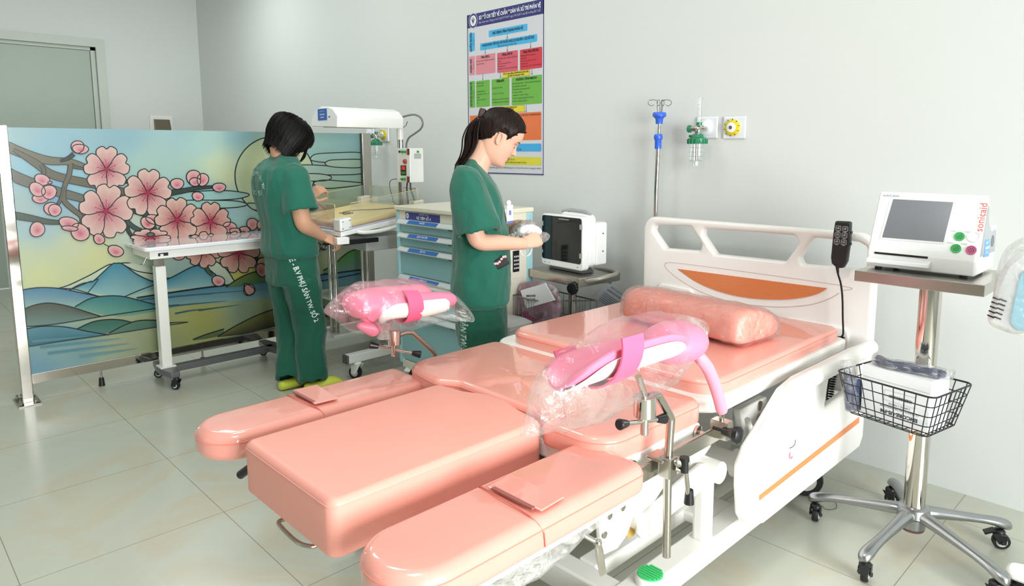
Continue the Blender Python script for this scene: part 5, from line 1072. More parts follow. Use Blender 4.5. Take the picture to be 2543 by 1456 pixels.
# ================================================================ drip stand behind the headboard
iv = thing('drip_stand', 'slim steel drip stand with two blue collars and curled hooks behind the headboard', 'drip stand', (-1.915, 2.80, 0.0))
b = MB(); t_ = on_y(1639, 280, 2.80); m1 = on_y(1630, 470, 2.80); b.tube([(-1.917, 2.80, 0.03), (m1.x, 2.80, m1.z), on_y(1635, 352, 2.8)], 0.0105, 14); b.tube([on_y(1635, 352, 2.8), t_], 0.007, 12); b.build('pole', CHROME, iv, smooth=True)
BLUE = mat('blue_plastic', '#2f63d8', 0.35, coat=0.3)
c_ = on_y(1637, 308, 2.8); b = MB(); b.lathe([(0.001, 0), (0.016, 0), (0.018, 0.022), (0.022, 0.028), (0.032, 0.036), (0.032, 0.048), (0.028, 0.054), (0.001, 0.056)], c_, n=28); b.build('hook_collar', BLUE, iv, smooth=True)
c_ = on_y(1634, 370, 2.8); b = MB(); b.lathe([(0.001, 0), (0.0155, 0), (0.016, 0.040), (0.020, 0.046), (0.021, 0.060), (0.016, 0.070), (0.001, 0.072)], c_, n=24); b.build('height_collar', BLUE, iv, smooth=True)
b = MB()
for px_, d in ((1632, -1), (1645, 1), (1636, -0.3), (1640, 0.3)):
    y0 = 280; k = d
    pts = [on_y(px_-d*1, y0, 2.8), on_y(px_, 262, 2.8), on_y(px_-k*1, 252, 2.8), on_y(px_+k*8, 248, 2.8), on_y(px_+k*20, 250, 2.8), on_y(px_+k*22, 258, 2.8), on_y(px_+k*14, 263, 2.8), on_y(px_+k*8, 260, 2.8)]
    b.tube(catmull([p+Vector((0, 0.012*(1-abs(d)) if abs(d) < 1 else 0, 0)) for p in pts], 4), 0.0019, 6)
b.build('hooks', CHROME, iv, smooth=True)
b = MB()
for k in range(4): a = radians(45+90*k); b.tube([(-1.917, 2.80, 0.05), (-1.917+0.075*cos(a), 2.80+0.075*sin(a), 0.012)], 0.008)
b.build('base', CHROME, iv, smooth=True)
# ================================================================ patient monitor on its trolley
MC = Vector((-2.312, 2.665, 0)); R8 = Matrix.Rotation(radians(-6), 3, 'Z')
def ml(x, y, z): v = R8 @ Vector((x, y, 0)); return Vector((MC.x+v.x, MC.y+v.y, z))
mt = thing('monitor_trolley', 'steel trolley with tray and grey wire basket behind the delivery bed', 'trolley', (MC.x, MC.y, 0))
b = MB(); b.add([ml(x, y, z) for z in (0.618, 0.660) for x, y in ((-0.195, -0.15), (0.195, -0.15), (0.195, 0.14), (-0.195, 0.14))], [(3, 2, 1, 0), (4, 5, 6, 7), (0, 1, 5, 4), (1, 2, 6, 5), (2, 3, 7, 6), (3, 0, 4, 7)]); b.build('tray', STEEL, mt, bevel=0.003)
b = MB(); b.tube(catmull([ml(0.02, 0.13, 0.655), ml(0.16, 0.12, 0.668), ml(0.235, 0.07, 0.668), ml(0.25, 0.0, 0.665), ml(0.235, -0.06, 0.655), ml(0.19, -0.09, 0.642)], 5), 0.011, 12); b.build('handle_loop', mat('grey_tube', '#a8a59d', 0.4, 0.4), mt, smooth=True)
b = MB(); b.cyl(ml(0.04, -0.04, 0.04), ml(0.04, -0.04, 0.62), 0.020); b.build('pole', CHROME, mt, smooth=True)
kp = on_y(1424, 716, 2.50); b = MB(); b.lathe([(0.001, 0), (0.026, 0), (0.030, 0.008), (0.026, 0.02), (0.001, 0.024)], kp, (0.3, -1, 0), 24)
for k in range(8): a = k*pi/4; b.sphere(kp+Vector((0.026*cos(a), -0.008, 0.026*sin(a))), 0.008, 8, 5)
b.build('knob', BLACK, mt, smooth=True)
b = MB(); gw = mat('grey_wire', '#7f7f7c', 0.35, 0.8)
bt_ = [ml(-0.175, -0.26, 0.535), ml(-0.01, -0.26, 0.535), ml(-0.01+0.20, -0.02, 0.535), ml(-0.175, -0.02, 0.535)]; bb_ = [v-Vector((0, 0, 0.22)) for v in bt_]
b.tube(bt_+[bt_[0]], 0.0035, 6); b.tube(bb_+[bb_[0]], 0.003, 6); b.tube([v+Vector((0, 0, 0.02))*0-Vector((0, 0, 0.11)) for v in bt_]+[bt_[0]-Vector((0, 0, 0.11))], 0.002, 5)
for i in range(4):
    for k in range(9): t = k/9; b.tube([bt_[i].lerp(bt_[(i+1) % 4], t), bb_[i].lerp(bb_[(i+1) % 4], t)], 0.0016, 5)
for k in range(10): b.tube([bb_[0].lerp(bb_[1], k/9), bb_[3].lerp(bb_[2], k/9)], 0.0016, 5)
b.build('wire_basket', gw, mt, smooth=True)
for a in range(4): aa = radians(45+90*a); p = ml(0.04, -0.04, 0); b = MB(); e_ = p+Vector((0.16*cos(aa), 0.16*sin(aa), 0)); b.tube([p+Vector((0, 0, 0.10)), e_+Vector((0, 0, 0.075))], [0.016, 0.012]); b.build('leg', CHROME, mt, smooth=True); caster(mt, e_.x, e_.y, 0.025, 0.065, aa)
mo = thing('patient_monitor', 'white patient monitor with black glass front on the steel trolley tray', 'patient monitor', (-2.34, 2.65, 0.661))
RM = Matrix.Rotation(radians(-5), 3, 'Z'); mo_c = Vector((-2.340, 2.60, 0.0))
def mm(x, y, z): v = RM @ Vector((x, y, 0)); return Vector((mo_c.x+v.x, mo_c.y+v.y, z))
fF = lambda u, v, d: mm(u, d, v)
b = MB(); b.prism(rpoly([(-0.156, 0.678), (0.156, 0.678), (0.156, 0.948), (-0.156, 0.948)], 0.022, 6), fF, (0, 0.045)); b.build('front_housing', FMW, mo, smooth=True, bevel=0.006)
b = MB(); b.prism(rpoly([(-0.11, 0.69), (0.155, 0.69), (0.155, 0.955), (-0.05, 0.962)], 0.03, 6), fF, (0.045, 0.09)); b.prism(rpoly([(-0.08, 0.70), (0.165, 0.70), (0.165, 0.915), (-0.08, 0.915)], 0.012, 4), fF, (0.085, 0.16)); b.build('rear_housing', FMW, mo, smooth=True, bevel=0.005)
b = MB(); b.tube([mm(-0.06, 0.065, 0.962), mm(0.0, 0.065, 0.972), mm(0.10, 0.065, 0.970), mm(0.14, 0.065, 0.955)], 0.009); b.build('handle', mat('handle_grey', '#a5a7a8', 0.4), mo, smooth=True)
b = MB(); b.prism(rpoly([(-0.147, 0.712), (0.144, 0.712), (0.144, 0.940), (-0.147, 0.940)], 0.014, 5), fF, (-0.0012, 0.0005)); gs = b.build('glass_front', mat('black_glass', '#0c1414', 0.12, coat=0.25, coat_rough=0.03, spec=0.35), mo)
b = MB()
for u0, u1, v0, v1 in ((-0.153, -0.138, 0.883, 0.908), (0.132, 0.151, 0.886, 0.911), (0.132, 0.151, 0.742, 0.767), (-0.153, -0.140, 0.742, 0.758)): b.prism([(u0, v0), (u1, v0), (u1, v1), (u0, v1)], fF, (-0.0022, -0.0012))
b.build('tape_tabs', mat('frosted_tape', '#aab0ae', 0.5), gs)
b = MB(); b.prism([(-0.02, 0.926), (0.055, 0.926), (0.055, 0.930), (-0.02, 0.930)], fF, (-0.002, -0.001)); b.build('indicator_bar', mat('indicator_grey', '#a8acac', 0.4), gs)
b = MB()
for u, w_ in ((-0.128, 0.009), (-0.10, 0.004), (-0.088, 0.004), (0.115, 0.008)): b.prism([(u, 0.692), (u+w_, 0.692), (u+w_, 0.698), (u, 0.698)], fF, (-0.0008, 0.0002))
b.build('front_icons', mat('icon_grey', '#9b9ea0', 0.5), mo)
b = MB(); b.prism([(-0.12, 0.662), (0.13, 0.662), (0.11, 0.680), (-0.10, 0.680)], fF, (0.02, 0.11)); b.build('mount_foot', DGREY, mo, bevel=0.002)
for z in (0.86, 0.77): b = MB(); b.sphere(mm(0.166, 0.13, z), 0.004, 8, 5); b.build('side_screw', BLACK, mo, smooth=True)
# pink bag and package in that basket
pb = thing('pouch', 'pink zip bag with white labelled packet sticking out of the grey wire basket', 'pouch', ml(-0.12, -0.16, 0.32))
def bp(x, y, z=-0.2): return on_y(x, y, 2.475+z*0)
pts = [bp(*p) for p in ((1290, 694), (1385, 696), (1402, 745), (1398, 800), (1365, 836), (1325, 838), (1308, 790), (1298, 740))]
cc = sum(pts, Vector())/8; b = MB(); b.loft([[Vector((cc.x+(p.x-cc.x)*k, 2.455+d, cc.z+(p.z-cc.z)*k)) for p in pts] for k, d in ((0.9, -0.024), (1.0, -0.006), (1.0, 0.008), (0.9, 0.026))])
m_ = clear_mat('pink_film', '#f0b9d6', haze=0.25, rough=0.12, wr=(16, 1.0, 0.02), edge=0.5); o = b.build('zip_bag', m_, pb, smooth=True); o.modifiers.new('s', 'SUBSURF').render_levels = 2
pts = [bp(*p) for p in ((1310, 718), (1372, 700), (1396, 742), (1325, 762))]; b = MB(); b.add([Vector((p.x, 2.4225+k*0.004, p.z)) for k in (0, 1) for p in pts], [(3, 2, 1, 0), (4, 5, 6, 7), (0, 1, 5, 4), (1, 2, 6, 5), (2, 3, 7, 6), (3, 0, 4, 7)]); lb = b.build('paper_label', mat('white_card', '#eff0f3'), pb)
b = MB(); fu = frame(Vector((bp(1322, 730).x, 2.421, bp(1322, 730).z)), (0.985, 0, 0.17), (-0.17, 0, 0.985)); random.seed(8)
for vv, x1 in ((-0.003, 0.075), (-0.022, 0.07)):
    x = 0.008
    while x < x1: w_ = random.uniform(0.001, 0.003); b.poly([fu(x, vv-0.006, 0), fu(x+w_, vv-0.006, 0), fu(x+w_, vv+0.005, 0), fu(x, vv+0.005, 0)]); x += w_+random.uniform(0.001, 0.0025)
text_mb('REF  CE  LOT', 0.011, lambda u, v, w_: fu(u+0.045, v-0.036, w_), mb=b); b.build('label_print', ink, lb)
b = MB(); q = [bp(*p) for p in ((1315, 770), (1330, 800), (1345, 830))]; b.tube([Vector((p.x, 2.45, p.z)) for p in q], [0.02, 0.03, 0.02], 12); b.build('magenta_insert', mat('magenta', '#a8307c', 0.4), pb, smooth=True, label='magenta insert')
b = MB(); b.box(Vector((bp(1372, 785).x, 2.47, bp(1372, 785).z)), (0.09, 0.03, 0.11), Matrix.Rotation(0.25, 3, 'Y')); T(b.build('packet', mat('packet_grey', '#c9cbce', 0.4, coat=0.4), None, bevel=0.004), 'grey-white packet in the wire basket right of the pink zip bag', 'packet')
# paper sheet on the wall
pa = thing('paper_sheet', 'white printed sheet taped crookedly to the wall left of the headboard', 'paper sheet', on_y(1510, 760, YW))
pc = [on_y(x, y, YW-0.004) for x, y in ((1509, 698), (1578, 745), (1500, 850), (1425, 800))]; b = MB(); b.add(pc+[p+Vector((0, 0.002, 0)) for p in pc], [(0, 1, 2, 3), (7, 6, 5, 4), (0, 4, 5, 1), (1, 5, 6, 2), (2, 6, 7, 3), (3, 7, 4, 0)]); sh = b.build('sheet', mat('paper', '#dfe3ea', 0.7), pa)
eu = (pc[1]-pc[0]).normalized(); ev = (pc[0]-pc[3]).normalized(); fu = frame(pc[0]-Vector((0, 0.0015, 0)), eu, ev); LU = (pc[1]-pc[0]).length
b = MB(); text_mb('BỆNH VIỆN PHỤ SẢN', 0.012, lambda u, v, w_: fu(u+LU*0.5, v-0.02, 0), mb=b); text_mb('HƯỚNG DẪN SỬ DỤNG', 0.012, lambda u, v, w_: fu(u+LU*0.5, v-0.045, 0), mb=b, bold=0.0004)
for k in range(6): b.poly([fu(0.03, -0.07-k*0.012, 0), fu(LU*(0.85-0.1*(k % 3)), -0.07-k*0.012, 0), fu(LU*(0.85-0.1*(k % 3)), -0.073-k*0.012, 0), fu(0.03, -0.073-k*0.012, 0)])
b.build('print', mat('print_blue', '#5c7f9a', 0.6), sh)
b = MB(); b.box(pc[0]+Vector((0.01, -0.001, -0.003)), (0.03, 0.001, 0.014)); b.build('tape', mat('green_tape', '#3c9a72', 0.4), pa)
# ================================================================ drug trolley
CX0, CX1, CY0, CY1, CZT = -3.135, -2.515, 2.14, 2.575, 0.980
TEAL = mat('teal_panel', '#8fbcc0', 0.4); TEAL2 = mat('teal_post', '#a3d3dc', 0.35, coat=0.3); CRM = mat('cream_panel', '#e4dfcf', 0.4)
ct = thing('drug_trolley', 'teal and cream drug trolley with labelled drawers and a beige top', 'trolley', ((CX0+CX1)/2, (CY0+CY1)/2, 0))
b = MB(); b.box2((CX0-0.004, CY0-0.008, CZT-0.024), (CX1+0.004, CY1, CZT)); b.build('top', mat('beige_top', '#e6e1cd', 0.35, coat=0.2), ct, bevel=0.005)
b = MB(); b.box2((CX0+0.02, CY0+0.012, 0.12), (CX1-0.006, CY1-0.004, CZT-0.024)); b.build('body', CRM, ct, bevel=0.002)
def wy(x, y): p = on_y(x, y, CY0); return p
for x0, x1, y0, y1 in ((CX0, CX0+0.028, CY0, CY0+0.03), (CX1-0.03, CX1, CY0, CY0+0.03), (CX1-0.03, CX1, CY1-0.045, CY1), (CX0, CX0+0.028, CY1-0.03, CY1)):
    b = MB(); b.box2((x0, y0, 0.105), (x1, y1, CZT-0.025)); b.build('corner_post', TEAL2, ct, bevel=0.008)
b = MB(); b.box2((CX0+0.028, CY0+0.004, CZT-0.075), (CX1-0.03, CY0+0.012, CZT-0.026)); hp_ = b.build('header_panel', CRM, ct, bevel=0.001)
a = wy(1006, 526); c_ = wy(1091, 541); xL, xR = a.x, c_.x
b = MB(); b.box2((xL, CY0+0.0025, CZT-0.072), (xR, CY0+0.004, CZT-0.030)); nl = b.build('name_label', mat('label_indigo', '#3d3f86', 0.4), hp_)
b = MB(); fn_ = frame(((xL+xR)/2, CY0+0.0018, CZT-0.051), (1, 0, 0), (0, 0, 1), (0, -1, 0))
text_mb('XE TIÊM SỐ 4', 0.021, lambda u, v, w_: fn_(u+0.012, v-0.006, 0), mb=b, bold=0.0004); text_mb('KHOA ĐẺ - C13', 0.011, lambda u, v, w_: fn_(u+0.012, v+0.014, 0), mb=b)
P = [fn_((xL-xR)/2+0.018+0.012*cos(t*pi/10), 0.002+0.015*sin(t*pi/10), 0) for t in range(20)]; b.poly(P); b.build('lettering', WINK, nl)
b = MB(); text_mb('V', 0.017, lambda u, v, w_: fn_((xL-xR)/2+0.018+u, v, 0.0006), mb=b, bold=0.001); b.build('logo_mark', mat('label_indigo', '#3d3f86'), nl)
blu = mat('drawer_label_blue', '#2668b4', 0.4); lipm = mat('handle_lip', '#d3d8d8', 0.35, coat=0.2)
zs = [wy(983, 548).z, wy(983, 581).z, wy(983, 615).z, wy(983, 683).z, 0.575, 0.40]
names = ['THUỐC', 'DỊCH TRUYỀN', 'VẬT TƯ', 'DỤNG CỤ', '', '']
zb = zs[1:]+[0.13]
for i, z in enumerate(zs):
    top = z+0.014; bot = zb[i]+0.020 if i < 5 else 0.135
    b = MB(); b.box2((CX0+0.042, CY0+0.002, bot), (CX1-0.045, CY0+0.014, top)); d = b.build('drawer', TEAL, ct, bevel=0.002)
    b = MB(); b.prism([(0.0, 0.012), (-0.010, 0.010), (-0.022, -0.006), (-0.022, -0.012), (-0.018, -0.012), (0.0, -0.004)], lambda u, v, w_: Vector((w_, CY0+0.002+u, z+v)), (CX0+0.034, CX1-0.038)); h = b.build('handle', lipm, d, bevel=0.001, smooth=True)
    if names[i]:
        fl_ = frame((0, CY0+0.002-0.0163, z+0.0025), (1, 0, 0), Vector((0, 0.6, 0.8)), Vector((0, -0.8, 0.6)))
        x0 = CX0+0.13; x1 = CX0+0.385
        b = MB(); b.add([fl_(x, v, 0.0012) for x, v in ((x0, -0.0105), (x1-0.006, -0.0105), (x1, 0.0105), (x0+0.006, 0.0105))], [(0, 1, 2, 3)]); lb = b.build('drawer_label', blu, h, label='blue label')
        b = MB(); text_mb(names[i], 0.0135, lambda u, v, w_: fl_((x0+x1)/2+u, v, 0.002), mb=b, bold=0.0003); b.build('lettering', WINK, lb)
    b = MB(); b.box((CX0+0.485, CY0-0.004, z-0.014), (0.034, 0.016, 0.009)); b.build('latch', BLACK, d, bevel=0.001)
b = MB(); b.box2((CX0+0.03, CY0+0.002, 0.085), (CX1-0.03, CY0+0.014, 0.128)); b.build('skirt', CRM, ct, bevel=0.003)
# right-hand side panel: vents, lock keypad
b = MB(); b.box2((CX1-0.006, CY0+0.035, 0.14), (CX1+0.001, CY1-0.05, CZT-0.03)); sp2 = b.build('side_panel', CRM, ct, bevel=0.002)
b = MB(); 
for k in range(2): b.box((CX1+0.002, CY1-0.15, CZT-0.062-0.028*k), (0.002, 0.13, 0.005))
b.build('vent_slots', DGREY, sp2)
b = MB(); b.box2((CX1, CY1-0.19, 0.62), (CX1+0.004, CY1-0.075, 0.80)); kp2 = b.build('lock_plate', CRM, sp2, bevel=0.002)
b = MB(); b.box2((CX1+0.004, CY1-0.155, 0.655), (CX1+0.008, CY1-0.110, 0.765)); kb = b.build('keypad', BLACK, kp2, bevel=0.002)
b = MB()
for i in range(3):
    for j in range(4): b.box((CX1+0.009, CY1-0.145+0.0125*i, 0.735-0.020*j), (0.002, 0.008, 0.009))
b.build('keys', mat('key_grey', '#c4c4c4', 0.5), kb)
for (x, y) in ((CX0+0.06, CY0+0.06), (CX1-0.06, CY0+0.06), (CX0+0.06, CY1-0.06), (CX1-0.06, CY1-0.06)): caster(ct, x, y, 0.042, 0.10, -1.2, white=True, w=0.028, brake=True)
# ================================================================ waste bins beside the trolley
bi = thing('waste_bin', 'white waste bin with yellow and blue sticker beside the drug trolley', 'bin', (-2.40, 2.285, 0), 'waste bins by the drug trolley')
b = MB(); b.loft([[Vector((-2.40+x, 2.285+y, z)) for x, y in rpoly([(-w_, -w_), (w_, -w_), (w_, w_), (-w_, w_)], 0.03, 4)] for w_, z in ((0.070, 0.004), (0.083, 0.40), (0.086, 0.42))]); b.build('bin_body', mat('bin_white', '#dcdcdc', 0.4), bi, smooth=True, angle=40)
b = MB(); b.loft([[Vector((-2.40+x, 2.285+y, z)) for x, y in rpoly([(-w_, -w_), (w_, -w_), (w_, w_), (-w_, w_)], 0.03, 4)] for w_, z in ((0.09, 0.42), (0.09, 0.44), (0.07, 0.455))]); b.build('lid', mat('bin_lid', '#cfd0d0', 0.4), bi, smooth=True, angle=40)
b = MB(); b.box((-2.37, 2.285-0.082, 0.27), (0.05, 0.002, 0.10)); b.build('sticker', mat('sticker_yellow', '#e2cf2c', 0.5), bi); b = MB(); b.box((-2.37, 2.285-0.085, 0.345), (0.05, 0.002, 0.04)); b.build('sticker_header', mat('sticker_blue', '#2b2f8c', 0.5), bi)
bi = thing('waste_bin', 'grey pedal bin standing between the white bin and the steel monitor trolley', 'bin', (-2.63, 2.755, 0), 'waste bins by the drug trolley')
b = MB(); b.loft([[Vector((-2.63+x, 2.755+y, z)) for x, y in rpoly([(-w_, -w_), (w_, -w_), (w_, w_), (-w_, w_)], 0.03, 4)] for w_, z in ((0.07, 0.004), (0.082, 0.46), (0.085, 0.48))]); b.build('bin_body', mat('bin_grey', '#8f8d86', 0.5), bi, smooth=True, angle=40)
b = MB(); b.loft([[Vector((-2.63+x, 2.755+y, z)) for x, y in rpoly([(-w_, -w_), (w_, -w_), (w_, w_), (-w_, w_)], 0.03, 4)] for w_, z in ((0.088, 0.48), (0.086, 0.51), (0.06, 0.53))]); b.build('lid', mat('bin_lid2', '#b9b7b0', 0.5), bi, smooth=True, angle=40)
# ================================================================ overbed table
ZTT = 0.782
n0 = on_z(371, 616, ZTT); f0 = on_z(327, 597.5, ZTT); TX0, TX1 = f0.x, n0.x; TY0 = 1.075; TY1 = 1.90
ob = thing('overbed_table', 'white overbed table on a grey wheeled base before the painted screen', 'table', (TX0+0.2, 1.3, 0))
b = MB(); b.prism(rpoly([(TX0, TY0), (TX1, TY0), (TX1, TY1), (TX0, TY1)], 0.03, 5), lambda u, v, d: Vector((u, v, d)), (ZTT-0.022, ZTT)); b.build('tabletop', mat('gloss_white_top', '#e7e8ee', 0.08, coat=0.8), ob, smooth=True, bevel=0.005)
b = MB(); b.box2((TX0+0.05, TY0+0.035, ZTT-0.068), (TX1-0.045, TY1-0.05, ZTT-0.022)); ap = b.build('apron', CREAM, ob, bevel=0.002)
b = MB(); ax0 = TX1-0.045; 
b.box2((ax0-0.001, TY0+0.075, ZTT-0.055), (ax0+0.0008, TY0+0.125, ZTT-0.038)); b.build('slot', BLACK, ap); b = MB(); b.box2((ax0, TY0+0.085, ZTT-0.055), (ax0+0.006, TY0+0.10, ZTT-0.043)); b.build('lever', WPLASTIC, ap, bevel=0.001)
b = MB(); b.tube([(ax0-0.06, TY0+0.036, ZTT-0.06), (ax0-0.06, TY0+0.02, ZTT-0.095), (ax0-0.10, TY0+0.015, ZTT-0.10)], 0.004); b.build('hook', STEEL, ap, smooth=True)
cb_ = on_z(402, 912, 0.10); CXO, CYO = -3.985, 1.185
b = MB(); b.box2((CXO-0.028, CYO-0.026, 0.105), (CXO+0.028, CYO+0.026, 0.66)); b.build('column', CREAM, ob, bevel=0.004)
b = MB(); b.box2((CXO-0.022, CYO-0.02, 0.65), (CXO+0.022, CYO+0.02, ZTT-0.068)); b.build('inner_column', STEEL, ob, bevel=0.002)
b = MB(); b.box2((CXO-0.042, CYO-0.04, 0.098), (CXO+0.042, CYO+0.04, 0.106)); b.build('column_flange', CREAM, ob, bevel=0.001)
b = MB(); b.box2((CXO-0.025, CYO+0.03, 0.062), (CXO+0.025, 1.80, 0.098)); b.build('base_beam', DGREY, ob, bevel=0.005)
for yy in (1.185, 1.80):
    b = MB(); b.prism([(CXO-0.16, yy-0.022), (CXO-0.03, yy-0.045), (CXO+0.03, yy-0.045), (CXO+0.15, yy-0.022), (CXO+0.15, yy+0.022), (CXO+0.03, yy+0.045), (CXO-0.03, yy+0.045), (CXO-0.16, yy+0.022)], lambda u, v, d: Vector((u, v, d)), (0.066, 0.098)); b.build('base_foot', DGREY, ob, bevel=0.006)
    for dx in (-0.145, 0.135): caster(ob, CXO+dx, yy, 0.024, 0.068, 0.6 if dx > 0 else 1.2, w=0.018)
# ================================================================ infant warmer
wm = thing('infant_warmer', 'infant warmer with white overhead canopy, control box and yellow mattress tray', 'infant warmer', (-3.63, 2.25, 0))
RX, LX = -3.335, -3.93
WE = mat('warmer_white', '#eff0ee', 0.35, coat=0.2)
for X in (RX, LX):
    b = MB(); b.box2((X-0.026, 1.925, 0.098), (X+0.026, 2.62, 0.145)); ft = b.build('foot_beam', WE, wm, bevel=0.003)
    b = MB(); b.box2((X-0.027, 1.915, 0.097), (X+0.027, 1.927, 0.146)); b.build('end_cap', DGREY, ft, bevel=0.002)
    for yy in (1.98, 2.57): caster(wm, X, yy, 0.036, 0.098, 0.5, white=True, w=0.03)
b = MB(); b.box2((LX, 2.40, 0.098), (RX, 2.44, 0.145)); b.build('cross_beam', WE, wm, bevel=0.003)
pa_ = on_z(828, 826, 0.145); pb_ = on_z(966, 858, 0.145)
posts = [(LX+0.03, 2.06), (LX+0.03, 2.42), (RX-0.02, 2.42), (-3.56, 2.10)]
posts = [(pa_.x, pa_.y), (LX, 2.42), (RX-0.0, 2.42)]
for (x, y) in posts: b = MB(); b.cyl((x-0.012, y, 0.14), (x-0.012, y, 0.70), 0.0135); b.cyl((x+0.015, y+0.02, 0.14), (x+0.015, y+0.02, 0.70), 0.0135); b.build('leg', CHROME, wm, smooth=True)
b = MB(); b.box2((LX-0.02, pa_.y-0.03, 0.09), (LX+0.04, pa_.y+0.04, 0.144)); b.build('foot_bracket', WE, wm)
sz = 0.40; b = MB(); b.box2((LX-0.02, 2.02, sz-0.012), (RX+0.01, 2.46, sz)); b.build('shelf', mat('frosted_shelf', '#c3c6c2', 0.12, coat=0.6), wm, bevel=0.002)
A = on_x(847, 587, RX+0.02); A2 = on_x(985, 554, RX+0.02)
dzdy = (A2.z-A.z)/(A2.y-A.y)
def wt(x, y, h=0): return Vector((x, y, A.z+dzdy*(y-A.y)+h))
def wbox(x0, x1, y0, y1, h0, h1, name, m, bev=0.003, parent=None, smooth=False):
    b = MB(); b.add([wt(x, y, h) for h in (h0, h1) for x, y in ((x0, y0), (x1, y0), (x1, y1), (x0, y1))], [(3, 2, 1, 0), (4, 5, 6, 7), (0, 1, 5, 4), (1, 2, 6, 5), (2, 3, 7, 6), (3, 0, 4, 7)]); return b.build(name, m, parent or wm, bevel=bev, smooth=smooth)
TXR, TXL, TYN, TYF = RX+0.02, LX-0.02, A.y, A.y+0.56
wbox(TXL, TXR, TYN, TYF, -0.004, 0.022, 'tray', WE); wbox(TXL+0.01, TXR-0.01, TYN+0.01, TYF-0.01, 0.022, 0.030, 'tray_liner', mat('lilac_sheet', '#cfc5e6', 0.5))
wbox(TXL+0.03, TXR-0.03, TYN+0.03, TYF-0.03, 0.030, 0.062, 'mattress', mat('yellow_mattress', '#fbdd9e', 0.5, coat=0.3), 0.012, smooth=True)
ACR = clear_mat('acrylic_wall', haze=0.03, rough=0.02, wr=None, edge=0.5, tint='#fbfdfb'); acre = mat('acrylic_edge', '#dccfa8', 0.3)
for (x0, x1, y0, y1) in ((TXR-0.012, TXR-0.006, TYN+0.07, TYF-0.03), (TXL+0.006, TXL+0.012, TYN+0.07, TYF-0.03), (TXL+0.06, TXR-0.07, TYN+0.006, TYN+0.012), (TXL+0.06, TXR-0.06, TYF-0.012, TYF-0.006)):
    o = wbox(x0, x1, y0, y1, 0.03, 0.165, 'acrylic_wall', ACR, 0.001)
    b = MB(); zt = 0.166
    if x1-x0 < 0.02: pp = [wt((x0+x1)/2, y0, 0.05), wt((x0+x1)/2, y0, zt), wt((x0+x1)/2, y1, zt), wt((x0+x1)/2, y1, 0.05)]
    else: pp = [wt(x0, (y0+y1)/2, 0.05), wt(x0, (y0+y1)/2, zt), wt(x1, (y0+y1)/2, zt), wt(x1, (y0+y1)/2, 0.05)]
    b.tube(pp, 0.0018, 5); b.build('wall_rim', acre, o, smooth=True)
wbox(TXR-0.075, TXR+0.002, TYN-0.004, TYN+0.068, 0.024, 0.090, 'corner_block', WE, 0.008); wbox(TXR-0.06, TXR, TYF-0.07, TYF+0.0, 0.03, 0.10, 'corner_block', CRM, 0.006); wbox(TXL, TXL+0.06, TYF-0.07, TYF+0.0, 0.03, 0.10, 'corner_block', CRM, 0.006)
b = MB(); 
for dy in (0.012, 0.055):
    for h in (0.038, 0.076): b.sphere(wt(TXR+0.0035, TYN+dy, h), 0.003, 8, 5)
b.build('screws', BLACK, wm, smooth=True)
b = MB(); hp_ = [wt(TXR+0.002, TYN+0.10, 0.004), wt(TXR+0.030, TYN+0.13, -0.004), wt(TXR+0.045, TYN+0.22, -0.012), wt(TXR+0.045, TYN+0.34, -0.012), wt(TXR+0.030, TYN+0.42, -0.004), wt(TXR+0.002, TYN+0.46, 0.004)]
b.tube(catmull(hp_, 5), 0.011, 12); b.build('side_handle', WE, wm, smooth=True)
b = MB(); b.box2((LX+0.12, 2.10, A.z-0.11), (RX-0.04, 2.42, A.z-0.03)); b.build('drawer_box', mat('light_grey_plastic', '#b9bcbb', 0.45), wm, bevel=0.005)
b = MB(); b.box2((RX-0.25, A.y+0.03, A.z-0.055), (RX+0.0, A.y+0.055, A.z-0.030)); b.box2((RX-0.025, A.y+0.03, A.z-0.055), (RX+0.0, A.y+0.25, A.z-0.030)); b.build('slide_rail', BLACK, wm, bevel=0.002)
# rear mast, control box, canopy
CB = on_y(987, 370, 2.36); mx_ = on_y(993, 400, 2.44)
b = MB(); b.cyl((mx_.x-0.005, 2.45, 0.14), (mx_.x-0.005, 2.45, 1.40), 0.019, n=24); b.build('mast', CHROME, wm, smooth=True)
b = MB(); b.cyl((mx_.x-0.005, 2.45, 1.34), (mx_.x-0.005, 2.45, 1.43), 0.0205, n=24); b.build('mast_sleeve', WE, wm, smooth=True)
b = MB(); b.box2((mx_.x-0.03, 2.40, 0.10), (mx_.x+0.03, 2.47, 0.15)); b.build('mast_bracket', WE, wm)
YE = 2.0; XC = on_y(837, 300, YE).x
ep = [(772, 314), (774, 291), (785, 272), (797, 265), (815, 265), (827, 271), (838, 288), (837, 316)]
P = [on_y(x, y, YE) for x, y in ep]; P = [(p.x, p.z) for p in P]; yfar = on_x(991, 300, XC).y
b = MB(); b.prism(rpoly(P, 0.006, 3), lambda u, v, d: Vector((u, d, v)), (YE, yfar+0.03)); cn = b.build('canopy', WE, wm, bevel=0.004, smooth=True)
b = MB(); cx_ = (P[0][0]+P[-1][0])/2; b.box((cx_, (YE+yfar)/2, P[0][1]-0.002), (0.16, (yfar-YE)*0.8, 0.010)); b.build('heater_grille', mat('copper_grille', '#a98f77', 0.4, 0.7), cn, bevel=0.002)
b = MB(); b.lathe([(0.001, 0), (0.014, 0), (0.014, 0.004), (0.001, 0.006)], (P[0][0]-0.0, (YE+yfar)/2, 0), (0, 0, 1)) if False else None
a = on_y(789.5, 271.5, YE); c_ = on_y(812.5, 298, YE)
b = MB(); b.box(((a.x+c_.x)/2, YE-0.001, (a.z+c_.z)/2), (c_.x-a.x, 0.002, a.z-c_.z)); lb = b.build('blue_label', mat('label_blue2', '#2d62b0', 0.4), cn)
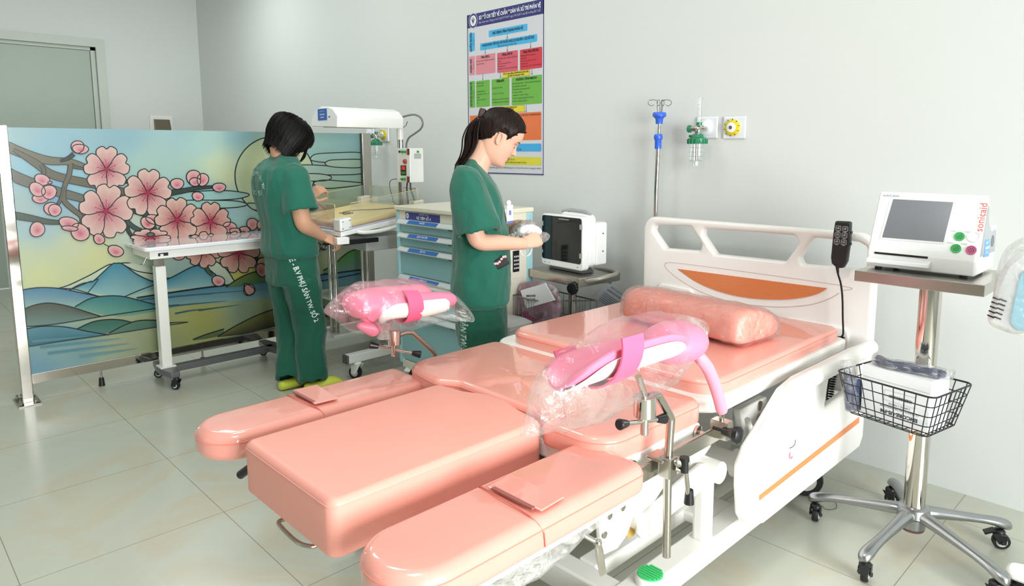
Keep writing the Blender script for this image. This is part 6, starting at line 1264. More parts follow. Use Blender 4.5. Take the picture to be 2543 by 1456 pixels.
b = MB(); fl_ = frame(((a.x+c_.x)/2, YE-0.0024, (a.z+c_.z)/2), (1, 0, 0), (0, 0, 1), (0, -1, 0))
text_mb('KHOA ĐẺ - C13', 0.008, lambda u, v, w_: fl_(u, v+0.018, 0), mb=b); text_mb('GIƯỜNG SƯỞI', 0.0085, lambda u, v, w_: fl_(u, v, 0), mb=b, bold=0.0004); text_mb('SƠ SINH 01', 0.0085, lambda u, v, w_: fl_(u, v-0.016, 0), mb=b, bold=0.0004); b.build('lettering', WINK, lb)
c_ = on_y(818, 290, YE); b = MB(); b.box((c_.x, YE-0.001, c_.z), (0.016, 0.002, 0.007)); b.build('maker_plate', DGREY, cn)
BX0 = on_y(986, 400, 2.37).x; BX1 = on_y(1018, 400, 2.37).x; BZ1 = on_y(1002, 368, 2.37).z; BZ0 = on_y(1002, 453, 2.37).z; BYB = on_x(1052, 410, BX1).y
b = MB(); b.box2((BX0, 2.37, BZ0), (BX1, BYB, BZ1)); cbx = b.build('control_box', WE, wm, bevel=0.003)
grn = mat('lamp_green', '#1d9c4a', 0.3, coat=0.4); redm = mat('switch_red', '#b3262c', 0.35, coat=0.3)
def cbq(px_, py_): return on_y(px_, py_, 2.369)
for x, y, m_, r in ((1000, 377, grn, 0.008), (1007, 377, grn, 0.008), (1000, 445, grn, 0.008), (1006, 445, grn, 0.008), (1007, 401, redm, 0.014)):
    c_ = cbq(x, y); b = MB(); b.lathe([(0.001, 0), (r, 0), (r*0.9, 0.010), (r*0.6, 0.014), (0.001, 0.014)], c_, (0, -1, 0), 18); b.build('knob', m_, cbx, smooth=True, label='green knob' if m_ is grn else 'red knob')
for x, y in ((1014, 377), (1014, 446)): c_ = cbq(x, y); b = MB(); b.box(c_, (0.020, 0.008, 0.034)); s__ = b.build('rocker_switch', BLACK, cbx, bevel=0.001); b = MB(); b.box(c_+Vector((0, -0.003, 0)), (0.014, 0.006, 0.026)); b.build('rocker', redm, s__)
c_ = cbq(1002, 423.5); b = MB(); b.box(c_, (0.055, 0.004, 0.058)); ds = b.build('display', BLACK, cbx, bevel=0.001)
b = MB(); text_mb('132', 0.026, lambda u, v, w_: Vector((c_.x+u, c_.y-0.0026, c_.z+0.013+v)), mb=b, bold=0.0006); b.build('red_digits', mat('led_red', '#ff3b30', 0.5, emit='#ff2a20', estr=1.2), ds)
b = MB(); b.box(c_+Vector((0, -0.0022, -0.014)), (0.042, 0.0006, 0.014)); b.build('green_digits', mat('led_green', '#4c8a2c', 0.5), ds)
c_ = cbq(992, 377); b = MB(); b.box(c_, (0.014, 0.004, 0.012)); b.build('counter_window', BLACK, cbx)
c_ = on_x(1037, 377, BX1); b = MB(); b.lathe([(0.001, 0), (0.007, 0), (0.006, 0.008), (0.001, 0.009)], c_, (1, 0, 0), 16); b.build('alarm_lamp', grn, cbx, smooth=True)
c_ = on_x(1037, 388, BX1); b = MB(); b.box(c_, (0.001, 0.05, 0.03)); b.build('rating_plate', mat('plate_silver', '#b9bab8', 0.4), cbx)
b = MB(); cr_ = [on_y(x, y, 2.47) for x, y in ((994, 293), (1012, 287), (1030, 285), (1044, 292), (1050, 306), (1045, 320), (1030, 332), (1016, 342), (1010, 355), (1009, 368))]; b.tube(catmull(cr_, 5), 0.0058, 8); b.build('conduit', mat('grey_conduit', '#7c7b79', 0.5), wm, smooth=True)
b = MB(); cr_ = [on_y(x, y, 2.5) for x, y in ((1000, 318), (1008, 312), (1012, 302))]; b.tube(cr_, 0.003, 6); b.build('hook', STEEL, wm, smooth=True)
b = MB(); 
for pts in (((1012, 452), (1010, 470), (1012, 490), (1014, 506)), ((1019, 452), (1020, 470), (1026, 488), (1030, 502))): b.tube(catmull([on_y(x, y, 2.43) for x, y in pts], 4), 0.005, 6)
b.build('power_leads', mat('dark_cable', '#4c4c4c', 0.5), wm, smooth=True)
b = MB(); ws = [on_y(x, y, 2.38) for x, y in ((985, 445), (975, 446), (968, 453), (969, 470), (974, 488), (980, 505))]
ws += [wt(TXR-0.10, TYF-0.08, 0.066), wt(TXR-0.22, TYF-0.20, 0.066), wt(TXR-0.33, TYF-0.26, 0.066), wt(TXR-0.36, TYF-0.33, 0.066), wt(TXR-0.28, TYF-0.37, 0.066), wt(TXR-0.27, TYF-0.32, 0.066), wt(TXR-0.36, TYF-0.36, 0.066)]
b.tube(catmull(ws, 5), 0.0022, 6); b.build('sensor_wire', mat('dark_cable', '#4c4c4c'), wm, smooth=True)
b = MB(); cu_ = [on_x(x, y, -3.5) for x, y in ((955, 818), (948, 835), (955, 855))]; 
# ================================================================ people
SKIN = mat('skin', '#e3b49d', 0.48, sss=0.15, vary=(18, 0.03), spec=0.35)
SCRUB = mat('green_scrub', '#1b6150', 0.75, sheen=0.25, vary=(7, 0.05), bump=(260, 0.15, 0.0006), spec=0.25)
SCRUBT = mat('green_scrub_trousers', '#175745', 0.75, sheen=0.25, vary=(7, 0.05), bump=(260, 0.15, 0.0006), spec=0.25)
def hair_mat(name, col, col2):
    m = mat(name, col, 0.45, spec=0.16); nt = m.node_tree; N = nt.nodes; L = nt.links; b = N['Principled BSDF']
    tc = N.new('ShaderNodeTexCoord'); mp = N.new('ShaderNodeMapping'); mp.inputs['Scale'].default_value = (90, 90, 5); n = N.new('ShaderNodeTexNoise'); n.inputs['Scale'].default_value = 2.2; n.inputs['Detail'].default_value = 4
    L.new(tc.outputs['Object'], mp.inputs[0]); L.new(mp.outputs[0], n.inputs['Vector'])
    cr = N.new('ShaderNodeValToRGB'); L.new(n.outputs['Fac'], cr.inputs[0]); cr.color_ramp.elements[0].position = 0.35; cr.color_ramp.elements[0].color = hexc(col); cr.color_ramp.elements[1].position = 0.7; cr.color_ramp.elements[1].color = hexc(col2); L.new(cr.outputs[0], b.inputs['Base Color'])
    bp = N.new('ShaderNodeBump'); bp.inputs['Strength'].default_value = 0.6; bp.inputs['Distance'].default_value = 0.002; L.new(n.outputs['Fac'], bp.inputs['Height']); L.new(bp.outputs[0], b.inputs['Normal']); return m
def interp(tab, x):
    if x <= tab[0][0]: return tab[0][1]
    for (a, b), (c, d) in zip(tab, tab[1:]):
        if x <= c: t = (x-a)/(c-a); t = t*t*(3-2*t)*0.5+t*0.5; return b+(d-b)*t
    return tab[-1][1]
def interp_s(tab, x):
    if x <= tab[0][0]: return tab[0][1]
    if x >= tab[-1][0]: return tab[-1][1]
    for i in range(len(tab)-1):
        a, b = tab[i], tab[i+1]
        if x <= b[0]:
            p, n = tab[max(0, i-1)], tab[min(len(tab)-1, i+2)]; h = b[0]-a[0]; t = (x-a[0])/h
            m0 = (b[1]-p[1])/max(1e-6, b[0]-p[0])*h; m1 = (n[1]-a[1])/max(1e-6, n[0]-a[0])*h
            return (2*t**3-3*t*t+1)*a[1]+(t**3-2*t*t+t)*m0+(-2*t**3+3*t*t)*b[1]+(t**3-t*t)*m1
HF = [(-0.012, 0.045), (-0.004, 0.066), (0.004, 0.078), (0.014, 0.0815), (0.030, 0.0805), (0.050, 0.0815), (0.080, 0.082), (0.100, 0.080), (0.112, 0.081), (0.128, 0.088), (0.15, 0.090), (0.172, 0.084), (0.19, 0.072), (0.207, 0.050), (0.218, 0.026), (0.224, 0.004)]
HB = [(-0.012, 0.030), (0.01, 0.040), (0.03, 0.052), (0.06, 0.072), (0.09, 0.090), (0.12, 0.100), (0.15, 0.102), (0.175, 0.094), (0.195, 0.076), (0.21, 0.05), (0.219, 0.026), (0.224, 0.004)]
HW = [(-0.012, 0.020), (-0.002, 0.036), (0.012, 0.048), (0.03, 0.057), (0.055, 0.064), (0.085, 0.069), (0.12, 0.073), (0.15, 0.074), (0.175, 0.067), (0.195, 0.053), (0.21, 0.036), (0.219, 0.02), (0.224, 0.004)]
G = lambda x, c, s: math.exp(-((x-c)/s)**2)
def head_pt(z, t, off=0.0, feat=True):
    """point of the head surface: height z, angle t from straight ahead"""
    c, s = cos(t), sin(t); xf, xb, w_ = max(0.001, interp_s(HF, z))+off, max(0.001, interp_s(HB, z))+off, max(0.001, interp_s(HW, z))+off
    e = 2.35; k = (abs(c)**e+abs(s)**e)**(-1/e)
    y = w_*s*k; x = (xf if c > 0 else xb)*c*k
    if feat and c > 0:
        front = c**2
        nz = interp_s([(0.060, 0), (0.068, 0.006), (0.074, 0.021), (0.080, 0.024), (0.088, 0.019), (0.10, 0.012), (0.113, 0.005), (0.128, 0.0)], z)
        sg = interp([(0.066, 0.014), (0.078, 0.0135), (0.09, 0.009), (0.12, 0.008)], z)
        x += nz*G(y, 0, sg)
        x -= 0.009*G(abs(y), 0.031, 0.014)*G(z, 0.110, 0.010)*front
        x += 0.0045*G(abs(y), 0.031, 0.012)*G(z, 0.105, 0.008)*front
        x += 0.0045*G(y, 0, 0.020)*(G(z, 0.0565, 0.0045)+G(z, 0.0405, 0.005))-0.003*G(y, 0, 0.022)*G(z, 0.0485, 0.002)
        x += 0.003*G(abs(y), 0.045, 0.022)*G(z, 0.085, 0.020)-0.003*G(y, 0, 0.018)*G(z, 0.031, 0.005)+0.002*G(y, 0, 0.016)*G(z, 0.012, 0.010)
    return Vector((x, y, z))
def head_frame(ear, facing, pitch, turn=0.0, scale=1.0):
    """maps head-local to world; ear axis point is local (0,0,0.095)"""
    fx = Vector((cos(facing+turn), sin(facing+turn), 0)); sy = Vector((-fx.y, fx.x, 0)); f = fx*cos(pitch)-Vector((0, 0, 1))*sin(pitch); u = f.cross(sy)
    ear = Vector(ear)
    return lambda p: ear+(f*p[0]+sy*p[1]+u*(p[2]-0.095))*scale
def head_mb(mb, hf):
    NZ_, NT = 96, 84; rings = []
    for i in range(NZ_+1): z = -0.012+(0.2239+0.012)*i/NZ_; rings.append([hf(head_pt(z, 2*pi*j/NT)) for j in range(NT)])
    mb.loft(rings)
    for sg in (-1, 1):
        ring = [(0.002+0.0135*cos(a)*0.8-0.003*sin(a), sg*0.073+sg*0.008*max(0, -cos(a))+sg*0.004, 0.097+0.0245*sin(a)) for a in [i*2*pi/18 for i in range(19)]]
        mb.tube([hf(p) for p in ring], 0.0032, 8)
        mb.loft([[hf((0.001+0.012*cos(a)*k, sg*(0.068+0.005*d), 0.096+0.022*sin(a)*k)) for a in [i*2*pi/16 for i in range(16)]] for k, d in ((1.0, 0), (0.95, 1.1), (0.6, 0.7))])
        mb.sphere(hf((0.004, sg*0.075, 0.0745)), 0.006, 10, 7)
def face_parts(parent, hf, brow='#2a211e', lip='#b9686a'):
    def patch(f0, name, col, rough=0.5, off=0.0012, nu=14, nv=4):
        b = MB(); V = []
        for i in range(nu+1):
            for j in range(nv+1):
                y, z = f0(i/nu, j/nv); t = 0
                lo, hi = -1.5, 1.5
                for _ in range(24):
                    mid = (lo+hi)/2
                    if head_pt(z, mid).y < y: lo = mid
                    else: hi = mid
                p = head_pt(z, (lo+hi)/2); p.x += off; V.append(hf(p))
        b.add(V, [(i*(nv+1)+j, (i+1)*(nv+1)+j, (i+1)*(nv+1)+j+1, i*(nv+1)+j+1) for i in range(nu) for j in range(nv)])
        o = b.build(name, mat(name+'_'+col[1:], col, rough), parent, smooth=True, angle=180); md = o.modifiers.new('t', 'SOLIDIFY'); md.thickness = 0.0012; md.offset = 0; return o
    for sg in (-1, 1):
        patch(lambda u, v: (sg*(0.016+0.030*u), 0.1275+0.005*sin(u*pi*0.8)-0.003*u+(v-0.5)*0.0055*(1-0.7*u)), 'eyebrow', brow)
        patch(lambda u, v: (sg*(0.019+0.024*u), 0.1035-0.0035*sin(u*pi)+(v-0.5)*0.0026*sin(pi*min(1, u+0.15))), 'eyelash', '#1d1716', off=0.0022)
        patch(lambda u, v: (sg*(0.020+0.022*u), 0.1135+0.0020*sin(u*pi)+(v-0.5)*0.0009), 'lid_crease', '#b98672')
        patch(lambda u, v: (sg*(0.003+0.006*u), 0.0695+(v-0.5)*0.0035), 'nostril', '#8e5a4c', nu=5)
    patch(lambda u, v: ((u-0.5)*0.042, 0.0485+(v)*0.0085*sin(pi*u)**0.6*(1-0.25*G(u, 0.5, 0.07))), 'upper_lip', lip, 0.4, off=0.0018)
    patch(lambda u, v: ((u-0.5)*0.038, 0.0475-(v)*0.0095*sin(pi*u)**0.6), 'lower_lip', lip, 0.4, off=0.0018)
def limb(mb, pts, rad, n=16, fl=None):
    P = [Vector(p) for p in pts]; C_ = catmull(P, 5); k = len(C_); R = []
    for i in range(k): q = i/(k-1)*(len(rad)-1); a = int(q); R.append(rad[a]+(rad[min(a+1, len(rad)-1)]-rad[a])*(q-a))
    mb.tube(C_, R, n)
def hand(mb, wrist, d, back, thumb_side, curl=(0.5, 0.6, 0.7, 0.8), spread=0.05, sc=1.0, thumb=(0.6, 0.5)):
    """wrist point, direction to knuckles, back-of-hand normal, side the thumb is on"""
    d = Vector(d).normalized(); bk = Vector(back); bk = (bk-d*bk.dot(d)).normalized(); s = d.cross(bk).normalized()*thumb_side; w_ = Vector(wrist)
    L_ = 0.082*sc
    rings = []
    for t, hw, ht in ((-0.15, 0.024, 0.019), (0.0, 0.025, 0.018), (0.3, 0.033, 0.017), (0.65, 0.038, 0.015), (0.95, 0.038, 0.012), (1.08, 0.033, 0.007)):
        rings.append([w_+d*L_*t+s*cos(a)*hw*sc+bk*sin(a)*ht*sc for a in [i*2*pi/18 for i in range(18)]])
    mb.loft(rings)
    for k, (o, ln, r) in enumerate(((0.028, 0.072, 0.0078), (0.0095, 0.080, 0.0080), (-0.0095, 0.075, 0.0078), (-0.027, 0.060, 0.0070))):
        p = w_+d*L_*(1.0-0.03*abs(k-1))+s*o*sc; dd = (d+s*(1.5-k)*spread).normalized(); seg = [0.46, 0.30, 0.24]; pts = [p-dd*0.018*sc, p]; ang = 0
        for q in seg:
            ang += curl[k]*(1.0 if q > 0.4 else 1.15); p = p+(dd*cos(ang)-bk*sin(ang))*ln*q*sc; pts.append(p)
        mb.tube(catmull(pts, 3), [r*sc*(1.08-0.022*i) for i in range(len(catmull(pts, 3)))], 10); mb.sphere(pts[-1], r*sc*0.86, 10, 7)
    p = w_+d*L_*0.18+s*0.024*sc-bk*0.004*sc; t1 = (d*0.55+s*0.75-bk*thumb[0]).normalized(); t2 = (d*0.95+s*0.15-bk*thumb[1]).normalized()
    pts = [p-t1*0.01, p+t1*0.032*sc, p+t1*0.036*sc+t2*0.028*sc, p+t1*0.036*sc+t2*0.050*sc]
    mb.tube(catmull(pts, 3), [0.0125*sc, 0.0122*sc, 0.0115*sc, 0.0105*sc, 0.0098*sc, 0.0094*sc, 0.009*sc, 0.0088*sc, 0.0086*sc, 0.0082*sc], 12); mb.sphere(pts[-1], 0.0078*sc, 10, 7)
def fuse(mb, name, m, parent, voxel, smooth=3, fac=0.5, wr=None, label=None):
    """one continuous surface from overlapping closed pieces"""
    me = bpy.data.meshes.new(name); me.from_pydata([tuple(v) for v in mb.v], [], mb.f); me.update()
    bm = bmesh.new(); bm.from_mesh(me); bmesh.ops.recalc_face_normals(bm, faces=bm.faces); bm.to_mesh(me); bm.free()
    o = bpy.data.objects.new(name, me); COL.objects.link(o)
    md = o.modifiers.new('r', 'REMESH'); md.mode = 'VOXEL'; md.voxel_size = voxel; md.use_smooth_shade = True
    if smooth: md = o.modifiers.new('s', 'SMOOTH'); md.iterations = smooth; md.factor = fac
    dg = bpy.context.evaluated_depsgraph_get(); me2 = bpy.data.meshes.new_from_object(o.evaluated_get(dg)); o.modifiers.clear(); o.data = me2; bpy.data.meshes.remove(me)
    o.data.materials.clear(); o.data.materials.append(m)
    if wr:
        nv = [v.normal.copy() for v in me2.vertices]
        for v, n in zip(me2.vertices, nv): v.co += n*wr(v.co, n)
        me2.update()
    me2.polygons.foreach_set('use_smooth', [True]*len(me2.polygons))
    if parent: o.parent = parent; o.matrix_parent_inverse = Matrix.Translation(parent.location).inverted()
    if label: o['label'] = label
    return o
def on_cloth(mb, name, m, parent, target, off=0.0015, label=None, cast=None):
    o = mb.build(name, m, parent); bm = bmesh.new(); bm.from_mesh(o.data); bmesh.ops.triangulate(bm, faces=bm.faces)
    bmesh.ops.subdivide_edges(bm, edges=[e for e in bm.edges if e.calc_length() > 0.012], cuts=1)
    bm.to_mesh(o.data); bm.free()
    bvh_obj = target; from mathutils.bvhtree import BVHTree
    me = bvh_obj.data; bt_ = BVHTree.FromPolygons([v.co.copy() for v in me.vertices], [tuple(p.vertices) for p in me.polygons])
    for v in o.data.vertices:
        d = (EYE-v.co).normalized()
        loc = None
        if cast is not None: loc, nor, idx, dist = bt_.ray_cast(v.co-cast*0.4, cast); nor = -cast
        if loc is None: loc, nor, idx, dist = bt_.find_nearest(v.co)
        if loc is not None: v.co = loc+nor*off
    if label: o['label'] = label
    return o
def ellr(c, F, S, f0, f1, hw, e=2.4, n=40, U=Vector((0, 0, 0))):
    """closed horizontal ring from back f0 to front f1, half width hw"""
    out = []; cf = (f0+f1)/2; hf_ = (f1-f0)/2
    for j in range(n):
        a = 2*pi*j/n; c_, s_ = cos(a), sin(a); k = (abs(c_)**e+abs(s_)**e)**(-1/e); out.append(c+F*(cf+hf_*c_*k)+S*(hw*s_*k))
    return out
def clog(parent, heel, ang, col='#cfd84a', name='clog'):
    d = Vector((cos(ang), sin(ang), 0)); s = Vector((-d.y, d.x, 0)); h = Vector((heel[0], heel[1], 0)); cm = mat('lime_rubber', col, 0.5)
    b = MB(); rings = []
    for t, w_, z1, z0 in ((0.0, 0.018, 0.035, 0.006), (0.012, 0.032, 0.048, 0.001), (0.05, 0.038, 0.050, 0.0), (0.10, 0.038, 0.046, 0.001), (0.16, 0.045, 0.066, 0.0), (0.21, 0.044, 0.056, 0.001), (0.245, 0.033, 0.038, 0.006), (0.256, 0.016, 0.024, 0.012)):
        rings.append([h+d*(0.02+t*0.84)+s*cos(a)*w_*0.9+Vector((0, 0, ((z0+z1)/2+sin(a)*(z1-z0)/2)*1.1)) for a in [i*2*pi/18 for i in range(18)]])
    b.loft(rings); o = b.build(name, cm, parent, smooth=True, angle=180); md = o.modifiers.new('s', 'SUBSURF'); md.levels = 1; md.render_levels = 1
    return o
def tube_cloth(mb, pts, rad, hollow=0.09, wall=0.009, n=26, fl=1.0, open_end=True):
    """cloth tube, its far end hollowed so the cuff reads as an opening"""
    P = catmull([Vector(p) for p in pts], 5); k = len(P); R = []
    for i in range(k): q = i/(k-1)*(len(rad)-1); a = int(q); R.append(rad[a]+(rad[min(a+1, len(rad)-1)]-rad[a])*(q-a))
    if open_end:
        acc = 0; j = k-1
        while j > 1 and acc < hollow: acc += (P[j]-P[j-1]).length; j -= 1
        t = (P[-1]-P[-2]).normalized(); P2 = P+[P[-1]+t*0.001]+P[j:k][::-1]; R2 = R+[R[-1]-wall]+[max(0.005, r-wall) for r in R[j:k][::-1]]
        # build rings by hand so the inner wall keeps the outer wall's frame
        base = MB(); base.tube(P, R, n); rings = [base.v[i*n:(i+1)*n] for i in range(k)]
        inner = []
        for i in range(k-1, j-1, -1): c_ = P[i]; f_ = max(0.1, (R[i]-wall)/R[i]); inner.append([c_+(v-c_)*f_ for v in rings[i]])
        mb.loft(rings+inner)
    else: mb.tube(P, R, n)
def folds(seed, amp=0.004, k=(9, 9, 3.2)):
    def f(p, n):
        w1 = noise.noise(Vector((p.x*3+seed, p.y*3, p.z*2)))*0.35
        a = noise.noise(Vector((p.x*k[0]+seed+w1*5, p.y*k[1], p.z*k[2]+p.x*2.5))); b_ = noise.noise(Vector((p.x*19+seed*2, p.y*19+w1*6, p.z*6.5+p.x*9))); c_ = noise.noise(Vector((p.x*10+seed*3, p.y*10, p.z*15+p.y*12)))
        return amp*(0.9-abs(a)*3.6)+amp*0.7*(0.3-abs(b_))*1.4+amp*0.55*(0.25-abs(c_))
    return f

# ---------------------------------------------------------------- standing person at the monitor
P2G = Vector((-2.27, 2.00, 0)); TH2 = radians(50); F2 = Vector((cos(TH2), sin(TH2), 0)); S2 = Vector((-F2.y, F2.x, 0))
p2 = thing('person', 'person with a ponytail in green scrubs looking down at a packet', 'person', P2G, 'people in green scrubs')
def s2(px, py, off=0.0): return on_plane(px, py, P2G+S2*off, S2)
def row(fn, G_, F, py, pb, pf):
    a = fn(pb, py); c_ = fn(pf, py); return (a-G_).dot(F), (c_-G_).dot(F), (a.z+c_.z)/2
b = MB(); rings = []
for py, pb, pf, hw in ((745, 1124, 1266, 0.185), (735, 1117, 1266, 0.195), (700, 1116, 1269, 0.200), (650, 1120, 1270, 0.190), (600, 1120, 1268, 0.178), (560, 1122, 1262, 0.178), (520, 1119, 1256, 0.185), (485, 1117, 1247, 0.184), (460, 1121, 1236, 0.172), (440, 1129, 1220, 0.148), (422, 1140, 1203, 0.115), (407, 1152, 1192, 0.085), (396, 1160, 1184, 0.065)):
    f0, f1, z = row(s2, P2G, F2, py, pb, pf); f0 += 0.012; f1 -= 0.010; rings.append(ellr(P2G+Vector((0, 0, z)), F2, S2, f0, f1, hw))
b.loft(rings)
shR = s2(1160, 453, -0.160); elR = s2(1183, 600, -0.215); wrR = s2(1303, 606, -0.10)
shL = s2(1165, 453, 0.160); elL = s2(1190, 590, 0.20); wrL = s2(1292, 558, 0.06)
cufR = shR.lerp(elR, 0.88)
tube_cloth(b, [shR+F2*0.0+Vector((0, 0, 0.012))+S2*0.06, shR+Vector((0, 0, 0.0)), shR.lerp(elR, 0.35)+F2*0.006, shR.lerp(elR, 0.86)+F2*0.016], [0.048, 0.063, 0.075, 0.085, 0.091], 0.10)
tube_cloth(b, [shL+Vector((0, 0, 0.012))-S2*0.06, shL, shL.lerp(elL, 0.35), shL.lerp(elL, 0.88)], [0.048, 0.063, 0.075, 0.085, 0.090], 0.10)
sh2 = fuse(b, 'scrub_top', SCRUB, p2, 0.0065, 6, 0.5, folds(1.3, 0.006))
# open the V neck
def cut_neck(o, G_, F, S, zV, zs, fc, wd, zn):
    bm = bmesh.new(); bm.from_mesh(o.data); dl = []
    for v in bm.verts:
        d = v.co-G_; f_, s_, z = d.dot(F), abs(d.dot(S)), v.co.z
        zc = (zV+(zs-zV)*min(1, s_/wd)**0.9) if f_ > fc else zn
        if z > zc and s_ < wd+0.02: dl.append(v)
    bmesh.ops.delete(bm, geom=dl, context='VERTS')
    for _ in range(6): bmesh.ops.smooth_vert(bm, verts=[v for v in bm.verts if v.is_boundary], factor=0.5, use_axis_x=True, use_axis_y=True, use_axis_z=True)
    bm.to_mesh(o.data); bm.free(); md = o.modifiers.new('t', 'SOLIDIFY'); md.thickness = 0.004; md.offset = 0.5
cut_neck(sh2, P2G, F2, S2, s2(1229, 462).z, s2(1185, 398).z, (s2(1186, 400)-P2G).dot(F2), 0.068, s2(1168, 392).z)
b = MB(); b.lathe([(0.001, 0), (0.006, 0), (0.004, 0.003), (0.001, 0.003)], s2(1232, 464, -0.012), F2*0.6-S2*0.8, 14); b.build('button', WPLASTIC, p2, smooth=True)
b = MB(); rings = []
for py, pb, pf, hw in ((728, 1124, 1262, 0.172), (780, 1126, 1263, 0.172), (850, 1134, 1262, 0.165)):
    f0, f1, z = row(s2, P2G, F2, py, pb, pf); rings.append(ellr(P2G+Vector((0, 0, z)), F2, S2, f0+0.01, f1-0.01, hw))
b.loft(rings)
fC = [(rings[-1][0]+rings[-1][20])*0.5]
for sg in (-1, 1):
    t0 = fC[0]+S2*sg*0.085; t0.z = 0.52; t1 = P2G+S2*sg*0.10+F2*0.0+Vector((0, 0, 0.28)); t2 = P2G+S2*sg*0.10+F2*0.0+Vector((0, 0, 0.035))
    tube_cloth(b, [t0, t1, t2], [0.100, 0.095, 0.088, 0.080, 0.076], 0.06)
    clog(p2, P2G+S2*sg*0.10-F2*0.08, TH2)
tr2 = fuse(b, 'scrub_trousers', SCRUBT, p2, 0.008, 6, 0.5, folds(4.1, 0.0065))
# body
HT2 = radians(33); ear2 = s2(1237, 346, 0.0); hf2 = head_frame(ear2, TH2, HT2, 0.0, 1.0)
b = MB(); head_mb(b, hf2)
nb = s2(1180, 425); nm = s2(1198, 388); nt_ = hf2((-0.025, 0, 0.055))
limb(b, [nb+Vector((0, 0, -0.05)), nb, nm, nt_], [0.075, 0.062, 0.050, 0.050, 0.052], 20)
b.loft([ellr(P2G+Vector((0, 0, z)), F2, S2, *row(s2, P2G, F2, py, pb, pf)[:2], hw) for py, pb, pf, hw, z in [(py, pb, pf, hw, row(s2, P2G, F2, py, pb, pf)[2]) for py, pb, pf, hw in ((700, 1135, 1245, 0.12), (560, 1137, 1240, 0.13), (485, 1131, 1240, 0.145), (460, 1131, 1229, 0.150), (440, 1138, 1213, 0.14), (424, 1148, 1200, 0.11), (410, 1158, 1196, 0.07), (402, 1164, 1192, 0.05))]])
for sh_, el_, wr_ in ((shR, elR, wrR), (shL, elL, wrL)):
    limb(b, [sh_, sh_.lerp(el_, 0.5), el_.lerp(sh_, 0.12), el_.lerp(wr_, 0.10), el_.lerp(wr_, 0.4), el_.lerp(wr_, 0.75), wr_], [0.046, 0.043, 0.038, 0.036, 0.0345, 0.0285, 0.0245], 18)
kn = s2(1345, 588, -0.06); hand(b, wrR, kn-wrR, Vector((0, 0, 0.35))-S2*0.9, -1, (0.75, 0.85, 0.9, 0.95), 0.02, 0.92, (0.9, 0.75))
knL = s2(1325, 575, 0.02); hand(b, wrL, knL-wrL, Vector((0, 0, 0.5))+S2*0.8, 1, (0.6, 0.7, 0.8, 0.9), 0.02, 0.92, (0.9, 0.75))
bd2 = fuse(b, 'body', SKIN, p2, 0.0028, 2, 0.4)
face_parts(bd2, hf2)
# hair
HAIR2 = hair_mat('dark_brown_hair', '#120d0c', '#2b1c16')
def hair_cap(hf, line, off, name, m, parent, thick=0.012, lump=None, NZ_=60, NT=90, front_open=None):
    V = []; F_c = []; idx = {}
    for i in range(NZ_+1):
        z = -0.012+(0.2239+0.012)*i/NZ_
        for j in range(NT):
            t = 2*pi*j/NT; p = head_pt(z, t, 0.0, False); zl_ = line(p.x, abs(p.y), None); of = 0.0022+(off-0.0022)*max(0, min(1, (z-zl_)/0.035))**0.7; q = head_pt(z, t, of, False)
            q.z += of*max(0, (z-0.15)/0.07)*0.9; st_ = (0.0016*sin(t*37+z*60)+0.0010*sin(t*71-z*40))*max(0, min(1, (z-zl_)/0.02))
            q += (q-Vector((0, 0, 0.1))).normalized()*(st_+(lump(q) if lump else 0)); V.append(q)
    for i in range(NZ_):
        for j in range(NT):
            c_ = V[i*NT+j]
            if c_.z > line(c_.x, abs(c_.y), None): F_c.append((i*NT+j, i*NT+(j+1) % NT, (i+1)*NT+(j+1) % NT, (i+1)*NT+j))
    F_c.append(tuple(NZ_*NT+j for j in range(NT)))
    b = MB(); b.add([hf(v) for v in V], F_c); o = b.build(name, m, parent, smooth=True, angle=180)
    bm = bmesh.new(); bm.from_mesh(o.data); bmesh.ops.delete(bm, geom=[v for v in bm.verts if not v.link_faces], context='VERTS')
    for _ in range(14):
        bv = [v for v in bm.verts if v.is_boundary]; bmesh.ops.smooth_vert(bm, verts=bv, factor=0.5, use_axis_x=True, use_axis_y=True, use_axis_z=True)
    bm.to_mesh(o.data); bm.free()
    md = o.modifiers.new('t', 'SOLIDIFY'); md.thickness = thick; md.offset = -1; md.use_rim = True; return o
def line2(x, y, z):
    zl = interp([(-0.12, 0.030), (-0.06, 0.045), (-0.03, 0.072), (-0.014, 0.118), (0.016, 0.124), (0.024, 0.098), (0.034, 0.108), (0.048, 0.136), (0.062, 0.160), (0.075, 0.172), (0.10, 0.176)], x)
    return zl if z is None else z > zl
hr2 = hair_cap(hf2, line2, 0.009, 'hair', HAIR2, bd2, 0.009)
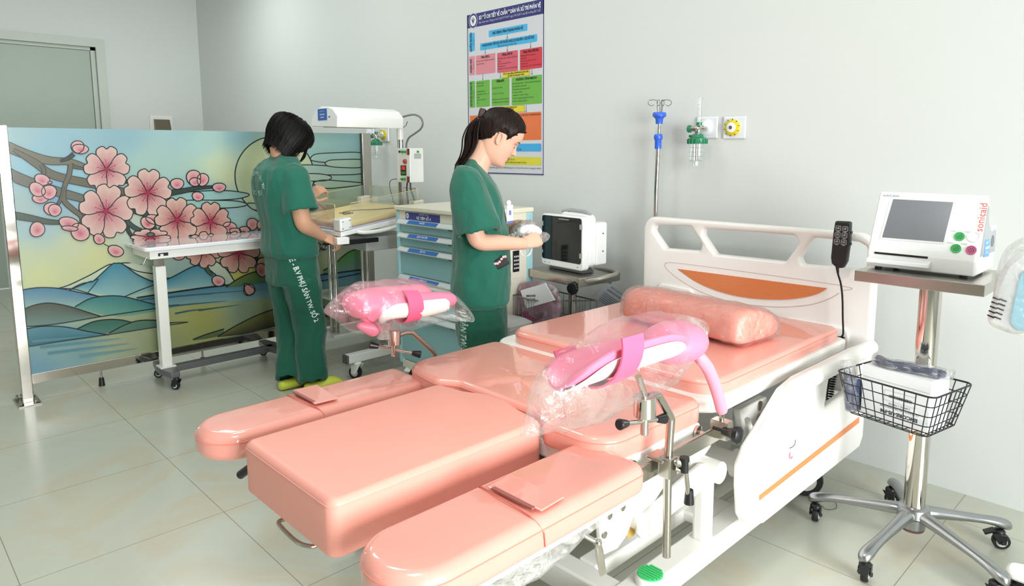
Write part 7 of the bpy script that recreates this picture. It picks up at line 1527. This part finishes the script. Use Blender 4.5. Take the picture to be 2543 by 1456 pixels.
# tie point, ponytail, clip
tie = s2(1196, 288, 0.0)
b = MB(); rnd = random.Random(5)
pony = [tie, s2(1184, 305), s2(1177, 330), s2(1174, 360), s2(1163, 385), s2(1146, 406), s2(1134, 426)]
for k in range(110):
    o1 = rnd.gauss(0, 1); o2 = rnd.gauss(0, 1); L_ = rnd.uniform(0.8, 1.08); pts = []
    for i, p in enumerate(pony):
        w_ = (0.009, 0.016, 0.020, 0.020, 0.017, 0.013, 0.007)[i]; pts.append(p+S2*o1*w_*0.9+F2*o2*w_*0.75+Vector((0, 0, o2*w_*0.3)))
    Q = catmull(pts, 4); Q = Q[:max(8, int(len(Q)*min(1, L_)))]; b.tube(Q, [0.0034]*(len(Q)-3)+[0.0026, 0.0016, 0.0006], 5)
for k in range(160):   # strands drawn back over the skull to the tie
    a = rnd.uniform(-1.0, 1.0); zz = rnd.uniform(0.10, 0.21); t0 = a*1.35
    p0 = head_pt(interp([(0, 0.186), (0.6, 0.174), (1.0, 0.132)], abs(a)), t0*0.95, 0.010, False)
    loc = hf2(p0); mid_ = []
    tl = Vector(((tie-ear2).dot(hf2((1, 0, 0.095))-ear2), 0, 0.095+(tie-ear2).dot(hf2((0, 0, 1.095))-ear2)))
    pts = []
    for s_ in (0, 0.25, 0.5, 0.75, 1.0):
        q = p0.lerp(tl, s_); c_ = Vector((-0.005, 0, 0.11)); dq = (q-c_); r0 = head_pt(min(0.2, max(0.0, q.z)), math.atan2(dq.y, dq.x), 0.0105, False)
        rr = 0.0
        # push out to the scalp ellipsoid
        k_ = sqrt((dq.x/0.109)**2+(dq.y/0.085)**2+(dq.z/0.127)**2); q = c_+dq/k_*1.0 if s_ < 0.95 and k_ > 0.1 else q
        pts.append(hf2(q))
    b.tube(catmull(pts, 3), 0.0013, 4)
b.build('ponytail', HAIR2, hr2, smooth=True)
b = MB(); b.box(tie+Vector((0, 0, 0.012))+F2*0.002, (0.03, 0.034, 0.040), Matrix.Rotation(TH2, 3, 'Z') @ Matrix.Rotation(0.25, 3, 'Y')); cl_ = b.build('hair_clip', mat('brown_clip', '#3a211b', 0.3, coat=0.5), hr2, bevel=0.006, smooth=True)
b = MB(); b.box(tie+Vector((0, 0, -0.012)), (0.034, 0.038, 0.006), Matrix.Rotation(TH2, 3, 'Z') @ Matrix.Rotation(-0.1, 3, 'Y')); b.build('clip_band', CHROME, cl_, bevel=0.002)
# badge, pocket phone, pocket, lettering
b = MB(); bq = s2(1263, 504, -0.03); c_0 = s2(1265, 518, -0.035); b.lathe([(0.001, -0.004), (0.012, -0.004), (0.012, 0.004), (0.001, 0.004)], bq, F2*0.5-S2*0.8, 20); b.cyl(bq, c_0, 0.0022); bdg = b.build('badge_reel', WPLASTIC, sh2, bevel=0.006, smooth=True)
c_ = s2(1266, 532, -0.03); b = MB(); Rb = Matrix.Rotation(TH2+radians(52), 3, 'Z'); b.box(c_, (0.046, 0.003, 0.080), Rb); cd_ = b.build('name_card', mat('card_white', '#dfe3f0', 0.3, coat=0.6), bdg)
nrm = -(Rb @ Vector((0, 1, 0))); ux = Rb @ Vector((1, 0, 0))
b = MB(); fc_ = frame(c_-(Rb @ Vector((0, 1, 0)))*0.002, ux, (0, 0, 1)); b.add([fc_(u, v) for u, v in ((-0.023, -0.040), (0.023, -0.040), (0.023, -0.030), (-0.023, -0.030))], [(0, 1, 2, 3)]); b.add([fc_(u, v) for u, v in ((-0.008, -0.004), (0.008, -0.004), (0.008, 0.016), (-0.008, 0.016))], [(0, 1, 2, 3)]); b.build('card_print', mat('badge_blue', '#6a78b8', 0.4), cd_)
ph = s2(1237, 655, -0.178); b = MB(); b.box(ph+F2*0.004, (0.078, 0.010, 0.04), Matrix.Rotation(TH2, 3, 'Z') @ Matrix.Rotation(-0.45, 3, 'Y')); phn = b.build('phone', BLACK, None, bevel=0.004, smooth=True); T(phn, 'phone in a black case with pink flower pattern sticking out of the scrub pocket', 'phone')
b = MB()
for k in range(7): a = k*1.3; q = ph+F2*(-0.018+0.008*k)-S2*0.0062+Vector((0, 0, -0.006+0.006*k+0.005*cos(a))); b.poly([q+F2*0.0055*cos(t)+Vector((0, 0, 0.0055*sin(t))) for t in [i*pi/4 for i in range(8)]])
fl2 = b.build('flower_print', mat('case_pink', '#e8b4b8', 0.4), phn, label='pink flower print')
b = MB(); pk = [s2(x, y, -0.19) for x, y in ((1212, 665), (1262, 668), (1264, 720), (1240, 738), (1212, 725))]; b.tube(pk+[pk[0]], 0.0016, 5); on_cloth(b, 'pocket_seam', mat('seam_green', '#154f41', 0.8), sh2, sh2, 0.0008)
b = MB(); lf = lambda G_, F, S, px, py, fn, off: None
# lettering down the back and on the trouser leg
cb2 = s2(1121, 500, -0.085); fb = frame(cb2, S2*-1*0.5+F2*-0.85, (0, 0, 1))
b = MB(); e1_ = (-S2*0.55-F2*0.83).normalized()
text_mb('PHỤ SẢN TW', 0.040, lambda u, v, w_: cb2+e1_*0+Vector((0, 0, -u*0.9))+(F2*0.8+S2*-0.6).normalized()*(v-0.0), mb=b, bold=0.001, sx=0.8); on_cloth(b, 'back_lettering', mat('faded_white', '#b9d2c8', 0.7), sh2, sh2, 0.0015)
b = MB(); tl_ = s2(1149, 790, -0.165); text_mb('P.ĐẺ - B.V PHỤ SẢN TW. SỐ 2', 0.034, lambda u, v, w_: tl_+Vector((0, 0, -u*0.92))+F2*(v+0.008*u), mb=b, bold=0.001, align='CENTER'); on_cloth(b, 'leg_lettering', mat('faded_white', '#b9d2c8'), tr2, tr2, 0.002, cast=S2)
# packet she holds
pkt = thing('packet', 'crinkled clear packet with a folded white tube held in both hands near the monitor', 'packet', s2(1312, 590, -0.02))
def blob2(name, m, pts, rad, parent, nz_=0.0, n=18, sq=1.0):
    b = MB(); P = catmull([Vector(p) for p in pts], 5); k = len(P); rr = []
    for i in range(k): q = i/(k-1)*(len(rad)-1); a = int(q); rr.append(rad[a]+(rad[min(a+1, len(rad)-1)]-rad[a])*(q-a))
    b.tube(P, rr, n, sq=sq); o = b.build(name, m, parent, smooth=True, angle=180)
    if nz_: disp_noise(o, 32, nz_)
    return o
blob2('film_wrap', clear_mat('packet_film', haze=0.22, rough=0.1, wr=(38, 1.0, 0.02), edge=0.8), [s2(1282, 600, -0.01), s2(1290, 585, -0.01), s2(1312, 583, -0.01), s2(1335, 590, -0.02), s2(1366, 588, -0.03)], [0.01, 0.055, 0.07, 0.045, 0.006], pkt, 0.012)
blob2('folded_tube', mat('soft_white', '#e9ebeb', 0.45), [s2(1284, 592, -0.04), s2(1300, 574, -0.045), s2(1325, 570, -0.045), s2(1345, 578, -0.05)], [0.010, 0.024, 0.024, 0.008], pkt, 0.006)
b = MB(); 
for k in range(3): b.tube(catmull([s2(1290+3*k, 600, -0.02), s2(1290+2*k, 620, -0.02+0.01*k), s2(1300+2*k, 636, -0.02), s2(1316, 632-2*k, -0.01), s2(1322, 610, -0.01)], 5), 0.0032, 7)
b.build('coiled_lead', mat('lead_cream', '#d9dbd3', 0.4), pkt, smooth=True)

# ---------------------------------------------------------------- person by the painted screen
P1G = Vector((-3.50, 1.70, 0)); TH1 = radians(86); F1 = Vector((cos(TH1), sin(TH1), 0)); S1 = Vector((-F1.y, F1.x, 0))
p1 = thing('person', 'person with bobbed hair, green scrubs and lime clogs, seen from behind', 'person', P1G, 'people in green scrubs')
def s1(px, py, off=0.0): return on_plane(px, py, P1G+S1*off, S1)
b = MB(); rings = []
for py, pc_, hd_, hw in ((632, 722, 0.125, 0.178), (622, 720, 0.135, 0.186), (600, 718, 0.130, 0.186), (570, 715, 0.120, 0.176), (540, 706, 0.115, 0.170), (505, 696, 0.112, 0.172), (475, 690, 0.112, 0.180), (445, 688, 0.112, 0.182), (420, 690, 0.105, 0.170), (402, 697, 0.085, 0.135), (390, 704, 0.065, 0.095), (383, 708, 0.055, 0.07)):
    c_ = s1(pc_, py); f_ = (c_-P1G).dot(F1); rings.append(ellr(P1G+Vector((0, 0, c_.z)), F1, S1, f_-hd_, f_+hd_, hw))
b.loft(rings)
shR1 = s1(731, 438, -0.150); elR1 = s1(752, 556, -0.205); wrR1 = elR1+Vector((-0.050, 0.205, -0.055)); tw = on_plane(803, 592, P1G-S1*0.17, S1)
wrR1 = s1(801, 588, -0.12)
shL1 = s1(657, 438, 0.150); elL1 = s1(690, 540, 0.20); wrL1 = s1(768, 492, 0.08)
tube_cloth(b, [shR1+S1*0.05, shR1, shR1.lerp(elR1, 0.35), shR1.lerp(elR1, 0.74)+Vector((0.004, 0, 0))], [0.048, 0.064, 0.075, 0.083, 0.090], 0.08)
tube_cloth(b, [shL1-S1*0.05, shL1, shL1.lerp(elL1, 0.35), shL1.lerp(elL1, 0.82)], [0.048, 0.062, 0.074, 0.080, 0.086], 0.08)
sh1 = fuse(b, 'scrub_top', SCRUB, p1, 0.0065, 6, 0.5, folds(7.7, 0.0052))
b = MB(); rings = []
for py, pc_, hd_, hw in ((625, 722, 0.118, 0.165), (660, 726, 0.122, 0.172), (700, 728, 0.122, 0.170)):
    c_ = s1(pc_, py); f_ = (c_-P1G).dot(F1); rings.append(ellr(P1G+Vector((0, 0, c_.z)), F1, S1, f_-hd_, f_+hd_, hw))
b.loft(rings)
an1 = on_z(716, 935, 0.07); an2 = on_z(776, 938, 0.07)
hp1 = s1(712, 690, 0.075); hp2 = s1(745, 690, -0.08); kn1 = s1(722, 800, 0.07); kn2 = s1(768, 800, -0.08)
tube_cloth(b, [hp1, kn1, (an1.x, an1.y, 0.05)], [0.098, 0.090, 0.080, 0.070, 0.062], 0.05); tube_cloth(b, [hp2, kn2, (an2.x, an2.y, 0.045)], [0.102, 0.094, 0.084, 0.078, 0.074], 0.05)
tr1 = fuse(b, 'scrub_trousers', SCRUBT, p1, 0.008, 6, 0.5, folds(2.9, 0.007))
h1 = on_z(701, 956, 0.0); h2 = on_z(748, 957, 0.0)
clog(p1, (an1.x-0.0, an1.y-0.075), radians(92)); clog(p1, (an2.x+0.005, an2.y-0.075), radians(78))
ear1 = s1(712, 352, 0.0); hf1 = head_frame(ear1, TH1, radians(38), radians(2), 0.97)
b = MB(); head_mb(b, hf1)
nb1 = s1(700, 405); nt1 = hf1((-0.02, 0, 0.05)); limb(b, [nb1+Vector((0, 0, -0.06)), nb1, nb1.lerp(nt1, 0.6), nt1], [0.075, 0.062, 0.050, 0.050, 0.05], 20)
b.loft([ellr(P1G+Vector((0, 0, s1(pc_, py).z)), F1, S1, (s1(pc_, py)-P1G).dot(F1)-hd_, (s1(pc_, py)-P1G).dot(F1)+hd_, hw) for py, pc_, hd_, hw in ((600, 718, 0.08, 0.12), (500, 698, 0.08, 0.13), (440, 692, 0.08, 0.13), (415, 695, 0.07, 0.10), (400, 700, 0.05, 0.06))])
for sh_, el_, wr_ in ((shR1, elR1, wrR1), (shL1, elL1, wrL1)):
    limb(b, [sh_, sh_.lerp(el_, 0.5), el_.lerp(sh_, 0.12), el_.lerp(wr_, 0.10), el_.lerp(wr_, 0.4), el_.lerp(wr_, 0.75), wr_], [0.050, 0.047, 0.043, 0.042, 0.039, 0.031, 0.026], 18)
k1 = s1(829, 598, -0.125); hand(b, wrR1, k1-wrR1, Vector((0.55, -0.2, 0.8)), -1, (0.35, 0.45, 0.6, 0.7), 0.05, 0.95, (0.5, 0.4))
k2 = s1(783, 478, 0.06); hand(b, wrL1, k2-wrL1, Vector((0.3, -0.8, 0.3)), 1, (0.8, 0.9, 0.9, 0.9), 0.03, 0.9)
bd1 = fuse(b, 'body', mat('skin_warm', '#cf9d80', 0.5, sss=0.15, vary=(18, 0.03), spec=0.35), p1, 0.0028, 2, 0.4)
face_parts(bd1, hf1)
HAIR1 = hair_mat('black_hair', '#070606', '#120f0f')
def bob():
    b = MB(); NT = 96; rings = []
    for i in range(46):
        z = 0.2239-(0.2239+0.040)*(i/45)**1.1; zz = max(z, 0.055); ring = []
        for j in range(NT):
            t = 2*pi*j/NT; off = 0.020+0.012*G(z, 0.10, 0.08); p = head_pt(max(zz, 0.02), t, off, False)
            if z < 0.055: k_ = 1-(0.055-z)*1.2; p = Vector((p.x*k_, p.y*k_, z))
            else: p.z = z+(off*0.9 if z > 0.15 else off*0.9*max(0, (z-0.08)/0.07))
            low = interp([(0, 0.075), (0.5, 0.020), (1.0, -0.005), (1.4, 0.000), (2.2, 0.018), (3.2, 0.028)], abs((t+pi) % (2*pi)-pi))
            if z < low: p.z = low
            st_ = 0.0022*sin(t*29+1.3*sin(z*40))+0.0014*sin(t*53); p += Vector((cos(t), sin(t), 0))*st_; ring.append(p)
        rings.append(ring)
    V = [hf1(v) for r in rings for v in r]; n = len(rings); Fc = [tuple(range(NT))]
    for i in range(n-1):
        for j in range(NT):
            t = 2*pi*(j+0.5)/NT; t = (t+pi) % (2*pi)-pi; z = rings[i][j].z
            if abs(t) < interp([(-0.04, 1.35), (0.06, 1.12), (0.09, 0.85), (0.12, 0.5), (0.15, 0.3), (0.165, 0)], z) and z < 0.165: continue
            Fc.append((i*NT+j, i*NT+(j+1) % NT, (i+1)*NT+(j+1) % NT, (i+1)*NT+j))
    b.add(V, Fc); o = b.build('hair', HAIR1, bd1, smooth=True, angle=180); md = o.modifiers.new('t', 'SOLIDIFY'); md.thickness = 0.010; md.offset = -1
    b = MB(); r = random.Random(2)
    for k in range(420):
        t = r.uniform(-pi, pi); z0 = r.uniform(0.17, 0.22); a = abs(t)
        if a < 1.0: continue
        zl = interp([(0.5, 0.035), (1.0, 0.0), (1.4, -0.004), (2.2, 0.006), (3.2, 0.018)], a)+r.uniform(-0.012, 0.01); pts = []
        for s_ in range(8):
            q = s_/7; z = z0+(zl-z0)*q; off = 0.022+0.012*G(z, 0.10, 0.08)+r.uniform(-0.001, 0.002); p = head_pt(max(z, 0.055), t*(1+0.03*q)+0.10*sin(3*q+t*5)*0.3, off, False)
            if z < 0.055: k_ = 1-(0.055-z)*1.1; p = Vector((p.x*k_, p.y*k_, z))
            else: p.z = z+(off*0.9 if z > 0.15 else off*0.9*max(0, (z-0.08)/0.07))
            pts.append(hf1(p))
        b.tube(catmull(pts, 2), [0.0015]*13+[0.0011, 0.0004], 4)
    for k in range(34):
        y = -0.056+0.016*r.random(); pts = [hf1((0.045+0.03*r.random(), y-0.018, 0.15)), hf1((0.085+0.01*r.random(), y-0.012, 0.115)), hf1((0.100+0.012*r.random(), y-0.004, 0.075)), hf1((0.102+0.008*r.random(), y+0.003, 0.030+0.02*r.random()))]; b.tube(catmull(pts, 4), [0.0017]*10+[0.0012, 0.0009, 0.0004], 4)
    b.build('strands', HAIR1, o, smooth=True)
bob()
b = MB(); arc_t = 'BỆNH VIỆN PHỤ SẢN TW'
cbk = s1(652, 455, 0.0)-F1*0.10; ux_ = (-S1)
R0 = 0.085
for i, ch in enumerate(arc_t):
    if ch == ' ': continue
    a = radians(170-160*i/(len(arc_t)-1)); c_, s_ = cos(a-pi/2), sin(a-pi/2); o_ = (R0*cos(a), R0*sin(a)-0.03)
    text_mb(ch, 0.024, lambda u, v, w_: cbk+ux_*(o_[0]+u*c_-v*s_)+Vector((0, 0, o_[1]+u*s_+v*c_)), mb=b, bold=0.0004)
text_mb('KHOA ĐẺ', 0.034, lambda u, v, w_: cbk+ux_*(u)+Vector((0, 0, v-0.050)), mb=b, bold=0.0006)
on_cloth(b, 'back_lettering', mat('worn_white', '#8fb3a6', 0.7), sh1, sh1, 0.002, cast=F1)
b = MB(); ta, tb_ = s1(729, 642, -0.19), s1(786, 785, -0.20); dd = (tb_-ta); Ld = dd.length; dd.normalize(); nn = Vector((0, 0, 1)).cross(S1); nn = (F1-dd*F1.dot(dd)).normalized()
text_mb('P.ĐẺ - B.V PHỤ SẢN TW. SỐ 2', 0.036, lambda u, v, w_: ta+dd*(Ld*0.5+u)+nn*v, mb=b, bold=0.001, sx=0.88); on_cloth(b, 'leg_lettering', mat('bright_white_print', '#d3ded9', 0.7), tr1, tr1, 0.002, cast=S1)
# adapter and coil the person holds at the corner of the warmer
ad = thing('connector_box', 'small white connector box with a black cable coil held at the warmer\'s corner', 'connector', s1(846, 597, -0.06))
c_ = s1(849, 598, -0.185); b = MB(); b.box(c_, (0.045, 0.07, 0.038), Matrix.Rotation(-0.15, 3, 'Z')); b.build('box_shell', WPLASTIC, ad, bevel=0.004, smooth=True)
b = MB(); c_ = s1(804, 613, -0.10); b.tube([c_+F1*0.016*cos(t)+Vector((0, 0, 0.016*sin(t))) for t in [i*pi/8 for i in range(17)]], 0.007, 8); b.tube([c_+F1*0.014+Vector((0, 0, 0.012)), s1(825, 606, -0.09), s1(846, 600, -0.17)], 0.004, 8); b.build('cable_coil', BLACK, ad, smooth=True)
